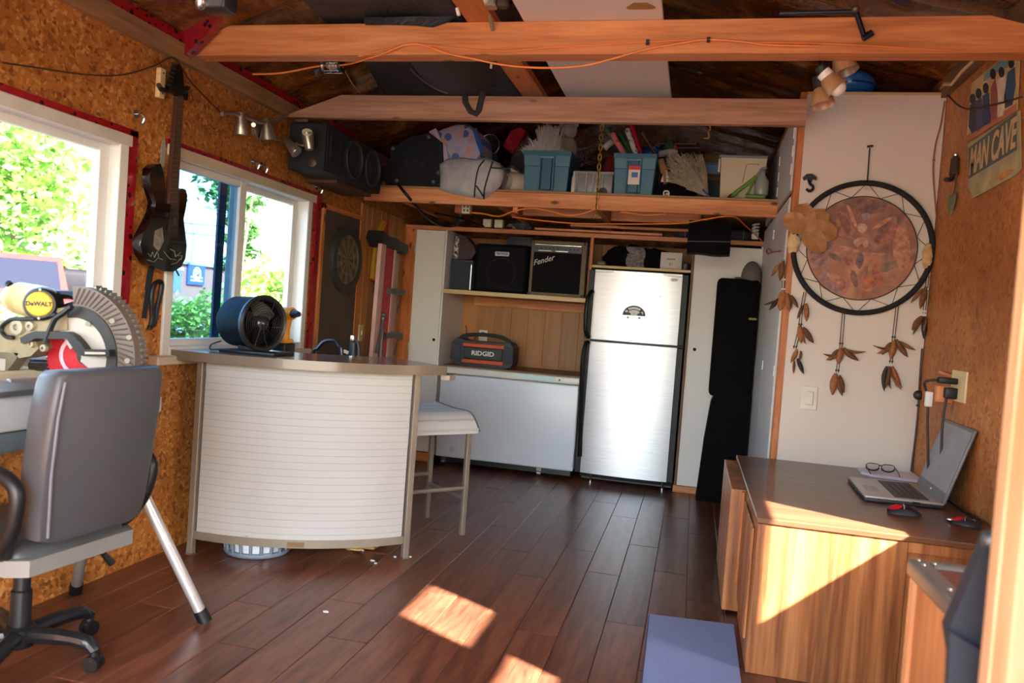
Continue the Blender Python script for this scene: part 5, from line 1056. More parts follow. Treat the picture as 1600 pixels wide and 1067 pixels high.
t = T('red_plush', 'red festive plush with a white trim left of the right teal bin', 'toy', (PY(951, 250, 5.6).x, 5.68, ZD))
RD = P((132, 26, 32), .9, 0, .2, 24, .4, 60)
q = PY(953, 255, 5.58); part('body', RD, t, lambda b: b.sph((q.x, 5.72, q.z-.03), (.075, .055, .11), 3, .2, 3, 1)); part('foot', RD, t, lambda b: b.bb((q.x-.045, 5.70, ZD), (q.x+.05, 5.78, q.z-.08), .012, 2))
part('white_trim', P((196, 190, 186), .9, 0, .1, 30, .5, 60), t, lambda b: b.tube([PY(944, 232, 5.60), PY(950, 226, 5.60), PY(956, 222, 5.62)], .024, 10))
# gift wrap rolls
for (lab, a, c, col, col2) in (('green gift-wrap roll, the left of those in the right teal bin', (985, 246), (949, 204), (58, 112, 66), (150, 140, 100)), ('pink striped gift-wrap roll leaning in the right teal bin', (978, 246), (957, 209), (214, 120, 122), (176, 40, 50)), ('darker green gift-wrap roll in the middle of the right teal bin', (992, 250), (967, 208), (44, 92, 58), (120, 110, 70)), ('white gift-wrap roll with dark print in the right teal bin', (996, 246), (980, 202), (212, 206, 200), (60, 60, 70)), ('red gift-wrap roll, tallest of those in the right teal bin', (1003, 248), (987, 197), (180, 30, 54), (140, 20, 44))):
    dy = {'gr': .10, 'pi': .06, 'da': .14, 'wh': .07, 're': .10}[lab[:2]]
    p0, p1 = PY(*a, 5.36+dy), PY(*c, 5.40+dy)
    WRm = NT('gift_wrap_'+lab[:4].strip()); WRm.set(rough=.35); vv = WRm.n('TexVoronoi'); vv.inputs['Scale'].default_value = 32; WRm.l(WRm.coord(), vv.inputs['Vector']); WRm.l(WRm.ramp(vv, [(.25, col2), (.4, col)]), WRm.b, 0)
    t = T('gift_wrap_roll', lab, 'roll', p0, group='gift-wrap rolls in the right teal bin')
    p0 = p0 + (p0-p1)*.15
    part('paper', WRm.m, t, lambda b: b.cyl(p0, p1, .0195, n=14)); part('core', P((150, 120, 80), .8), t, lambda b: b.cyl(p1-(p1-p0)*.02, p1+(p1-p0).normalized()*.004, .013, n=12))
t = T('brown_stick', 'reddish brown wooden stick leaning behind the gift-wrap rolls', 'stick', PY(1010, 215, 5.8))
part('stick', WOOD('stick_wood', (70, 34, 20), (110, 56, 34), (130, 70, 44), 0, 6), t, lambda b: b.cyl(PY(1003, 207, 5.75), PY(1026, 244, 5.80), .014, n=8)); part('lower_end', FIR, t, lambda b: b.cyl(PY(1026, 244, 5.80), V((PY(1040, 290, 5.82).x, 5.82, ZD)), .013, n=8))
t = T('blue_plastic_bag', 'bright blue plastic bag behind the right teal bin', 'bag', PY(1018, 240, 5.85))
q = PY(1018, 240, 5.85); part('bag', P((36, 84, 160), .35, 0, .2, 8, .5, 18), t, lambda b: (b.sph(q, (.075, .06, .055), 3, .3, 3, 4), b.bb((q.x-.05, 5.82, ZD), (q.x+.06, 5.92, q.z-.02), .01)))
t = T('festive_felt_hat', 'small green and red felt hat with white brim above the dried grass', 'hat', PY(1050, 232, 5.7))
q = PY(1048, 234, 5.62)
part('crown', P((40, 96, 62), .9), t, lambda b: b.tube([PY(1046, 234, 5.66), PY(1049, 224, 5.66), PY(1052, 222, 5.66)], [.05, .03, .012], 14)); part('red_band', P((176, 36, 34), .9), t, lambda b: b.tube([PY(1056, 236, 5.64), PY(1055, 227, 5.64)], [.026, .012], 10)); part('white_brim', P((186, 180, 178), .9, 0, .1, 30, .5, 60), t, lambda b: b.tube([PY(1030, 241, 5.64), PY(1045, 238, 5.63), PY(1058, 236, 5.64)], [.022, .026, .022], 10)); part('body', P((40, 46, 84), .9), t, lambda b: b.bb((PY(1034, 250, 5.7).x, 5.68, ZD), (PY(1072, 250, 5.7).x, 5.8, PY(1050, 242, 5.7).z), .02, 2))
# dried grass
t = T('dried_grass_bundle', 'bundle of grey tan dried grass lying across the shelf', 'plant', (onshelf(1070), 5.45, ZD))
def grass(b):
    rnd = random.Random(4); p0 = PY(1104, 306, 5.30); p0.z = ZD+.012
    for k in range(520):
        e = PY(rnd.uniform(1040, 1100), rnd.uniform(238, 290), 5.42+rnd.uniform(-.06, .06))
        if (e-p0).length < .08: continue
        a = p0.lerp(e, .5)+V((rnd.uniform(-1, 1)*.02, rnd.uniform(-1, 1)*.02, rnd.uniform(0, 1)*.02))
        b.tube([p0+V((rnd.uniform(-1, 1)*.01, rnd.uniform(-1, 1)*.01, 0)), a, e], [.0018, .0018, .0022], 3, caps=False)
        for j in range(3):
            f = e.lerp(a, rnd.uniform(0, .7)); b.tube([f, f+V((rnd.uniform(-1, 1)*.022, rnd.uniform(-1, 1)*.015, rnd.uniform(-.6, 1)*.022))], [.0024, .0012], 3, caps=False)
o = part('stems', P((158, 146, 122), .9, 0, .25, 30), t, grass, ang=80); o['kind'] = 'stuff'
part('blue_ribbon', P((52, 74, 140), .6), t, lambda b: b.tube([PY(1098, 296, 5.29), PY(1110, 309, 5.285)], .007, 6))
t = T('round_wood_knob', 'tan wooden handle end poking out between right teal bin and dried grass', 'handle', PY(1036, 260, 5.42)); q = PY(1036, 260, 5.42)
part('knob', P((176, 128, 84), .6), t, lambda b: b.cyl(PY(1033, 252, 5.45), PY(1038, 268, 5.40), .026, n=14)); part('white_clip', P((204, 200, 188), .5), t, lambda b: b.prism([Q(1039, 264, 5.40), Q(1050, 284, 5.40), Q(1032, 284, 5.40)], .012, WF(5.41))); part('shaft', P((150, 104, 66), .6), t, lambda b: b.cyl(PY(1038, 268, 5.40), V((PY(1042, 300, 5.42).x, 5.42, ZD)), .012, n=8))
# black cap
t = T('black_baseball_cap', 'black baseball cap with small white emblem lying on the shelf edge', 'cap', (onshelf(1055), 5.34, ZD))
q = V((PY(1050, 300, 5.37).x, 5.40, ZD+.006))
part('crown', BLACKF, t, lambda b: b.sph(q, (.13, .10, .098), 3, .06, 2)); part('brim', BLACKF, t, lambda b: b.prism([(q.x+.06+.11*cos(R(a)), q.y-.01+.075*sin(R(a))) for a in range(-95, 96, 15)], .010, Matrix.Translation((0, 0, ZD+.001))))
e_ = PY(1041, 303, 5.29); part('emblem', P((220, 216, 206), .7), t, lambda b: (b.tube(smoothpath([PY(1037, 305, 5.305), PY(1038, 299, 5.302), PY(1044, 299, 5.302), PY(1045, 304, 5.303), PY(1041, 308, 5.306), PY(1038, 304, 5.304)]), .0055, 6), b.sph(PY(1042, 303, 5.302), .008, 2)))
# boxes to the right
for nm, lab, x0, y0, x1, y1, Y, col in (('blue_carton', 'pale blue flat carton right of the dried grass', 1092, 255, 1125, 272, 5.75, (150, 168, 200)), ('brown_carton', 'torn brown carton on the pale blue one', 1100, 241, 1126, 254, 5.8, (136, 98, 62)), ('wood_offcut', 'thin brown board under the pale blue carton', 1090, 273, 1128, 283, 5.7, (122, 82, 50)), ('green_crate', 'dark green crate below the thin brown board', 1098, 285, 1128, 309, 5.62, (44, 62, 54))):
    a, c = PY(x0, y1, Y), PY(x1, y0, Y); t = T(nm, lab, 'box', ((a.x+c.x)/2, Y+.1, a.z))
    zb = ZD+.001 if nm == 'green_crate' else a.z
    part('box', P(col, .7, 0, .12), t, lambda b: b.bb((a.x, Y, zb), (c.x, Y+.3, c.z), .004)); part('flap', P(tuple(int(v*.8) for v in col), .7), t, lambda b: b.bb((a.x+.004, Y-.003, c.z-.012), (c.x-.004, Y+.28, c.z+.003), .001))
t = T('shelf_rails', 'pale metal strips leaning behind the felt hat', 'strip', PY(1070, 225, 6.2)); part('strip', P((196, 170, 160), .4), t, lambda b: b.tube([PY(1028, 224, 6.3), PY(1088, 225, 6.3)], .006, 6)); part('strip', P((196, 170, 160), .4), t, lambda b: b.tube([PY(1060, 231, 6.3), PY(1092, 231, 6.3)], .006, 6)); part('backing', P((70, 44, 30), .8), t, lambda b: b.bb((PY(1030, 240, 6.3).x, 6.31, ZD), (PY(1092, 240, 6.3).x, 6.35, PY(1060, 222, 6.3).z)))
t = T('cream_tote', 'cream plastic tote with grey lid at the right end of the shelf', 'bin', (PY(1165, 270, 5.4).x, 5.6, ZD))
CRM = P((206, 192, 156), .45, 0, .04, 3); a, c = PY(1127, 246, 5.42), PY(1199, 246, 5.42); zt = PY(1160, 247, 5.42).z
part('tub', CRM, t, lambda b: b.add([(a.x+.012, 5.43, ZD+.001), (c.x-.01, 5.43, ZD+.001), (c.x-.01, 5.80, ZD+.001), (a.x+.012, 5.80, ZD+.001), (a.x, 5.42, zt), (c.x, 5.42, zt), (c.x, 5.81, zt), (a.x, 5.81, zt)], [(3, 2, 1, 0), (4, 5, 6, 7)]+[(j, (j+1) % 4, 4+(j+1) % 4, 4+j) for j in range(4)]))
part('lid', P((128, 126, 124), .45), t, lambda b: b.bb((a.x-.012, 5.405, zt), (c.x+.004, 5.825, zt+.018), .006, 2)); part('panel_line', P((176, 162, 128), .5), t, lambda b: b.tube([PY(1160, 285, 5.424), PY(1166, 258, 5.418), PY(1170, 256, 5.418), PY(1186, 257, 5.418)], .004, 6)); part('latch', P((220, 216, 204), .4), t, lambda b: b.box((a.x-.008, 5.46, zt-.05), (.014, .06, .09), .004))
t = T('green_handled_shears', 'long green handled tool lying against the cream tote', 'tool', (PY(1160, 290, 5.34).x, 5.34, ZD))
GN = P((108, 156, 72), .4)
part('handle', GN, t, lambda b: b.tube([PY(1142, 307, 5.36), PY(1182, 276, 5.39)], .013, 10)); part('handle', GN, t, lambda b: b.tube([PY(1164, 306, 5.34), PY(1194, 308, 5.34)], .013, 10)); part('handle', GN, t, lambda b: b.tube([PY(1168, 304, 5.35), PY(1178, 282, 5.38)], .009, 8)); part('red_tip', P((120, 50, 40), .5), t, lambda b: b.tube([PY(1138, 309, 5.355), PY(1144, 304, 5.36)], .011, 8)); part('blade', P((170, 176, 176), .3, .7), t, lambda b: b.tube([PY(1182, 276, 5.39), PY(1190, 264, 5.39), PY(1198, 262, 5.39)], .008, 8))
t = T('clear_jug', 'clear greyish plastic jug beside the white cupboard on the shelf', 'jug', (PY(1190, 290, 5.37).x, 5.37, ZD)); q = PY(1191, 285, 5.38)
part('jug', P((150, 158, 150), .2, 0, .1), t, lambda b: b.lathe([(.035, ZD+.03), (.045, ZD+.05), (.045, q.z+.01), (.02, q.z+.05), (.018, q.z+.07)], 18, Matrix.Translation((q.x, 5.41, 0)))); part('foot', P((140, 148, 140), .3), t, lambda b: b.lathe([(.038, ZD+.001), (.036, ZD+.03)], 18, Matrix.Translation((q.x, 5.41, 0)))); part('neck', P((120, 128, 122), .3), t, lambda b: b.lathe([(.02, q.z+.07), (.02, q.z+.085)], 14, Matrix.Translation((q.x, 5.41, 0))))
# below the shelf: boxes, cords, black sheet, bulb
t = T('junction_box', 'cream and rust metal junction box under the shelf beam with cords', 'box', PY(722, 326, 5.45))
q = PY(722, 326, 5.45); part('box', P((206, 196, 160), .5, 0, .1), t, lambda b: b.bb((q.x+.0, 5.44, q.z-.035), (q.x+.06, 5.50, q.z+.035), .004)); part('rusty_side', P((160, 84, 60), .7, 0, .2), t, lambda b: b.bb((q.x-.055, 5.445, q.z-.03), (q.x-.001, 5.50, q.z+.035), .004)); part('socket', P((90, 80, 60), .6), t, lambda b: [b.bb((q.x+.012+.026*i, 5.437, q.z-.022+.03*j), (q.x+.026+.026*i, 5.442, q.z-.004+.03*j)) for i in (0, 1) for j in (0, 1)])
for k, (x, lab) in enumerate(((762, 'pale yellow square outlet on the cabinet top, the left of two'), (780, 'pale yellow square outlet on the cabinet top, the right of two'))):
    q = PY(x, 345, 6.12); t = T('square_outlet', lab, 'outlet', (q.x, 6.13, 1.957)); part('box', P((214, 210, 172), .5), t, lambda b: b.bb((q.x-.034, 6.10, 1.957), (q.x+.034, 6.16, 2.022), .004)); part('face', P((226, 222, 190), .5), t, lambda b: (b.bb((q.x-.026, 6.097, 1.964), (q.x+.026, 6.101, 2.014), .002)))
t = T('black_power_cord', 'thick black cord drooping from the shelf edge to the cabinet top', 'cord', PY(625, 300, 5.25))
part('cable', BLACK, t, lambda b: (b.tube(smoothpath([PY(622, 288, 5.255), PY(640, 310, 5.25), PY(662, 335, 5.6), PY(680, 348, 5.95), PY(700, 353, 6.1), PY(715, 350, 6.1), PY(720, 338, 5.8), PY(722, 332, 5.47)]), .011, 8)))
part('cable', BLACK, t, lambda b: b.tube(smoothpath([PY(660, 330, 6.0), PY(690, 335, 5.9), PY(716, 340, 5.8), PY(735, 347, 6.0), PY(765, 355, 6.13), PY(800, 356, 6.14)]), .008, 7)); part('plug', BLACK, t, lambda b: b.sph(PY(718, 344, 5.9), (.05, .03, .03), 3, .2, 3))
t = T('orange_extension_cord', 'orange extension cord looping under the storage shelf beam', 'cord', PY(860, 330, 5.3))
OC = P((222, 126, 56), .5)
part('cable', OC, t, lambda b: b.tube(smoothpath([PY(x, y, Y) for x, y, Y in ((735, 332, 5.5), (755, 334, 5.5), (780, 338, 5.4), (800, 331, 5.3), (830, 325, 5.26), (860, 330, 5.255), (885, 336, 5.255), (905, 335, 5.255), (930, 327, 5.255))]), .006, 7))
part('cable', OC, t, lambda b: b.tube(smoothpath([PY(x, y, Y) for x, y, Y in ((970, 331, 5.262), (985, 333, 5.262), (1010, 336, 5.262), (1040, 334, 5.262))]), .006, 7)); part('cable', OC, t, lambda b: b.tube(smoothpath([PY(x, y, Y) for x, y, Y in ((800, 339, 5.5), (850, 345, 5.5), (900, 349, 5.5), (960, 350, 5.5), (1060, 349, 5.45), (1100, 343, 5.35), (1144, 338, 5.26), (1165, 353, 5.5), (1190, 376, 5.9))]), .005, 7))
a, c = PY(1077, 340, 5.56), PY(1144, 352, 5.56); zb = PY(1110, 398, 5.56).z
t = T('black_cloth_flap', 'black sheet with a grey stripe hanging below the right end of the shelf', 'cloth', ((a.x+c.x)/2, 5.56, zb))
def flap(b):
    f = lambda u, v: V((a.x+(c.x-a.x)*u, 5.56+.006*sin(u*9)+.01*v, zb+(2.012-zb)*v+.004*sin(u*7)*(1-v)))
    b.grid(f, 10, 8); b.grid(lambda u, v: f(u, v)+V((0, .012, 0)), 10, 8, flip=True)
part('sheet', BLACKF, t, flap, ang=70); part('stripe', P((84, 84, 90), .8), t, lambda b: b.tube([V((a.x+(c.x-a.x)*u, 5.557+.006*sin(u*9), zb+.085+.01*u)) for u in [i/10 for i in range(11)]], .004, 5))
part('hem', P((30, 30, 33), .9), t, lambda b: b.tube([V((a.x+(c.x-a.x)*u, 5.566+.006*sin(u*9), zb+.004*sin(u*7))) for u in [i/10 for i in range(11)]], .009, 6))
q = PY(1182, 348, 6.0); t = T('white_coil_bulb', 'white compact bulb standing on the right cabinet top', 'bulb', (q.x, 6.05, 1.957))
part('base', WHITEV, t, lambda b: b.lathe([(.024, 1.957), (.026, 1.99), (.018, 2.0)], 16, Matrix.Translation((q.x, 6.05, 0)))); part('coil', P((240, 240, 236), .3), t, lambda b: b.tube([(q.x+.022*cos(i*.6), 6.05+.022*sin(i*.6), 2.0+.0022*i) for i in range(32)], .007, 6))
for nm, lab, x, r, sd, col in (('cable_tangle', 'tangle of dark cables on top of the cabinet right of the outlets', 812, .07, 3, (64, 62, 66)), ('grey_gloves', 'pale grey bundle on the cabinet top left of the cable tangle', 801, .05, 6, (140, 138, 144)), ('dark_bundle', 'dark bundle under the shelf right of the black sheet', 1158, .08, 2, (58, 56, 62)), ('black_bundle', 'black bundle under the shelf left of the black sheet', 1068, .06, 4, (36, 36, 40))):
    q = PY(x, 352, 6.14); t = T(nm, lab, 'bundle', (q.x, 6.2, 1.957)); part('bundle', P(col, .8, 0, .3, 20), t, lambda b: b.sph((q.x, 6.22, 1.957+r*.55), (r*1.3, r, r*.55), 3, .35, 3, sd), ang=70); part('tie', P((120, 118, 112), .6), t, lambda b: b.tube([(q.x+r*.3, 6.22+r*1.02*cos(i*.5), 1.957+r*.56+r*.58*sin(i*.5)) for i in range(13)], .004, 5))
# ------------------------------------------------------------------ things up among the joists
# black tarp and bags over the joists
t = T('black_tarp', 'black tarp sheet lying across the joists left of the fir plank', 'tarp', (-1.5, 3.7, 2.515))
TB = NT('black_tarp'); TB.set(rough=.6); c = TB.coord(); TB.l(TB.ramp(TB.noise(c, 5, 5, .6, 1), [(.3, (20, 21, 24)), (.7, (40, 41, 44))]), TB.b, 0); TB.bump(TB.noise(c, 7, 4, .6, 2), .7, .02)
def tarp2(b):
    def f(u, v):
        y = 2.35+2.35*v; xl = -1.70-.12*v - .35*max(0, v-.55); x = xl+(-1.08-xl)*u
        z = 2.535+.02*noise.noise(V((x*4, y*3, 0)))
        return V((x, y, z))
    b.grid(f, 12, 30, flip=True); b.grid(lambda u, v: f(u, v)+V((0, 0, .05)), 12, 30)
part('sheet', TB.m, t, tarp2, ang=70)
def drape(b):
    pts = [(570, 33), (572, 40), (610, 39), (650, 41), (676, 43), (700, 36), (712, 28)]
    Y = 3.262
    up = [V((PY(x, y, Y).x, Y, 2.53)) for x, y in pts]; lo = [PY(x, y, Y) for x, y in pts]
    n = len(pts)
    for dy in (0, -.012):
        b.add([p+V((0, dy-.004*(i % 2), 0)) for i, p in enumerate(up)]+[p+V((0, dy-.006*(i % 2), 0)) for i, p in enumerate(lo)]+[p+V((0, .14, .012)) for p in up], [(i, i+1, n+i+1, n+i) for i in range(n-1)]+[(2*n+i, 2*n+i+1, i+1, i) for i in range(n-1)])
part('drooping_edge', TB.m, t, drape, ang=70)
t = T('canvas_bag', 'olive black canvas bag with a buckled strap hanging over the second joist', 'bag', (-1.3, 4.0, 2.5))
CV = P((44, 42, 38), .85, 0, .2, 10, .2, 80)
def sag(b):
    f = lambda u, v: V((-1.52+.42*u-.05*v, 3.62+.60*v, 2.535-.13*sin(pi*u)**.8*sin(pi*(.12+.76*v))))
    b.grid(f, 14, 14, flip=True); b.grid(lambda u, v: f(u, v)+V((0, 0, .07)), 14, 14)
part('body', CV, t, sag, ang=70); part('piping', P((70, 66, 54), .7), t, lambda b: b.tube(smoothpath([PY(x, y, 3.95) for x, y in ((633, 95), (652, 118), (678, 137), (700, 146))]), .005, 5))
part('piping', P((86, 80, 64), .7), t, lambda b: b.tube(smoothpath([PY(x, y, 3.95) for x, y in ((678, 90), (695, 115), (712, 135))]), .004, 5))
part('strap_end', CV, t, lambda b: b.tube([PY(x, y, 4.14) for x, y in ((726, 143), (727, 160), (735, 174), (744, 178), (748, 172), (752, 155), (755, 144))], .017, 6)); part('zip_tag', WHITEV, t, lambda b: b.tube([PY(768, 98, 3.7), PY(767, 107, 3.7)], .006, 6))
t = T('dark_duffel', 'bulky dark bag with a white zip pull at the very top between tarp and plank', 'bag', (-1.2, 2.9, 2.6))
part('bag', P((34, 34, 38), .8, 0, .2, 10, .3, 40), t, lambda b: b.sph((-1.22, 2.9, 2.67), (.22, .30, .11), 4, .2, 2, 5), ang=70); part('zip_pull', WHITEV, t, lambda b: b.tube([PY(714, 13, 2.95), PY(717, 24, 2.95)], .007, 6))
# string light / chrome cage bulb
q = PY(519, 102, 3.5); t = T('chrome_cage_lamp', 'small chrome and black caged lamp hanging under the first joist at left', 'lamp', q)
ax_ = V((1, 0, -.05))
part('cage', CHROME, t, lambda b: [b.tube([q+V((x*.045, .036*cos(i*pi/8), .036*sin(i*pi/8))) for i in range(16)], .0045, 5, True) for x in (-.9, -.75, 0, .8)]); part('bars', CHROME, t, lambda b: [b.cyl(q+V((-.045, .036*cos(i*pi/3), .036*sin(i*pi/3))), q+V((.045, .036*cos(i*pi/3), .036*sin(i*pi/3))), .003, n=5) for i in range(6)]); part('bulb', P((150, 140, 120), .15), t, lambda b: b.sph(q, (.036, .024, .024), 2)); part('cap', BLACK, t, lambda b: b.cyl(q+V((.035, 0, 0)), q+V((.055, 0, 0)), .034, n=16)); part('bracket', P((60, 62, 74), .4), t, lambda b: b.prism([(q.x-.09, q.z-.03), (q.x-.06, q.z-.015), (q.x-.075, q.z-.055)], .02, WF(q.y+.01))); part('hanger', BLACK, t, lambda b: b.cyl(q+V((0, 0, .03)), V((q.x, q.y-.10, 2.375)), .004, n=6))
# orange cord along the first joist
t = T('orange_joist_cord', 'thin orange extension cord draped along the first joist', 'cord', PY(800, 100, 3.24))
part('cable', OC, t, lambda b: b.tube(smoothpath([PY(x, y, Y) for x, y, Y in ((395, 116, 3.5), (440, 114, 3.5), (500, 103, 3.5), (540, 101, 3.45), (590, 87, 3.262), (645, 68, 3.262), (700, 84, 3.262), (735, 91, 3.26), (790, 102, 3.26), (850, 106, 3.26), (910, 103, 3.26), (960, 91, 3.26), (1010, 77, 3.26), (1060, 68, 3.26), (1105, 62, 3.26), (1160, 65, 3.26), (1200, 70, 3.26), (1280, 72, 3.26))]), .0042, 6))
part('cable', OC, t, lambda b: b.tube(smoothpath([PY(x, y, 3.262) for x, y in ((560, 88), (640, 70), (700, 74), (780, 80), (860, 74), (940, 70), (1020, 65), (1105, 62), (1190, 66), (1290, 68), (1400, 74), (1525, 82))]), .003, 6)); part('clip', BLACK, t, lambda b: [b.box(PY(x, y, 3.262), (.014, .012, .02)) for x, y in ((1012, 66), (1107, 62))])
# thin grey pull cords under the roof
t = T('pale_cord', 'thin pale cord hanging from the caged lamp to the second joist', 'cord', PY(545, 120, 3.8)); part('cord', P((170, 150, 110), .6), t, lambda b: b.tube(smoothpath([PY(536, 105, 3.5), PY(550, 130, 3.9), PY(562, 145, 4.15)]), .0025, 5))
# ceiling fixtures at the top edge
q = PY(328, 6, 3.0); t = T('chrome_floodlight', 'glossy chrome floodlight cut by the top edge at left', 'lamp', q)
part('housing', P((70, 76, 80), .3, .4), t, lambda b: b.box(q+V((.01, .04, .03)), (.135, .1, .10), .012, 2)); part('reflector', CHROME, t, lambda b: b.sph(q+V((-.035, -.02, .02)), (.035, .03, .055), 3)); part('glass', P((130, 136, 138), .1, .3), t, lambda b: b.box(q+V((.025, -.012, .025)), (.085, .006, .08), .002)); part('arm', BLACK, t, lambda b: b.cyl(q+V((.0, .06, .06)), q+V((.0, .10, .14)), .012, n=8))
q = PY(755, 0, 3.1); t = T('lamp_socket', 'white porcelain lamp socket with a metal box at the top edge', 'lamp', q)
part('box', P((150, 140, 120), .4, .5), t, lambda b: b.box(q+V((.0, .03, .015)), (.10, .06, .07), .006)); part('socket', P((236, 226, 196), .4), t, lambda b: b.lathe([(.03, 0), (.028, .02), (.016, .03)], 18, WALLY(q+V((-.005, 0, .01))))); part('hood', P((60, 50, 40), .6), t, lambda b: b.box(q+V((.075, .03, .01)), (.05, .05, .06), .01)); part('bracket', P((150, 140, 120), .4, .5), t, lambda b: b.cyl(q+V((.0, .055, .02)), q+V((.0, .17, -.06)), .008, n=8))
# loose board at the roof edge behind the wall speaker
t = T('roof_board', 'short orange board pinned to the roof lining behind the wall speaker', 'board', PY(610, 200, 5.9))
part('board', FIR, t, lambda b: b.prism([Q(588, 194, 5.9), Q(602, 188, 5.9), Q(640, 213, 5.9), Q(628, 222, 5.9)], .02, WF(5.92)))
# black bracket tool hung on first joist
t = T('black_crank_bar', 'black steel crank bar resting over the first joist near the right', 'tool', PY(1335, 17, 3.24)); BS = P((24, 30, 40), .3, .5)
part('rod', BS, t, lambda b: b.cyl(PY(1218, 21, 3.245), PY(1334, 18, 3.245), .008, n=10)); part('arm', BS, t, lambda b: b.cyl(PY(1336, 14, 3.245), PY(1352, 62, 3.245), .010, n=10)); part('grip', BS, t, lambda b: b.cyl(PY(1348, 60, 3.245), PY(1363, 51, 3.245), .013, n=10)); part('pivot', P((96, 84, 60), .4, .6), t, lambda b: b.sph(PY(1337, 14, 3.24), .016, 2))
# spot fixture with four frosted shades
t = T('spot_fixture', 'black ceiling spot bar with four frosted amber glass shades over the cupboard', 'lamp', PY(1300, 85, 3.5)); YF_ = 3.42
BK = P((30, 30, 30), .35, .3); FG = NT('frosted_amber'); FG.set(rough=.35, coat=.2); FG.b.inputs['Transmission Weight'].default_value = .25; FG.l(FG.ramp(FG.noise(FG.coord((1, 1, 1)), 14, 3), [(.3, (176, 130, 90)), (.7, (206, 166, 124))]), FG.b, 0)
def shade(b, a, c, r0, r1): b.tube([a, a.lerp(c, .15), a.lerp(c, .5), a.lerp(c, .85), c], [r0, r0*1.5, r1*.82, r1*.97, r1], 20, caps=False); b.tube([c, a.lerp(c, .8), a.lerp(c, .3)], [r1*.96, r1*.88, r0*1.4], 20, caps=False)
for k, (h0, h1, s1, r1) in enumerate((((1287, 80), (1312, 84), (1322, 113), .052), ((1284, 104), (1290, 120), (1310, 140), .045), ((1279, 120), (1282, 138), (1286, 165), .047), ((1318, 76), (1327, 70), (1330, 64), .0))):
    Yk = YF_ + (0, -.06, 0, .04)[k]; hd = part('lamp_head', BK, t, lambda b: b.tube(smoothpath([PY(*h0, Yk), PY((h0[0]+h1[0])/2, (h0[1]+h1[1])/2, Yk), PY(*h1, Yk)]), .026 if k < 3 else .022, 14))
    if r1: part('glass_shade', FG.m, hd, lambda b: shade(b, PY(*h1, Yk), PY(*s1, Yk-.01), .022, r1), ang=60)
    if k == 1: part('white_collar', WHITEV, hd, lambda b: b.tube([PY(1286, 113, Yk-.005), PY(1294, 121, Yk-.005)], .028, 14)); part('bulb', P((230, 226, 214), .3), hd, lambda b: b.sph(PY(1308, 137, Yk-.01), .034, 3))
part('bar', BK, t, lambda b: b.tube(smoothpath([PY(1282, 72, YF_+.02), PY(1300, 66, YF_+.02), PY(1318, 58, YF_), PY(1335, 40, YF_-.03)]), .012, 8)); part('canopy', BK, t, lambda b: b.tube([PY(1278, 76, YF_), PY(1292, 70, YF_), PY(1320, 68, YF_), PY(1330, 74, YF_)], [.02, .034, .036, .03], 16)); part('arm', BK, t, lambda b: b.tube(smoothpath([PY(1296, 78, YF_), PY(1288, 95, YF_), PY(1280, 122, YF_)]), .011, 8))
# blue helmet on the cupboard
q = V((.72, 4.70, 2.588)); t = T('blue_helmet', 'glossy blue helmet lying on top of the white cupboard', 'helmet', q)
BLU = P((30, 108, 190), .15, 0, .1, 6, 0, 60, .5)
part('shell', BLU, t, lambda b: b.sph(q+V((.0, 0, .085)), (.145, .15, .085), 4)); part('brim', BLU, t, lambda b: b.sph(q+V((.0, 0, .028)), (.13, .14, .028), 3)); part('strap_slot', P((14, 50, 100), .4), t, lambda b: b.tube([q+V((.152*cos(i*.3-1.6), .152*sin(i*.3-1.6), .07)) for i in range(11)], .005, 5))
# ------------------------------------------------------------------ right side: dreamcatcher, desk and what is on it
YD = CY0-.012
def D(x, y, d=0): return PY(x, y, YD-d)
c0 = D(1345.5, 388); RR = (D(1458, 390)-D(1233, 390)).length/2-.013
t = T('dreamcatcher', 'large black-ringed dreamcatcher with a round fantasy picture and feathers', 'dreamcatcher', c0)
DF = WALLY(c0)
part('hoop', P((24, 21, 24), .8, 0, .2, 40, .4, 200), t, lambda b: b.tube([c0+V((RR*cos(i*pi/32), -.014, RR*sin(i*pi/32))) for i in range(64)], .0145, 10, True))
ARTM = NT('round_picture_print'); ARTM.set(rough=.7); c = ARTM.coord(); n1 = ARTM.noise(c, 3.2, 5, .6, .8); n2 = ARTM.noise(c, 8, 5, .6, 1.5)
base = ARTM.ramp(n1, [(.25, (92, 72, 74)), (.42, (132, 96, 86)), (.56, (178, 124, 92)), (.72, (206, 158, 124))])
ARTM.l(ARTM.mix(.35, base, ARTM.ramp(n2, [(.3, (84, 78, 92)), (.5, (168, 120, 104)), (.7, (222, 180, 152))])), ARTM.b, 0)
AR = (D(1430, 388)-D(1257, 388)).length/2
art = part('picture_disc', ARTM.m, t, lambda b: b.lathe([(AR, 0), (AR, .004)], 48, DF))
part('disc_edge', P((62, 46, 36), .7), art, lambda b: b.tube([c0+V((AR*cos(i*pi/28), -.004, AR*sin(i*pi/28))) for i in range(56)], .003, 5, True))
def artpoly(L): return [((D(1220+x/4.104, 260+y/4.104)-c0).x, (D(1220+x/4.104, 260+y/4.104)-c0).z) for x, y in L]
def softblob(cx, cy, rx, ry, rot, seed, n=26):
    o = []
    for i in range(n):
        a = 2*pi*i/n; k = 1+.28*noise.noise(V((cos(a)*1.6, sin(a)*1.6, seed)))+.10*noise.noise(V((cos(a)*5, sin(a)*5, seed)))
        x, y = rx*k*cos(a), ry*k*sin(a); o.append((cx+x*cos(R(rot))-y*sin(R(rot)), cy+x*sin(R(rot))+y*cos(R(rot))))
    return o
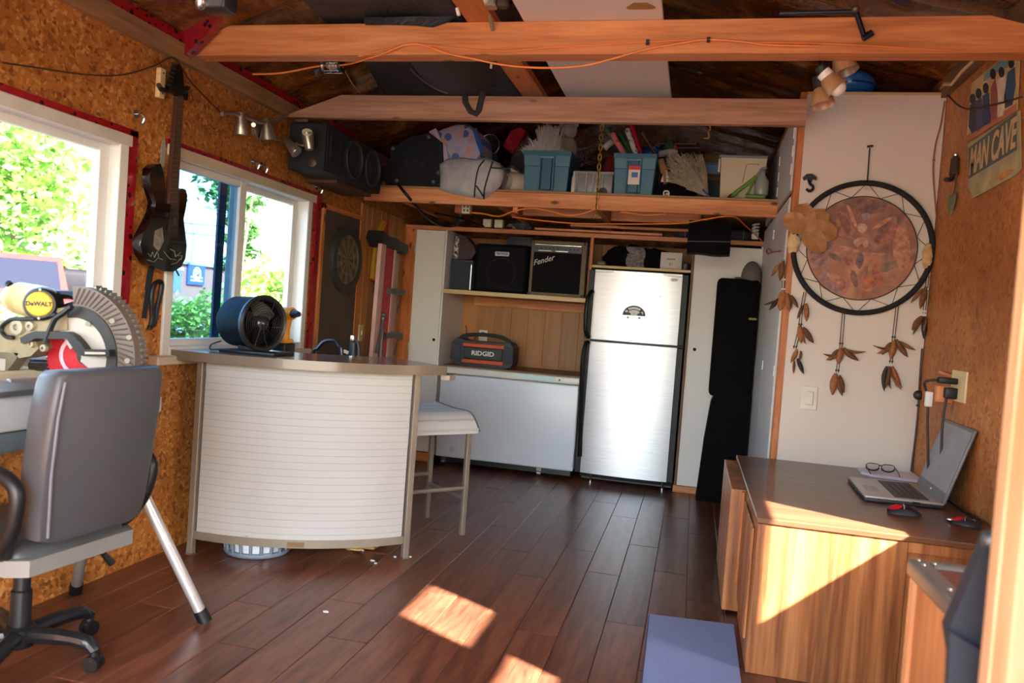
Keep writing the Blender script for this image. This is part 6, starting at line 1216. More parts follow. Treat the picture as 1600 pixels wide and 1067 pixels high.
for k, (nm, col, cx, cy, rx, ry, rot) in enumerate((('painted_cloud', (104, 88, 92), 560, 250, 150, 45, 8), ('painted_cloud', (150, 124, 130), 260, 560, 70, 110, 20), ('painted_cloud', (196, 146, 116), 770, 520, 60, 150, 0), ('painted_cloud', (150, 128, 136), 330, 740, 110, 60, 30),
    ('painted_wing', (168, 112, 98), 400, 380, 55, 100, -24), ('painted_wing', (128, 88, 86), 410, 370, 26, 74, -24), ('painted_wing', (212, 160, 124), 455, 320, 14, 76, -22), ('painted_wing', (160, 104, 92), 670, 420, 62, 100, 32), ('painted_wing', (112, 80, 82), 650, 420, 30, 78, 34), ('painted_wing', (214, 160, 124), 650, 365, 12, 72, 60),
    ('painted_glow', (140, 150, 160), 545, 322, 26, 26, 0), ('painted_light', (214, 196, 172), 520, 395, 34, 26, 10), ('painted_light', (196, 168, 146), 515, 490, 52, 36, 0), ('painted_figure', (206, 150, 128), 430, 530, 70, 14, 14), ('painted_figure', (206, 152, 128), 600, 566, 66, 12, -4), ('painted_figure', (150, 88, 84), 515, 520, 16, 24, 0), ('painted_figure', (96, 96, 108), 505, 600, 26, 48, 8), ('painted_figure', (120, 100, 100), 470, 720, 20, 60, -16), ('painted_figure', (150, 110, 100), 540, 690, 16, 56, 14),
    ('painted_shade', (104, 104, 96), 340, 580, 46, 18, 30), ('painted_shade', (132, 120, 110), 690, 640, 60, 30, -30), ('painted_rock', (204, 156, 128), 345, 715, 60, 26, 30), ('painted_rock', (196, 122, 92), 395, 760, 16, 56, -14), ('painted_rock', (200, 118, 84), 560, 745, 46, 52, 10), ('painted_rock', (178, 96, 84), 620, 700, 28, 74, -18), ('painted_rock', (160, 104, 100), 430, 600, 26, 40, 0))):
    col = tuple(int(.58*c_+.42*m_) for c_, m_ in zip(col, (164, 120, 100)))
    part(nm, P(col, .8, 0, .4, 34), art, lambda b: b.prism(artpoly(softblob(cx, cy, rx, ry, rot, k*1.7)), .0004+.00005*k, DF, .004))
def web(b):
    n = 12
    for k in range(n):
        a0, a1, am = 2*pi*k/n, 2*pi*(k+1)/n, 2*pi*(k+.5)/n
        p0 = c0+V((RR*cos(a0), -.014, RR*sin(a0))); p1 = c0+V((RR*cos(a1), -.014, RR*sin(a1))); m_ = c0+V((AR*cos(am), -.006, AR*sin(am)))
        b.cyl(p0, m_, .0016, n=4); b.cyl(m_, p1, .0016, n=4)
part('web_strings', P((58, 46, 40), .8), t, web)
part('hanging_cord', BLACK, t, lambda b: (b.cyl(c0+V((0.0, -.012, RR)), D(1359, 230), .0035, n=5), b.cyl(D(1355, 229), D(1364, 228), .006, n=6)))
part('nail', CHROME, t, lambda b: b.cyl(D(1359, 231)+V((0, .02, 0)), D(1359, 231)-V((0, .01, 0)), .004, n=6))
part('paper_tag', P((206, 196, 176), .8), t, lambda b: b.box(D(1358, 293, .002), (.045, .002, .03)))
part('fur_wrap', P((206, 182, 136), .95, 0, .2, 30, .6, 80), t, lambda b: b.sph(D(1240, 380, .015), (.032, .022, .06), 3, .3, 3, 2)); part('fur_wrap', P((196, 166, 116), .95, 0, .2, 30, .6, 80), t, lambda b: b.sph(D(1450, 400, .015), (.028, .02, .065), 3, .3, 3, 5))
LEAF = P((168, 122, 80), .7, 0, .2, 22, .3, 60); lc = D(1257, 360)
def lobe(b, ang, L, W):
    d = V((cos(R(ang)), 0, sin(R(ang)))); n_ = V((-d.z, 0, d.x))
    f = lambda u, v: lc+V((0, -.03-.02*sin(pi*u), 0))+d*(L*u)+n_*(W*(2*v-1)*sin(pi*min(1, .12+u*.80))**.7)+V((0, -.012*abs(2*v-1), 0))
    b.grid(f, 8, 6); b.grid(lambda u, v: f(u, v)+V((0, .003, 0)), 8, 6, flip=True)
for ang, L, W in ((150, .13, .055), (100, .14, .055), (45, .14, .055), (-5, .16, .06), (-50, .15, .055)): part('leaf_lobe', LEAF, t, lambda b: lobe(b, ang, L, W), ang=70)
FEA = [P((150, 98, 58), .8, 0, .35, 40), P((108, 70, 46), .8, 0, .35, 40), P((46, 38, 36), .7, 0, .2, 30)]
def feather(b, p, ang, L, W, curl):
    d = V((cos(R(ang)), 0, sin(R(ang))))
    n_ = V((-d.z, 0, d.x)); f = lambda u, v: p+d*(L*u)+n_*(W*(2*v-1)*(sin(pi*min(1, .08+u*.92))**.8)+curl*u*u)+V((0, -.012*sin(pi*v)-.006*u, 0))
    b.grid(f, 7, 4); b.grid(lambda u, v: f(u, v)+V((0, .002, 0)), 7, 4, flip=True)
fset = [((1258, 456), [(1252, 486), (1250, 510), (1242, 545)], ((1260, 474, -85, .10, .014, 0, 0), (1249, 508, -75, .10, .018, -.01, 0), (1258, 513, -70, .09, .016, .02, 1), (1245, 545, -95, .08, .013, -.02, 0), (1246, 560, -65, .09, .012, .0, 2))),
        ((1318, 490), [(1314, 540), (1308, 582)], ((1314, 543, -95, .09, .02, 0, 0), (1318, 543, -55, .10, .016, .03, 1), (1310, 552, -130, .07, .012, -.02, 0), (1306, 583, -95, .12, .022, .0, 0), (1310, 590, -80, .10, .014, .01, 1))),
        ((1402, 478), [(1396, 530), (1392, 568)], ((1397, 532, -95, .10, .02, 0, 0), (1400, 530, -60, .11, .016, .01, 1), (1393, 540, -125, .08, .012, -.03, 0), (1386, 572, -105, .13, .014, .03, 2), (1394, 572, -75, .13, .018, .02, 0), (1390, 572, -92, .12, .014, -.01, 1))),
        ((1224, 405), [(1224, 440), (1224, 455)], ((1224, 408, -95, .11, .018, 0, 1), (1224, 455, -95, .11, .026, 0, 0), (1216, 466, -115, .08, .012, -.01, 2), (1230, 458, -80, .10, .018, .0, 0))),
        ((1450, 430), [(1447, 455), (1444, 490)], ((1447, 448, -100, .12, .016, 0, 1), (1441, 494, -120, .09, .018, .0, 1), (1445, 494, -88, .12, .015, .0, 2)))]
for k, (a, mids, fs) in enumerate(fset):
    pts = [D(*a, .012)]+[D(*m, .012) for m in mids]
    part('bead_string', BLACK, t, lambda b: [b.tube([p+V((s_, 0, 0)) for p in pts], .002, 5) for s_ in (-.006, .006)])
    fs = fs + tuple((x+(-5, 6)[q % 2], y+3, an+(-24, 22)[q % 2], L*.8, W*.6, cu*1.6, (ci+1) % 2) for q, (x, y, an, L, W, cu, ci) in enumerate(fs))
    for (x, y, an, L, W, cu, ci) in fs: part('feather', FEA[ci], t, lambda b: feather(b, D(x, y, .014), an, L, W, cu), ang=70)
    part('bead', P((230, 226, 214) if k > 2 else (40, 34, 36), .4), t, lambda b: [b.sph(p+V((s_, -.002, .012)), .006, 1) for p in pts[1:] for s_ in (-.006, .006)])
# black hook ornament
t = T('black_coat_hook', 'black dragon-shaped coat hook at the upper left of the dreamcatcher', 'hook', D(1264, 286)); 
part('plate', P((22, 22, 24), .4), t, lambda b: b.prism([((D(1220+x/4.104, 260+y/4.104)).x, (D(1220+x/4.104, 260+y/4.104)).z) for x, y in [(140, 72), (165, 50), (200, 50), (228, 72), (226, 90), (205, 82), (198, 100), (172, 98), (168, 82), (148, 92)]], .012, WF(YD)))
part('hook', P((22, 22, 24), .4), t, lambda b: b.tube(smoothpath([D(1220+x/4.104, 260+y/4.104, d) for x, y, d in ((182, 80, 0), (186, 110, .02), (206, 128, .03), (204, 148, .035), (184, 158, .03), (166, 146, .02))]), .0075, 8))
# light switch on the cupboard
q = D(1265, 622); t = T('light_switch', 'white decorator light switch on the cupboard side below the dreamcatcher', 'switch', q)
part('plate', P((228, 222, 208), .35), t, lambda b: b.box((q.x, YD+.008, q.z), (.082, .008, .128), .003)); part('rocker_frame', P((206, 200, 188), .35), t, lambda b: b.box((q.x, YD+.003, q.z), (.040, .006, .074), .002)); part('rocker', P((234, 228, 216), .3), t, lambda b: b.box((q.x, YD-.001, q.z), (.034, .006, .068), .002))
# dark knob at the corner
q = D(1435, 617); t = T('dark_door_knob', 'small dark knob at the cupboard corner near the outlet', 'knob', q); part('knob', P((40, 28, 24), .4), t, lambda b: b.sph(V((q.x, YD-.01, q.z)), (.028, .02, .026), 3)); part('rose', P((60, 44, 36), .5), t, lambda b: b.cyl((q.x, YD+.012, q.z), (q.x, YD-.004, q.z), .02, n=14))
t = T('brown_cable', 'brown cable running down the cupboard right edge from the ceiling', 'cable', D(1460, 250)); part('cable', P((150, 92, 60), .6), t, lambda b: b.tube(smoothpath([D(x, y, .004) for x, y in ((1476, 158), (1470, 195), (1462, 225), (1458, 260), (1460, 300), (1464, 345))]), .004, 6)); part('staple', P((120, 110, 100), .4, .6), t, lambda b: b.box(D(1459, 250, .004), (.014, .006, .006)))
t = T('purple_cable', 'thin dark cable running down the corner behind the laptop', 'cable', V((XR-.01, 4.49, .9))); part('cable', P((76, 56, 58), .6), t, lambda b: b.tube(smoothpath([V((XR-.012, YD-.01, z)) + V((.004*sin(z*9), 0, 0)) for z in (1.25, 1.1, .95, .85, .78, .70, .60)]), .005, 6)); part('tie', BLACK, t, lambda b: b.box((XR-.012, YD-.01, .95), (.014, .014, .008)))
# MAN CAVE tin sign and the picture above
XS = XR-.008
def RQ(x, y): p = PX(x, y, XS); return (-p.y, p.z)
RM = frame((XS+.004, 0, 0), (0, -1, 0), (0, 0, 1))
t = T('figures_poster', 'slanted poster of dark standing figures high on the right wall', 'poster', PX(1550, 140, XS)); zc_ = lambda x, y: (1440+x/3.556, 40+y/3.556)
part('sheet', P((196, 170, 120), .6, 0, .2, 7), t, lambda b: b.prism([RQ(*zc_(*p)) for p in ((278, 320), (548, 92), (528, 470), (246, 650))], .004, RM))
part('upper_sky', P((120, 156, 160), .6, 0, .15, 9), t, lambda b: b.prism([RQ(*zc_(*p)) for p in ((350, 268), (548, 95), (545, 160), (500, 220), (420, 260), (345, 310))], .001, RM, .004))
part('lower_band', P((178, 110, 80), .6, 0, .15), t, lambda b: b.prism([RQ(*zc_(*p)) for p in ((250, 610), (530, 430), (528, 468), (247, 648))], .001, RM, .004))
for nm, col, L in (('figure', (60, 50, 70), [(270, 440), (300, 430), (310, 580), (280, 600), (262, 560)]), ('figure', (66, 74, 110), [(300, 420), (335, 400), (345, 560), (310, 590)]), ('figure', (50, 60, 100), [(340, 390), (375, 370), (385, 540), (345, 560)]), ('figure', (150, 80, 70), [(385, 350), (410, 290), (425, 400), (415, 520), (385, 530)]), ('figure', (216, 200, 176), [(425, 300), (465, 280), (470, 400), (455, 500), (425, 510)]), ('figure', (50, 76, 110), [(480, 260), (518, 230), (524, 330), (505, 440), (465, 460), (460, 400)])):
    hx, hy = sum(p[0] for p in L[:2])/2, min(p[1] for p in L[:2])-22
    part(nm, P(col, .6, 0, .2, 30), t, lambda b: (b.prism([RQ(*zc_(*p)) for p in L], .0015, RM, .004)))
    part('figure_head', P((44, 36, 44), .6), t, lambda b: b.prism([RQ(*zc_(hx+16*cos(i*.52), hy+30*sin(i*.52))) for i in range(12)], .0015, RM, .004))
t = T('man_cave_sign', 'weathered tin wall sign with big block letters and a torn lower strip', 'sign', PX(1552, 240, XS))
pt_ = [RQ(*zc_(*p)) for p in ((256, 660), (545, 470), (550, 800), (520, 830), (285, 960), (262, 900))]
part('tin_sheet', P((168, 160, 128), .6, .1, .2, 10), t, lambda b: b.prism(pt_, .004, RM))
part('letter_field', P((86, 96, 92), .6, .1, .2, 12), t, lambda b: b.prism([RQ(*zc_(*p)) for p in ((262, 680), (530, 480), (530, 690), (262, 850))], .001, RM, .004))
part('pale_strip', P((176, 164, 122), .7, 0, .25, 10), t, lambda b: b.prism([RQ(*zc_(*p)) for p in ((268, 880), (540, 715), (540, 800), (285, 950))], .001, RM, .004))
part('rust_stain', P((190, 130, 84), .8, 0, .3, 14), t, lambda b: b.prism([RQ(*zc_(*p)) for p in ((400, 850), (480, 800), (520, 800), (450, 860))], .0012, RM, .0045))
a = PX(*zc_(266, 770), XS-.0015); c = PX(*zc_(528, 595), XS-.0015)
text('MAN CAVE', .175, frame((a+c)/2, c-a, (0, 0, 1)), P((200, 170, 124), .6, 0, .15, 30), t, sx=(c-a).length/.175/5.05, bold=.004)
t = T('heart_charm', 'grey green heart-shaped charm hanging with a dark key on the right wall', 'ornament', PX(1490, 300, XR-.01)); XH = XR-.012
hp = PX(*zc_(172, 985), XH); part('heart', P((112, 120, 92), .6, 0, .2, 20), t, lambda b: b.prism([(-hp.y+.012*(16*sin(q)**3)/4.2, hp.z+.013*(13*cos(q)-5*cos(2*q)-2*cos(3*q)-cos(4*q))/3.6) for q in [i*pi/12 for i in range(24)]], .012, frame((XH, 0, 0), (0, -1, 0), (0, 0, 1))))
part('cord', P((90, 50, 30), .7), t, lambda b: b.tube(smoothpath([PX(*zc_(x, y), XH) for x, y in ((185, 720), (195, 800), (190, 870), (178, 940))]), .004, 6)); part('key', P((40, 32, 26), .5, .3), t, lambda b: b.tube(smoothpath([PX(*zc_(x, y), XH-.004) for x, y in ((188, 725), (178, 800), (165, 850), (135, 855))]), .012, 8)); part('tassel', P((60, 44, 30), .8), t, lambda b: b.tube([PX(*zc_(188, 740), XH-.004), PX(*zc_(182, 830), XH-.004)], [.02, .024], 8)); part('nail', CHROME, t, lambda b: b.cyl(PX(*zc_(188, 718), XR), PX(*zc_(188, 718), XR-.02), .004, n=6))
t = T('wall_wire', 'thin dark wire looping across the poster and the top of the right wall', 'wire', PX(1500, 168, XR-.02)); part('wire', P((70, 40, 26), .6), t, lambda b: b.tube(smoothpath([PX(*zc_(x, y), XR-.022) for x, y in ((150, 390), (200, 440), (260, 465), (340, 452), (440, 430), (560, 395))]), .004, 6)); part('staple', CHROME, t, lambda b: b.box(PX(*zc_(150, 390), XR-.01), (.02, .012, .012)))
t = T('corner_shim', 'pale ragged wooden batten along the top of the right wall corner', 'batten', PX(1490, 130, XR-.02)); part('batten', PALE, t, lambda b: b.tube([PX(*zc_(x, y), XR-.03) for x, y in ((125, 325), (170, 325), (230, 250), (290, 195))], .010, 6)); part('loose_end', FIR, t, lambda b: b.tube([PX(1476, 131, XR-.03), PX(1472, 140, XR-.02)], .012, 6))
# outlet with plugs
o_ = PX(1504, 605, XR); t = T('corner_outlet', 'cream outlet plate with orange adapter and black plugs above the laptop', 'outlet', o_); PLc = P((226, 206, 160), .45)
part('cover_plate', PLc, t, lambda b: b.box((XR-.005, 3.89, 1.095), (.010, .20, .14), .003)); part('adapter', P((216, 140, 84), .5), t, lambda b: b.box((XR-.045, 3.96, 1.05), (.07, .05, .075), .006, 2)); part('plug', BLACK, t, lambda b: b.box((XR-.05, 3.91, 1.115), (.08, .045, .028), .006, 2)); part('plug', BLACK, t, lambda b: b.box((XR-.035, 3.90, 1.06), (.05, .04, .05), .006, 2)); part('brass_stub', P((190, 120, 90), .4, .4), t, lambda b: b.cyl((XR, 4.0, 1.13), (XR-.06, 4.02, 1.15), .012, n=10))
part('usb_charger', WHITEV, t, lambda b: b.box((XR-.10, 3.98, 1.02), (.03, .028, .07), .005, 2))
for pts in ([(XR-.09, 3.91, 1.115), (XR-.13, 3.95, 1.10), (XR-.115, 3.98, 1.06)], [(XR-.10, 3.98, .985), (XR-.095, 3.98, .90), (XR-.08, 3.98, .75), (XR-.06, 4.0, .60)], [(XR-.05, 3.9, 1.04), (XR-.055, 3.9, .92), (XR-.05, 3.9, .78), (XR-.04, 3.92, .61)]): part('cord', P((58, 44, 40), .6), t, lambda b: b.tube(smoothpath(pts), .006, 7))
# desk
DX0, DY0, DY1, DZ = .283, 3.03, 4.497, .587
t = T('walnut_desk', 'low walnut desk with sunlit end panel against the right wall', 'desk', (.75, 3.7, 0))
part('desk_top', WALNT, t, lambda b: b.bb((DX0-.006, DY0-.006, DZ-.022), (XR-.006, DY1, DZ), .003))
part('end_panel', WALN, t, lambda b: b.bb((DX0, DY0, .0), (.80, DY0+.022, DZ-.023), .002)); part('end_panel', WALN, t, lambda b: b.bb((.802, DY0+.004, .0), (XR-.006, DY0+.022, DZ-.023), .002)); part('side_panel', WALN, t, lambda b: b.bb((DX0, DY0+.024, 0), (DX0+.02, 3.60, DZ-.023), .002)); part('top_band', WALN, t, lambda b: b.bb((.80, DY0-.002, DZ-.06), (XR-.006, DY0+.005, DZ-.023), .001))
part('rear_side_panel', WALN, t, lambda b: b.bb((.215, 3.64, .012), (DX0+.02, 4.45, DZ-.024), .003)); part('panel_trim', FIRZ, t, lambda b: b.bb((.262, 3.622, .14), (.276, 3.64, DZ-.03), .003)); part('drawer_front', WALN, t, lambda b: b.bb((DX0-.012, 3.10, .10), (DX0-.001, 3.58, DZ-.06), .003)); part('back_panel', WALN, t, lambda b: b.bb((DX0+.02, DY1-.02, .0), (XR-.006, DY1-.002, DZ-.023)))
# rug
t = T('blue_rug', 'small blue carpet mat on the floor beside the desk', 'rug', (.09, 2.9, 0)); RG = NT('blue_carpet'); RG.set(rough=.95, sheen=.3); nn = RG.noise(RG.coord(), 180, 3, .7); RG.l(RG.ramp(nn, [(.3, (70, 90, 140)), (.7, (116, 138, 188))]), RG.b, 0); RG.bump(nn, .6, .003)
part('pile', RG.m, t, lambda b: b.prism([(-.093, 3.449), (.262, 3.482), (.262, 2.2), (-.07, 2.2)], .010, Matrix.Translation((0, 0, .001)))); part('backing_edge', P((70, 84, 120), .9), t, lambda b: b.tube([(.262, 3.482, .004), (-.093, 3.449, .004), (-.07, 2.2, .004)], .004, 5))
# laptop
LA, LB = V((.772, 4.03, DZ)), V((.758, 3.575, DZ)); LC, LD_ = V((1.085, 4.03+.02, DZ)), V((1.07, 3.60, DZ))
t = T('laptop', 'open silver laptop with a dim grey screen on the desk', 'laptop', (LA+LC)/2)
SIL = P((196, 190, 180), .35, .3, .04); lx = (LC-LA).normalized(); ly = (LB-LA).normalized()
LM = Matrix.Translation(LA) @ Matrix((lx, ly*-1, V((0, 0, 1)))).transposed().to_4x4(); Lw, Ld = (LC-LA).length, (LB-LA).length
part('base', P((56, 54, 54), .5), t, lambda b: b.bb((0, -Ld, .002), (Lw, 0, .016), .004, 2, LM)); bs = part('palm_rest', SIL, t, lambda b: b.bb((0, -Ld, .016), (Lw, 0, .026), .004, 2, LM))
part('keyboard', P((96, 90, 82), .6, 0, .15, 60), bs, lambda b: b.bb((.125, -Ld+.03, .026), (.265, -.03, .0275), 0, 1, LM)); part('key_row', P((70, 66, 62), .5), bs, lambda b: [b.bb((.13+.027*r, -Ld+.035+.0265*k, .0275), (.152+.027*r, -Ld+.057+.0265*k, .030), 0, 1, LM) for r in range(5) for k in range(14)])
part('touchpad', P((150, 146, 140), .3), bs, lambda b: b.bb((.03, -Ld*.72, .026), (.085, -Ld*.45, .0268), 0, 1, LM))
tl = R(17); ux = V((sin(tl), 0, cos(tl)))
SCM = Matrix.Translation(LA+lx*Lw+V((0, 0, .022))) @ Matrix((ly*-1, (lx*sin(tl)+V((0, 0, 1))*cos(tl)), ((ly*-1).cross(lx*sin(tl)+V((0, 0, 1))*cos(tl))))).transposed().to_4x4()
lid = part('lid', P((116, 116, 116), .4, .2), t, lambda b: b.bb((-Ld, 0, -.006), (0, .335, .006), .004, 2, SCM)); 
part('screen', P((150, 152, 156), .6), lid, lambda b: b.bb((-Ld+.014, .045, .0055), (-.014, .320, .0068), 0, 1, SCM) if 0 else (b.bb((-Ld+.014, .045, -.0068), (-.014, .320, -.0055), 0, 1, SCM), b.bb((-Ld+.014, .045, .0055), (-.014, .320, .0068), 0, 1, SCM)))
part('maker_mark', P((220, 220, 220), .4), lid, lambda b: [b.bb((-Ld/2-.012, .02, z), (-Ld/2+.012, .028, z+.0008), 0, 1, SCM) for z in (.0055, -.0063)])
part('port', BLACK, t, lambda b: b.bb((Lw*.6, -Ld-.001, .010), (Lw*.7, -Ld+.002, .020), 0, 1, LM))
# papers and glasses
t = T('paper_pad', 'white paper pad lying at the back of the desk under the glasses', 'paper', (1.0, 4.38, DZ)); PAP = P((206, 200, 206), .7, 0, .04)
part('sheets', PAP, t, lambda b: b.prism([(.895, 4.455), (.885, 4.30), (.93, 4.245), (1.16, 4.21), (1.168, 4.44)], .012, Matrix.Translation((0, 0, DZ+.0005)))); part('top_sheet', P((222, 216, 220), .7), t, lambda b: b.prism([(.90, 4.45), (.89, 4.305), (.935, 4.25), (1.16, 4.215), (1.165, 4.435)], .001, Matrix.Translation((0, 0, DZ+.0126))))
zg = DZ+.0138; gc = V((.985, 4.36, zg)); t = T('eyeglasses', 'black-framed eyeglasses resting on the white paper pad', 'glasses', gc); GLB = P((22, 20, 24), .3)
for s_ in (-1, 1):
    cx = gc.x+s_*.037*1.0; part('rim', GLB, t, lambda b: b.tube([(cx+.031*math.copysign(abs(cos(i*pi/9))**.6, cos(i*pi/9)), gc.y-.004*sin(i*pi/9), zg+.022+.018*math.copysign(abs(sin(i*pi/9))**.6, sin(i*pi/9))) for i in range(18)], .0022 if 1 else 0, 6, True)); part('lens', GLASS('lens_glass_%d' % (s_+1), (.95, .96, .97, 1)), t, lambda b: b.lathe([(.027, 0), (.027, .001)], 18, frame((cx, gc.y, zg+.022), (1, 0, 0), (0, 0, 1)) @ Matrix.Diagonal((1, .65, 1, 1))))
    part('lower_rim', GLB, t, lambda b: b.tube([(cx+.031*cos(R(a)), gc.y-.002, zg+.022+.0185*sin(R(a))) for a in range(190, 351, 20)], .004, 6)); part('temple', GLB, t, lambda b: b.tube(smoothpath([(gc.x+s_*.069, gc.y, zg+.028), (gc.x+s_*.071, gc.y-.06, zg+.016), (gc.x+s_*.068, gc.y-.115, zg+.003)]), .003, 6))
part('bridge', GLB, t, lambda b: b.tube(smoothpath([(gc.x-.008, gc.y, zg+.028), (gc.x, gc.y, zg+.033), (gc.x+.008, gc.y, zg+.028)]), .003, 6))
# mouse and second device
def mouse(nm, lab, p, rz, s_, body, top):
    t = T(nm, lab, 'mouse' if 'mouse' in nm else 'gadget', p); mm = Matrix.Translation(p+V((0, 0, .001))) @ Matrix.Rotation(rz, 4, 'Z') @ Matrix.Scale(s_, 4)
    def dome(b, k, z0, w_, x0, x1):
        f = lambda u, v: mm @ V((x0+(x1-x0)*u, w_*(2*v-1)*(sin(pi*min(1, .18+u*.72))**.5), z0+.034*k*(sin(pi*(.12+.80*u))**.8)*sqrt(max(0, 1-(2*v-1)**2))))
        b.grid(f, 12, 10, flip=False); b.grid(lambda u, v: mm @ V((x0+(x1-x0)*u, w_*(2*v-1)*(sin(pi*min(1, .18+u*.72))**.5), z0)), 12, 10, flip=True)
    part('body', body, t, lambda b: dome(b, 1, 0, .032, -.06, .06), ang=60); part('red_panel', top, t, lambda b: dome(b, 1.06, .0005, .027, -.058, .022), ang=60); part('scroll_wheel', BLACK, t, lambda b: b.cyl(mm @ V((.03, -.004, .028)), mm @ V((.03, .004, .028)), .009*s_, n=12)); part('stripe', P((190, 176, 176), .3), t, lambda b: b.tube([mm @ V((-.005, .031*cos(a), .0035+.036*sin(a))) for a in [i*pi/10 for i in range(2, 9)]], .0015, 5)); return t
REDM = P((196, 24, 40), .25, 0, .1)
mouse('computer_mouse', 'red and black computer mouse in front of the laptop', V((.872, 3.40, DZ)), R(-6), 1.0, P((30, 28, 30), .4), REDM)
t = mouse('folding_knife_gadget', 'black gadget with red button at the right rear of the desk', V((1.075, 3.33, DZ)), R(-20), .8, P((36, 38, 44), .3), REDM)
part('cord', BLACK, t, lambda b: b.tube(smoothpath([V((1.12, 3.31, DZ+.006)), V((1.15, 3.42, DZ+.006)), V((1.14, 3.60, DZ+.006)), V((1.12, 3.72, DZ+.02))]), .004, 6)); part('chrome_tip', CHROME, t, lambda b: b.sph(V((1.025, 3.345, DZ+.012)), (.016, .010, .010), 2))
# patio cooler chest near the camera, bottom right
ca = V((.555, 2.11, .74)); cz = ca.z; t = T('patio_chest', 'wooden chest with thick grey metal rim at the bottom right', 'chest', (.85, 1.72, 0))
CFr = lambda: None
rz = R(1); CM = Matrix.Translation((ca.x, ca.y, 0)) @ Matrix.Rotation(rz, 4, 'Z'); GM = P((122, 114, 102), .4, .3, .08)
CW, CD_ = .54, .62
part('wood_side', WOOD('honey_panel', (186, 108, 52), (212, 140, 78), (228, 160, 98), 2, 3, .45, 0, 0, .1), t, lambda b: b.bb((.018, -CD_+.018, .0), (CW-.018, -.018, cz-.045), .006, 2, CM)); part('corner_post', WOOD('honey_post', (200, 130, 74), (226, 164, 106), (238, 184, 132), 2, 3, .45, 0, 0, .1), t, lambda b: b.bb((.008, -.044, 0), (.042, -.008, cz-.044), .006, 2, CM))
for x, y in ((.008, -CD_+.008), (CW-.042, -CD_+.008), (CW-.042, -.044)): part('corner_post', MATS['honey_post'], t, lambda b: b.bb((x, y, 0), (x+.034, y+.036, cz-.044), .006, 2, CM))
for nm, a_, b__ in (('rim', (0, -CD_, cz-.045), (.05, 0, cz)), ('rim', (CW-.05, -CD_, cz-.045), (CW, 0, cz)), ('rim', (.05, -.035, cz-.045), (CW-.05, 0, cz)), ('rim', (.05, -CD_, cz-.045), (CW-.05, -CD_+.035, cz))): part(nm, GM, t, lambda b: b.bb(a_, b__, .012, 3, CM))
part('lid_panel', WOOD('red_lid', (92, 50, 38), (122, 70, 54), (136, 82, 64), 0, 4, .4, 0, 0), t, lambda b: b.bb((.05, -CD_+.035, cz-.03), (CW-.05, -.035, cz-.012), 0, 1, CM))
for x, y in ((.022, -.02), (.022, -.06), (.052, -.038), (.024, -.24)): part('screw', P((190, 186, 178), .3, .7), t, lambda b: b.lathe([(.006, 0), (.004, .003)], 10, CM @ Matrix.Translation((x, y, cz))))
# dark fabric by the post
t = T('dark_fabric_chair', 'dark charcoal padded folding chair standing by the wooden post', 'chair', (.47, 1.42, 0)); FC = P((46, 48, 54), .8, 0, .15, 12, .15, 120)
part('back_pad', FC, t, lambda b: b.prism([Q(1547, 838, 1.36), Q(1575, 838, 1.36), (Q(1600, 838, 1.36)[0]+.10, Q(1560, 1067, 1.36)[1]-.30), (Q(1494, 1067, 1.36)[0]+.0, Q(1500, 1067, 1.36)[1]-.30), Q(1490, 1040, 1.36), Q(1482, 984, 1.36)], .035, WF(1.395)), ang=50)
part('front_fold', FC, t, lambda b: b.prism([Q(1482, 984, 1.35), Q(1510, 1002, 1.35), Q(1560, 1030, 1.35), (Q(1560, 1067, 1.35)[0], Q(1560, 1067, 1.35)[1]-.3), (Q(1492, 1067, 1.35)[0], Q(1492, 1067, 1.35)[1]-.3)], .016, WF(1.358)), ang=50)
q = PY(1548, 845, 1.37); part('frame_tube', P((96, 104, 112), .35, .6), t, lambda b: (b.sph(q, (.014, .014, .018), 2), b.tube([q, V((q.x+.05, 1.42, .35)), V((q.x+.08, 1.46, 0))], .010, 8))); part('frame_tube', P((96, 104, 112), .35, .6), t, lambda b: b.tube([V((q.x+.36, 1.38, .95)), V((q.x+.36, 1.43, .35)), V((q.x+.36, 1.47, 0))], .010, 8)); part('seat_pad', FC, t, lambda b: b.bb((q.x+.03, 1.40, .42), (q.x+.38, 1.45, .55), .012, 2))
part('frame_tube', P((96, 104, 112), .35, .6), t, lambda b: b.tube([V((q.x+.07, 1.44, .40)), V((q.x+.37, 1.44, .40))], .009, 8))
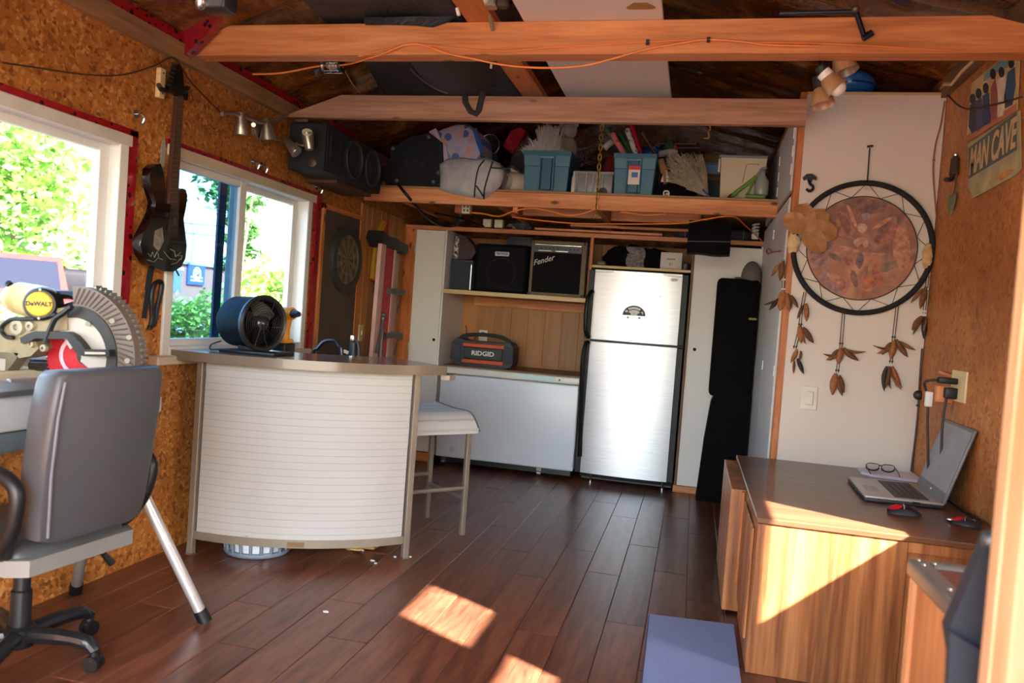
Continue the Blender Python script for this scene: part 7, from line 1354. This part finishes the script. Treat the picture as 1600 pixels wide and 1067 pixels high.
# ------------------------------------------------------------------ outside the windows
BARK = P((96, 78, 60), .9, 0, .2, 20)
LF = [NT('leaf_%d' % k) for k in range(3)]
for n_, (a, c) in zip(LF, (((58, 104, 36), (136, 176, 76)), ((40, 84, 40), (96, 140, 76)), ((92, 140, 50), (170, 200, 96)))):
    n_.set(rough=.5); oi = n_.noise(n_.coord(), 2.5, 4, .7); n_.l(n_.ramp(oi, [(.3, a), (.7, c)]), n_.b, 0)
    tl_ = n_.n('BsdfTranslucent'); n_.l(n_.ramp(oi, [(.3, a), (.7, c)]), tl_, 0); mx = n_.n('MixShader'); mx.inputs[0].default_value = .4; n_.l(n_.b, mx, 1); n_.l(tl_, mx, 2); n_.l(mx, n_.out)
def tree(name, label, loc, h, r, n, mat, ls, seed, trunk=.09, low=.25):
    t = T(name, label, 'tree' if 'tree' in name else 'shrub', loc, group='greenery outside the windows'); rnd = random.Random(seed); L = V(loc)
    part('trunk', BARK, t, lambda b: [b.tube(smoothpath([L+V((dx*.1, dy*.1, 0)), L+V((dx*.3, dy*.3, h*.35)), L+V((dx, dy, h*.8))]), [trunk*(1-.8*i/12) for i in range(13)], 7) for dx, dy in ((0, 0), (r*.4, .2*r), (-.35*r, r*.3), (.1*r, -.45*r))])
    b = MB(); cl_ = [(V((rnd.uniform(-1, 1)*r*.75, rnd.uniform(-1, 1)*r*.75, h*rnd.uniform(low, .95))), r*rnd.uniform(.25, .5)) for _ in range(22)]
    for k in range(n):
        c_, cr = rnd.choice(cl_); d = V((rnd.gauss(0, 1), rnd.gauss(0, 1), rnd.gauss(0, .8))).normalized()*cr*rnd.uniform(.5, 1.05); p = L+c_+d
        x = V((rnd.gauss(0, 1), rnd.gauss(0, 1), rnd.gauss(0, .6))).normalized(); y = x.cross(V((rnd.gauss(0, 1), rnd.gauss(0, 1), rnd.gauss(0, 1)))).normalized(); s_ = ls*rnd.uniform(.6, 1.2)
        b.add([p-x*s_, p+y*s_*.45, p+x*s_, p-y*s_*.45], [(0, 1, 2, 3)])
    o = b.obj('foliage', mat, t, smooth=False); o['kind'] = 'stuff'; return t
GZ = -.18
tree('leafy_tree', 'pale green tree filling the upper part of the first window', (-16.5, 15.6, GZ), 6.6, 2.4, 3200, LF[2].m, .17, 1)
tree('leafy_tree', 'bushy tree behind the red truck at far left', (-15, 13.2, GZ), 5.2, 2.3, 3600, LF[0].m, .16, 2)
tree('leafy_tree', 'darker tree seen through the tinted pane beside the blue stile', (-9.0, 13.95, GZ), 3.7, .38, 1800, LF[1].m, .10, 3, .07, .30)
tree('leafy_tree', 'overhanging tree at the top of the tinted pane', (-7.0, 10.85, GZ), 3.9, .5, 700, LF[1].m, .09, 9, .05, .72)
tree('leafy_shrub', 'bright green shrub filling the open right half of the second window', (-5.0, 9.35, GZ), 1.8, .72, 3000, LF[2].m, .08, 4, .04, .12)
tree('leafy_shrub', 'second bright green shrub behind the right end of the second window', (-6.3, 13.7, GZ), 2.1, 1.1, 2400, LF[0].m, .10, 5, .05, .15)
tree('leafy_shrub', 'low green hedge bush below the tinted pane', (-8.2, 11.7, GZ), 1.3, .8, 2600, LF[0].m, .08, 6, .04, .2)
tree('leafy_shrub', 'yellow green shrub in front of the red truck at far left', (-5.6, 5.15, GZ), 1.25, .5, 1800, LF[2].m, .08, 7, .03, .2)
# deep red truck
t = T('red_truck', 'deep red pickup truck parked outside the first window', 'truck', (-11.2, 11.0, GZ)); RT = P((118, 22, 20), .6, 0, .08, 8, 0, 60, 0, .1); M6 = Matrix.Translation((-11.2, 10.9, GZ)) @ Matrix.Rotation(R(-40), 4, 'Z')
part('body', RT, t, lambda b: b.bb((-1.9, -.85, .45), (1.9, .85, 1.22), .12, 3, M6)); part('cab', RT, t, lambda b: b.add([M6 @ V(p) for p in ((-1.3, -.8, 1.2), (.6, -.8, 1.2), (.6, .8, 1.2), (-1.3, .8, 1.2), (-.95, -.68, 1.86), (.35, -.68, 1.86), (.35, .68, 1.86), (-.95, .68, 1.86))], [(4, 5, 6, 7), (0, 1, 5, 4), (1, 2, 6, 5), (2, 3, 7, 6), (3, 0, 4, 7)]))
WG = P((16, 20, 34), .7, 0, .1, 8, 0, 60, 0, .08); part('side_window', WG, t, lambda b: [b.add([M6 @ V((x, s_*.752, z)) for x, z in ((-.95, 1.28), (.35, 1.28), (.2, 1.72), (-.78, 1.72))], [(0, 1, 2, 3) if s_ < 0 else (3, 2, 1, 0)]) for s_ in (-1, 1)]); part('windshield', WG, t, lambda b: b.add([M6 @ V(p) for p in ((.575, -.68, 1.28), (.575, .68, 1.28), (.40, .62, 1.78), (.40, -.62, 1.78))], [(0, 1, 2, 3)]))
part('grille', P((36, 34, 34), .5), t, lambda b: b.bb((1.88, -.62, .62), (1.93, .62, 1.02), .02, 1, M6)); part('bumper', P((50, 48, 48), .5), t, lambda b: b.bb((1.86, -.86, .40), (2.02, .86, .60), .03, 2, M6)); part('headlight', P((220, 220, 220), .2), t, lambda b: [b.bb((1.88, s_-.12, .78), (1.94, s_+.12, .98), .02, 1, M6) for s_ in (-.66, .66)])
for x in (-1.2, 1.2):
    for s_ in (-1, 1): wh = part('wheel', BLACK, t, lambda b: b.cyl(M6 @ V((x, s_*.62, .36)), M6 @ V((x, s_*.88, .36)), .36, n=24)); part('hubcap', CHROME, wh, lambda b: b.cyl(M6 @ V((x, s_*.885, .36)), M6 @ V((x, s_*.89, .36)), .19, n=18))
t = T('roof_rack_jeep', 'dark vehicle with a chrome roof bar parked beside the red truck', 'car', (-13.2, 15.0, GZ)); M7 = Matrix.Translation((-13.2, 15.0, GZ)) @ Matrix.Rotation(R(-42), 4, 'Z'); DKB = P((22, 20, 24), .6, 0, .1, 8, 0, 60, 0, .1)
part('body', DKB, t, lambda b: b.bb((-1.9, -.85, .42), (1.9, .85, 1.15), .1, 3, M7)); part('cab', DKB, t, lambda b: b.bb((-1.8, -.8, 1.1), (.7, .8, 1.75), .14, 3, M7)); part('roof_bar', CHROME, t, lambda b: [b.tube([M7 @ V(p) for p in ((x, -.7, 1.75), (x, -.7, 1.88), (x, .7, 1.88), (x, .7, 1.75))], .03, 8) for x in (-1.2, .1)]); part('side_window', WG, t, lambda b: [b.bb((-1.5, s_*.80-.01, 1.25), (.4, s_*.80+.01, 1.62), 0, 1, M7) for s_ in (-1, 1)])
for x in (-1.2, 1.2):
    for s_ in (-1, 1): part('wheel', BLACK, t, lambda b: b.cyl(M7 @ V((x, s_*.62, .36)), M7 @ V((x, s_*.88, .36)), .36, n=24))
# brick building with parking sign
t = T('brick_building', 'distant brick and white building with a grey turret and a blue parking sign', 'building', (-30, 43, GZ)); BX, BD = -30, V((0, 1, 0))
BRK = P((104, 72, 60), .9, 0, .12, 6); part('brick_wall', BRK, t, lambda b: b.bb((-31, 36, GZ), (-30, 52, 3.1))); part('white_parapet', P((216, 220, 226), .8), t, lambda b: b.bb((-31.2, 38, 3.1), (-29.9, 52, 4.3))); part('roof_slab', P((120, 126, 140), .8), t, lambda b: b.bb((-36, 36, 2.9), (-29.8, 52, 3.12)))
p_ = PX(292, 362, -30); tw = part('turret', P((120, 128, 150), .8), t, lambda b: b.lathe([(.95, 3.0), (.95, 5.1), (.55, 5.7)], 8, Matrix.Translation((-30.6, p_.y, 0)))); part('turret_roof', P((196, 92, 92), .7), tw, lambda b: b.lathe([(.6, 5.65), (.02, 6.6)], 8, Matrix.Translation((-30.6, p_.y, 0))))
a, c = PX(294, 412, -29.9), PX(318, 446, -29.9); sg = part('parking_sign', P((26, 54, 110), .7), t, lambda b: b.bb((-29.95, a.y, c.z), (-29.85, c.y, a.z))); part('sign_ring', P((230, 232, 238), .5), sg, lambda b: b.tube([V((-29.83, (a.y+c.y)/2+.32*cos(i*pi/10), a.z-.55+.36*sin(i*pi/10))) for i in range(20)], .04, 5, True)); text('P', .55, frame(((-29.83), (a.y+c.y)/2, a.z-.55), (0, 1, 0), (0, 0, 1)), P((236, 238, 242), .5), sg)
part('sign_line', P((190, 200, 220), .5), sg, lambda b: [b.bb((-29.86, a.y+.25, z), (-29.83, c.y-.25, z+.07)) for z in (c.z+.22, c.z+.42)])
for y in (40.2, 45.6, 47.8, 50): w_ = part('window', P((70, 84, 110), .2), t, lambda b: b.bb((-30.02, y, 1.2), (-29.96, y+.9, 2.5))); part('lintel', P((206, 200, 190), .8), w_, lambda b: b.bb((-30.0, y-.1, 2.5), (-29.92, y+1.0, 2.66)))
pw = PX(262, 352, -22); t = T('utility_pole', 'wooden utility pole with dark wires beyond the tinted pane', 'pole', (-22, pw.y, GZ)); part('pole', BARK, t, lambda b: b.cyl((-22, pw.y, GZ), (-22, pw.y, 5.6), .14, .10, 10)); part('crossarm', BARK, t, lambda b: b.bb((-22.9, pw.y-.06, 5.0), (-21.1, pw.y+.06, 5.14)))
for y0_, y1_ in ((345, 356), (360, 372)): part('wire', BLACK, t, lambda b: b.tube(smoothpath([PX(262, y0_, -22), PX(320, (y0_+y1_)/2+1, -22), PX(395, y1_, -22)]), .02, 5))
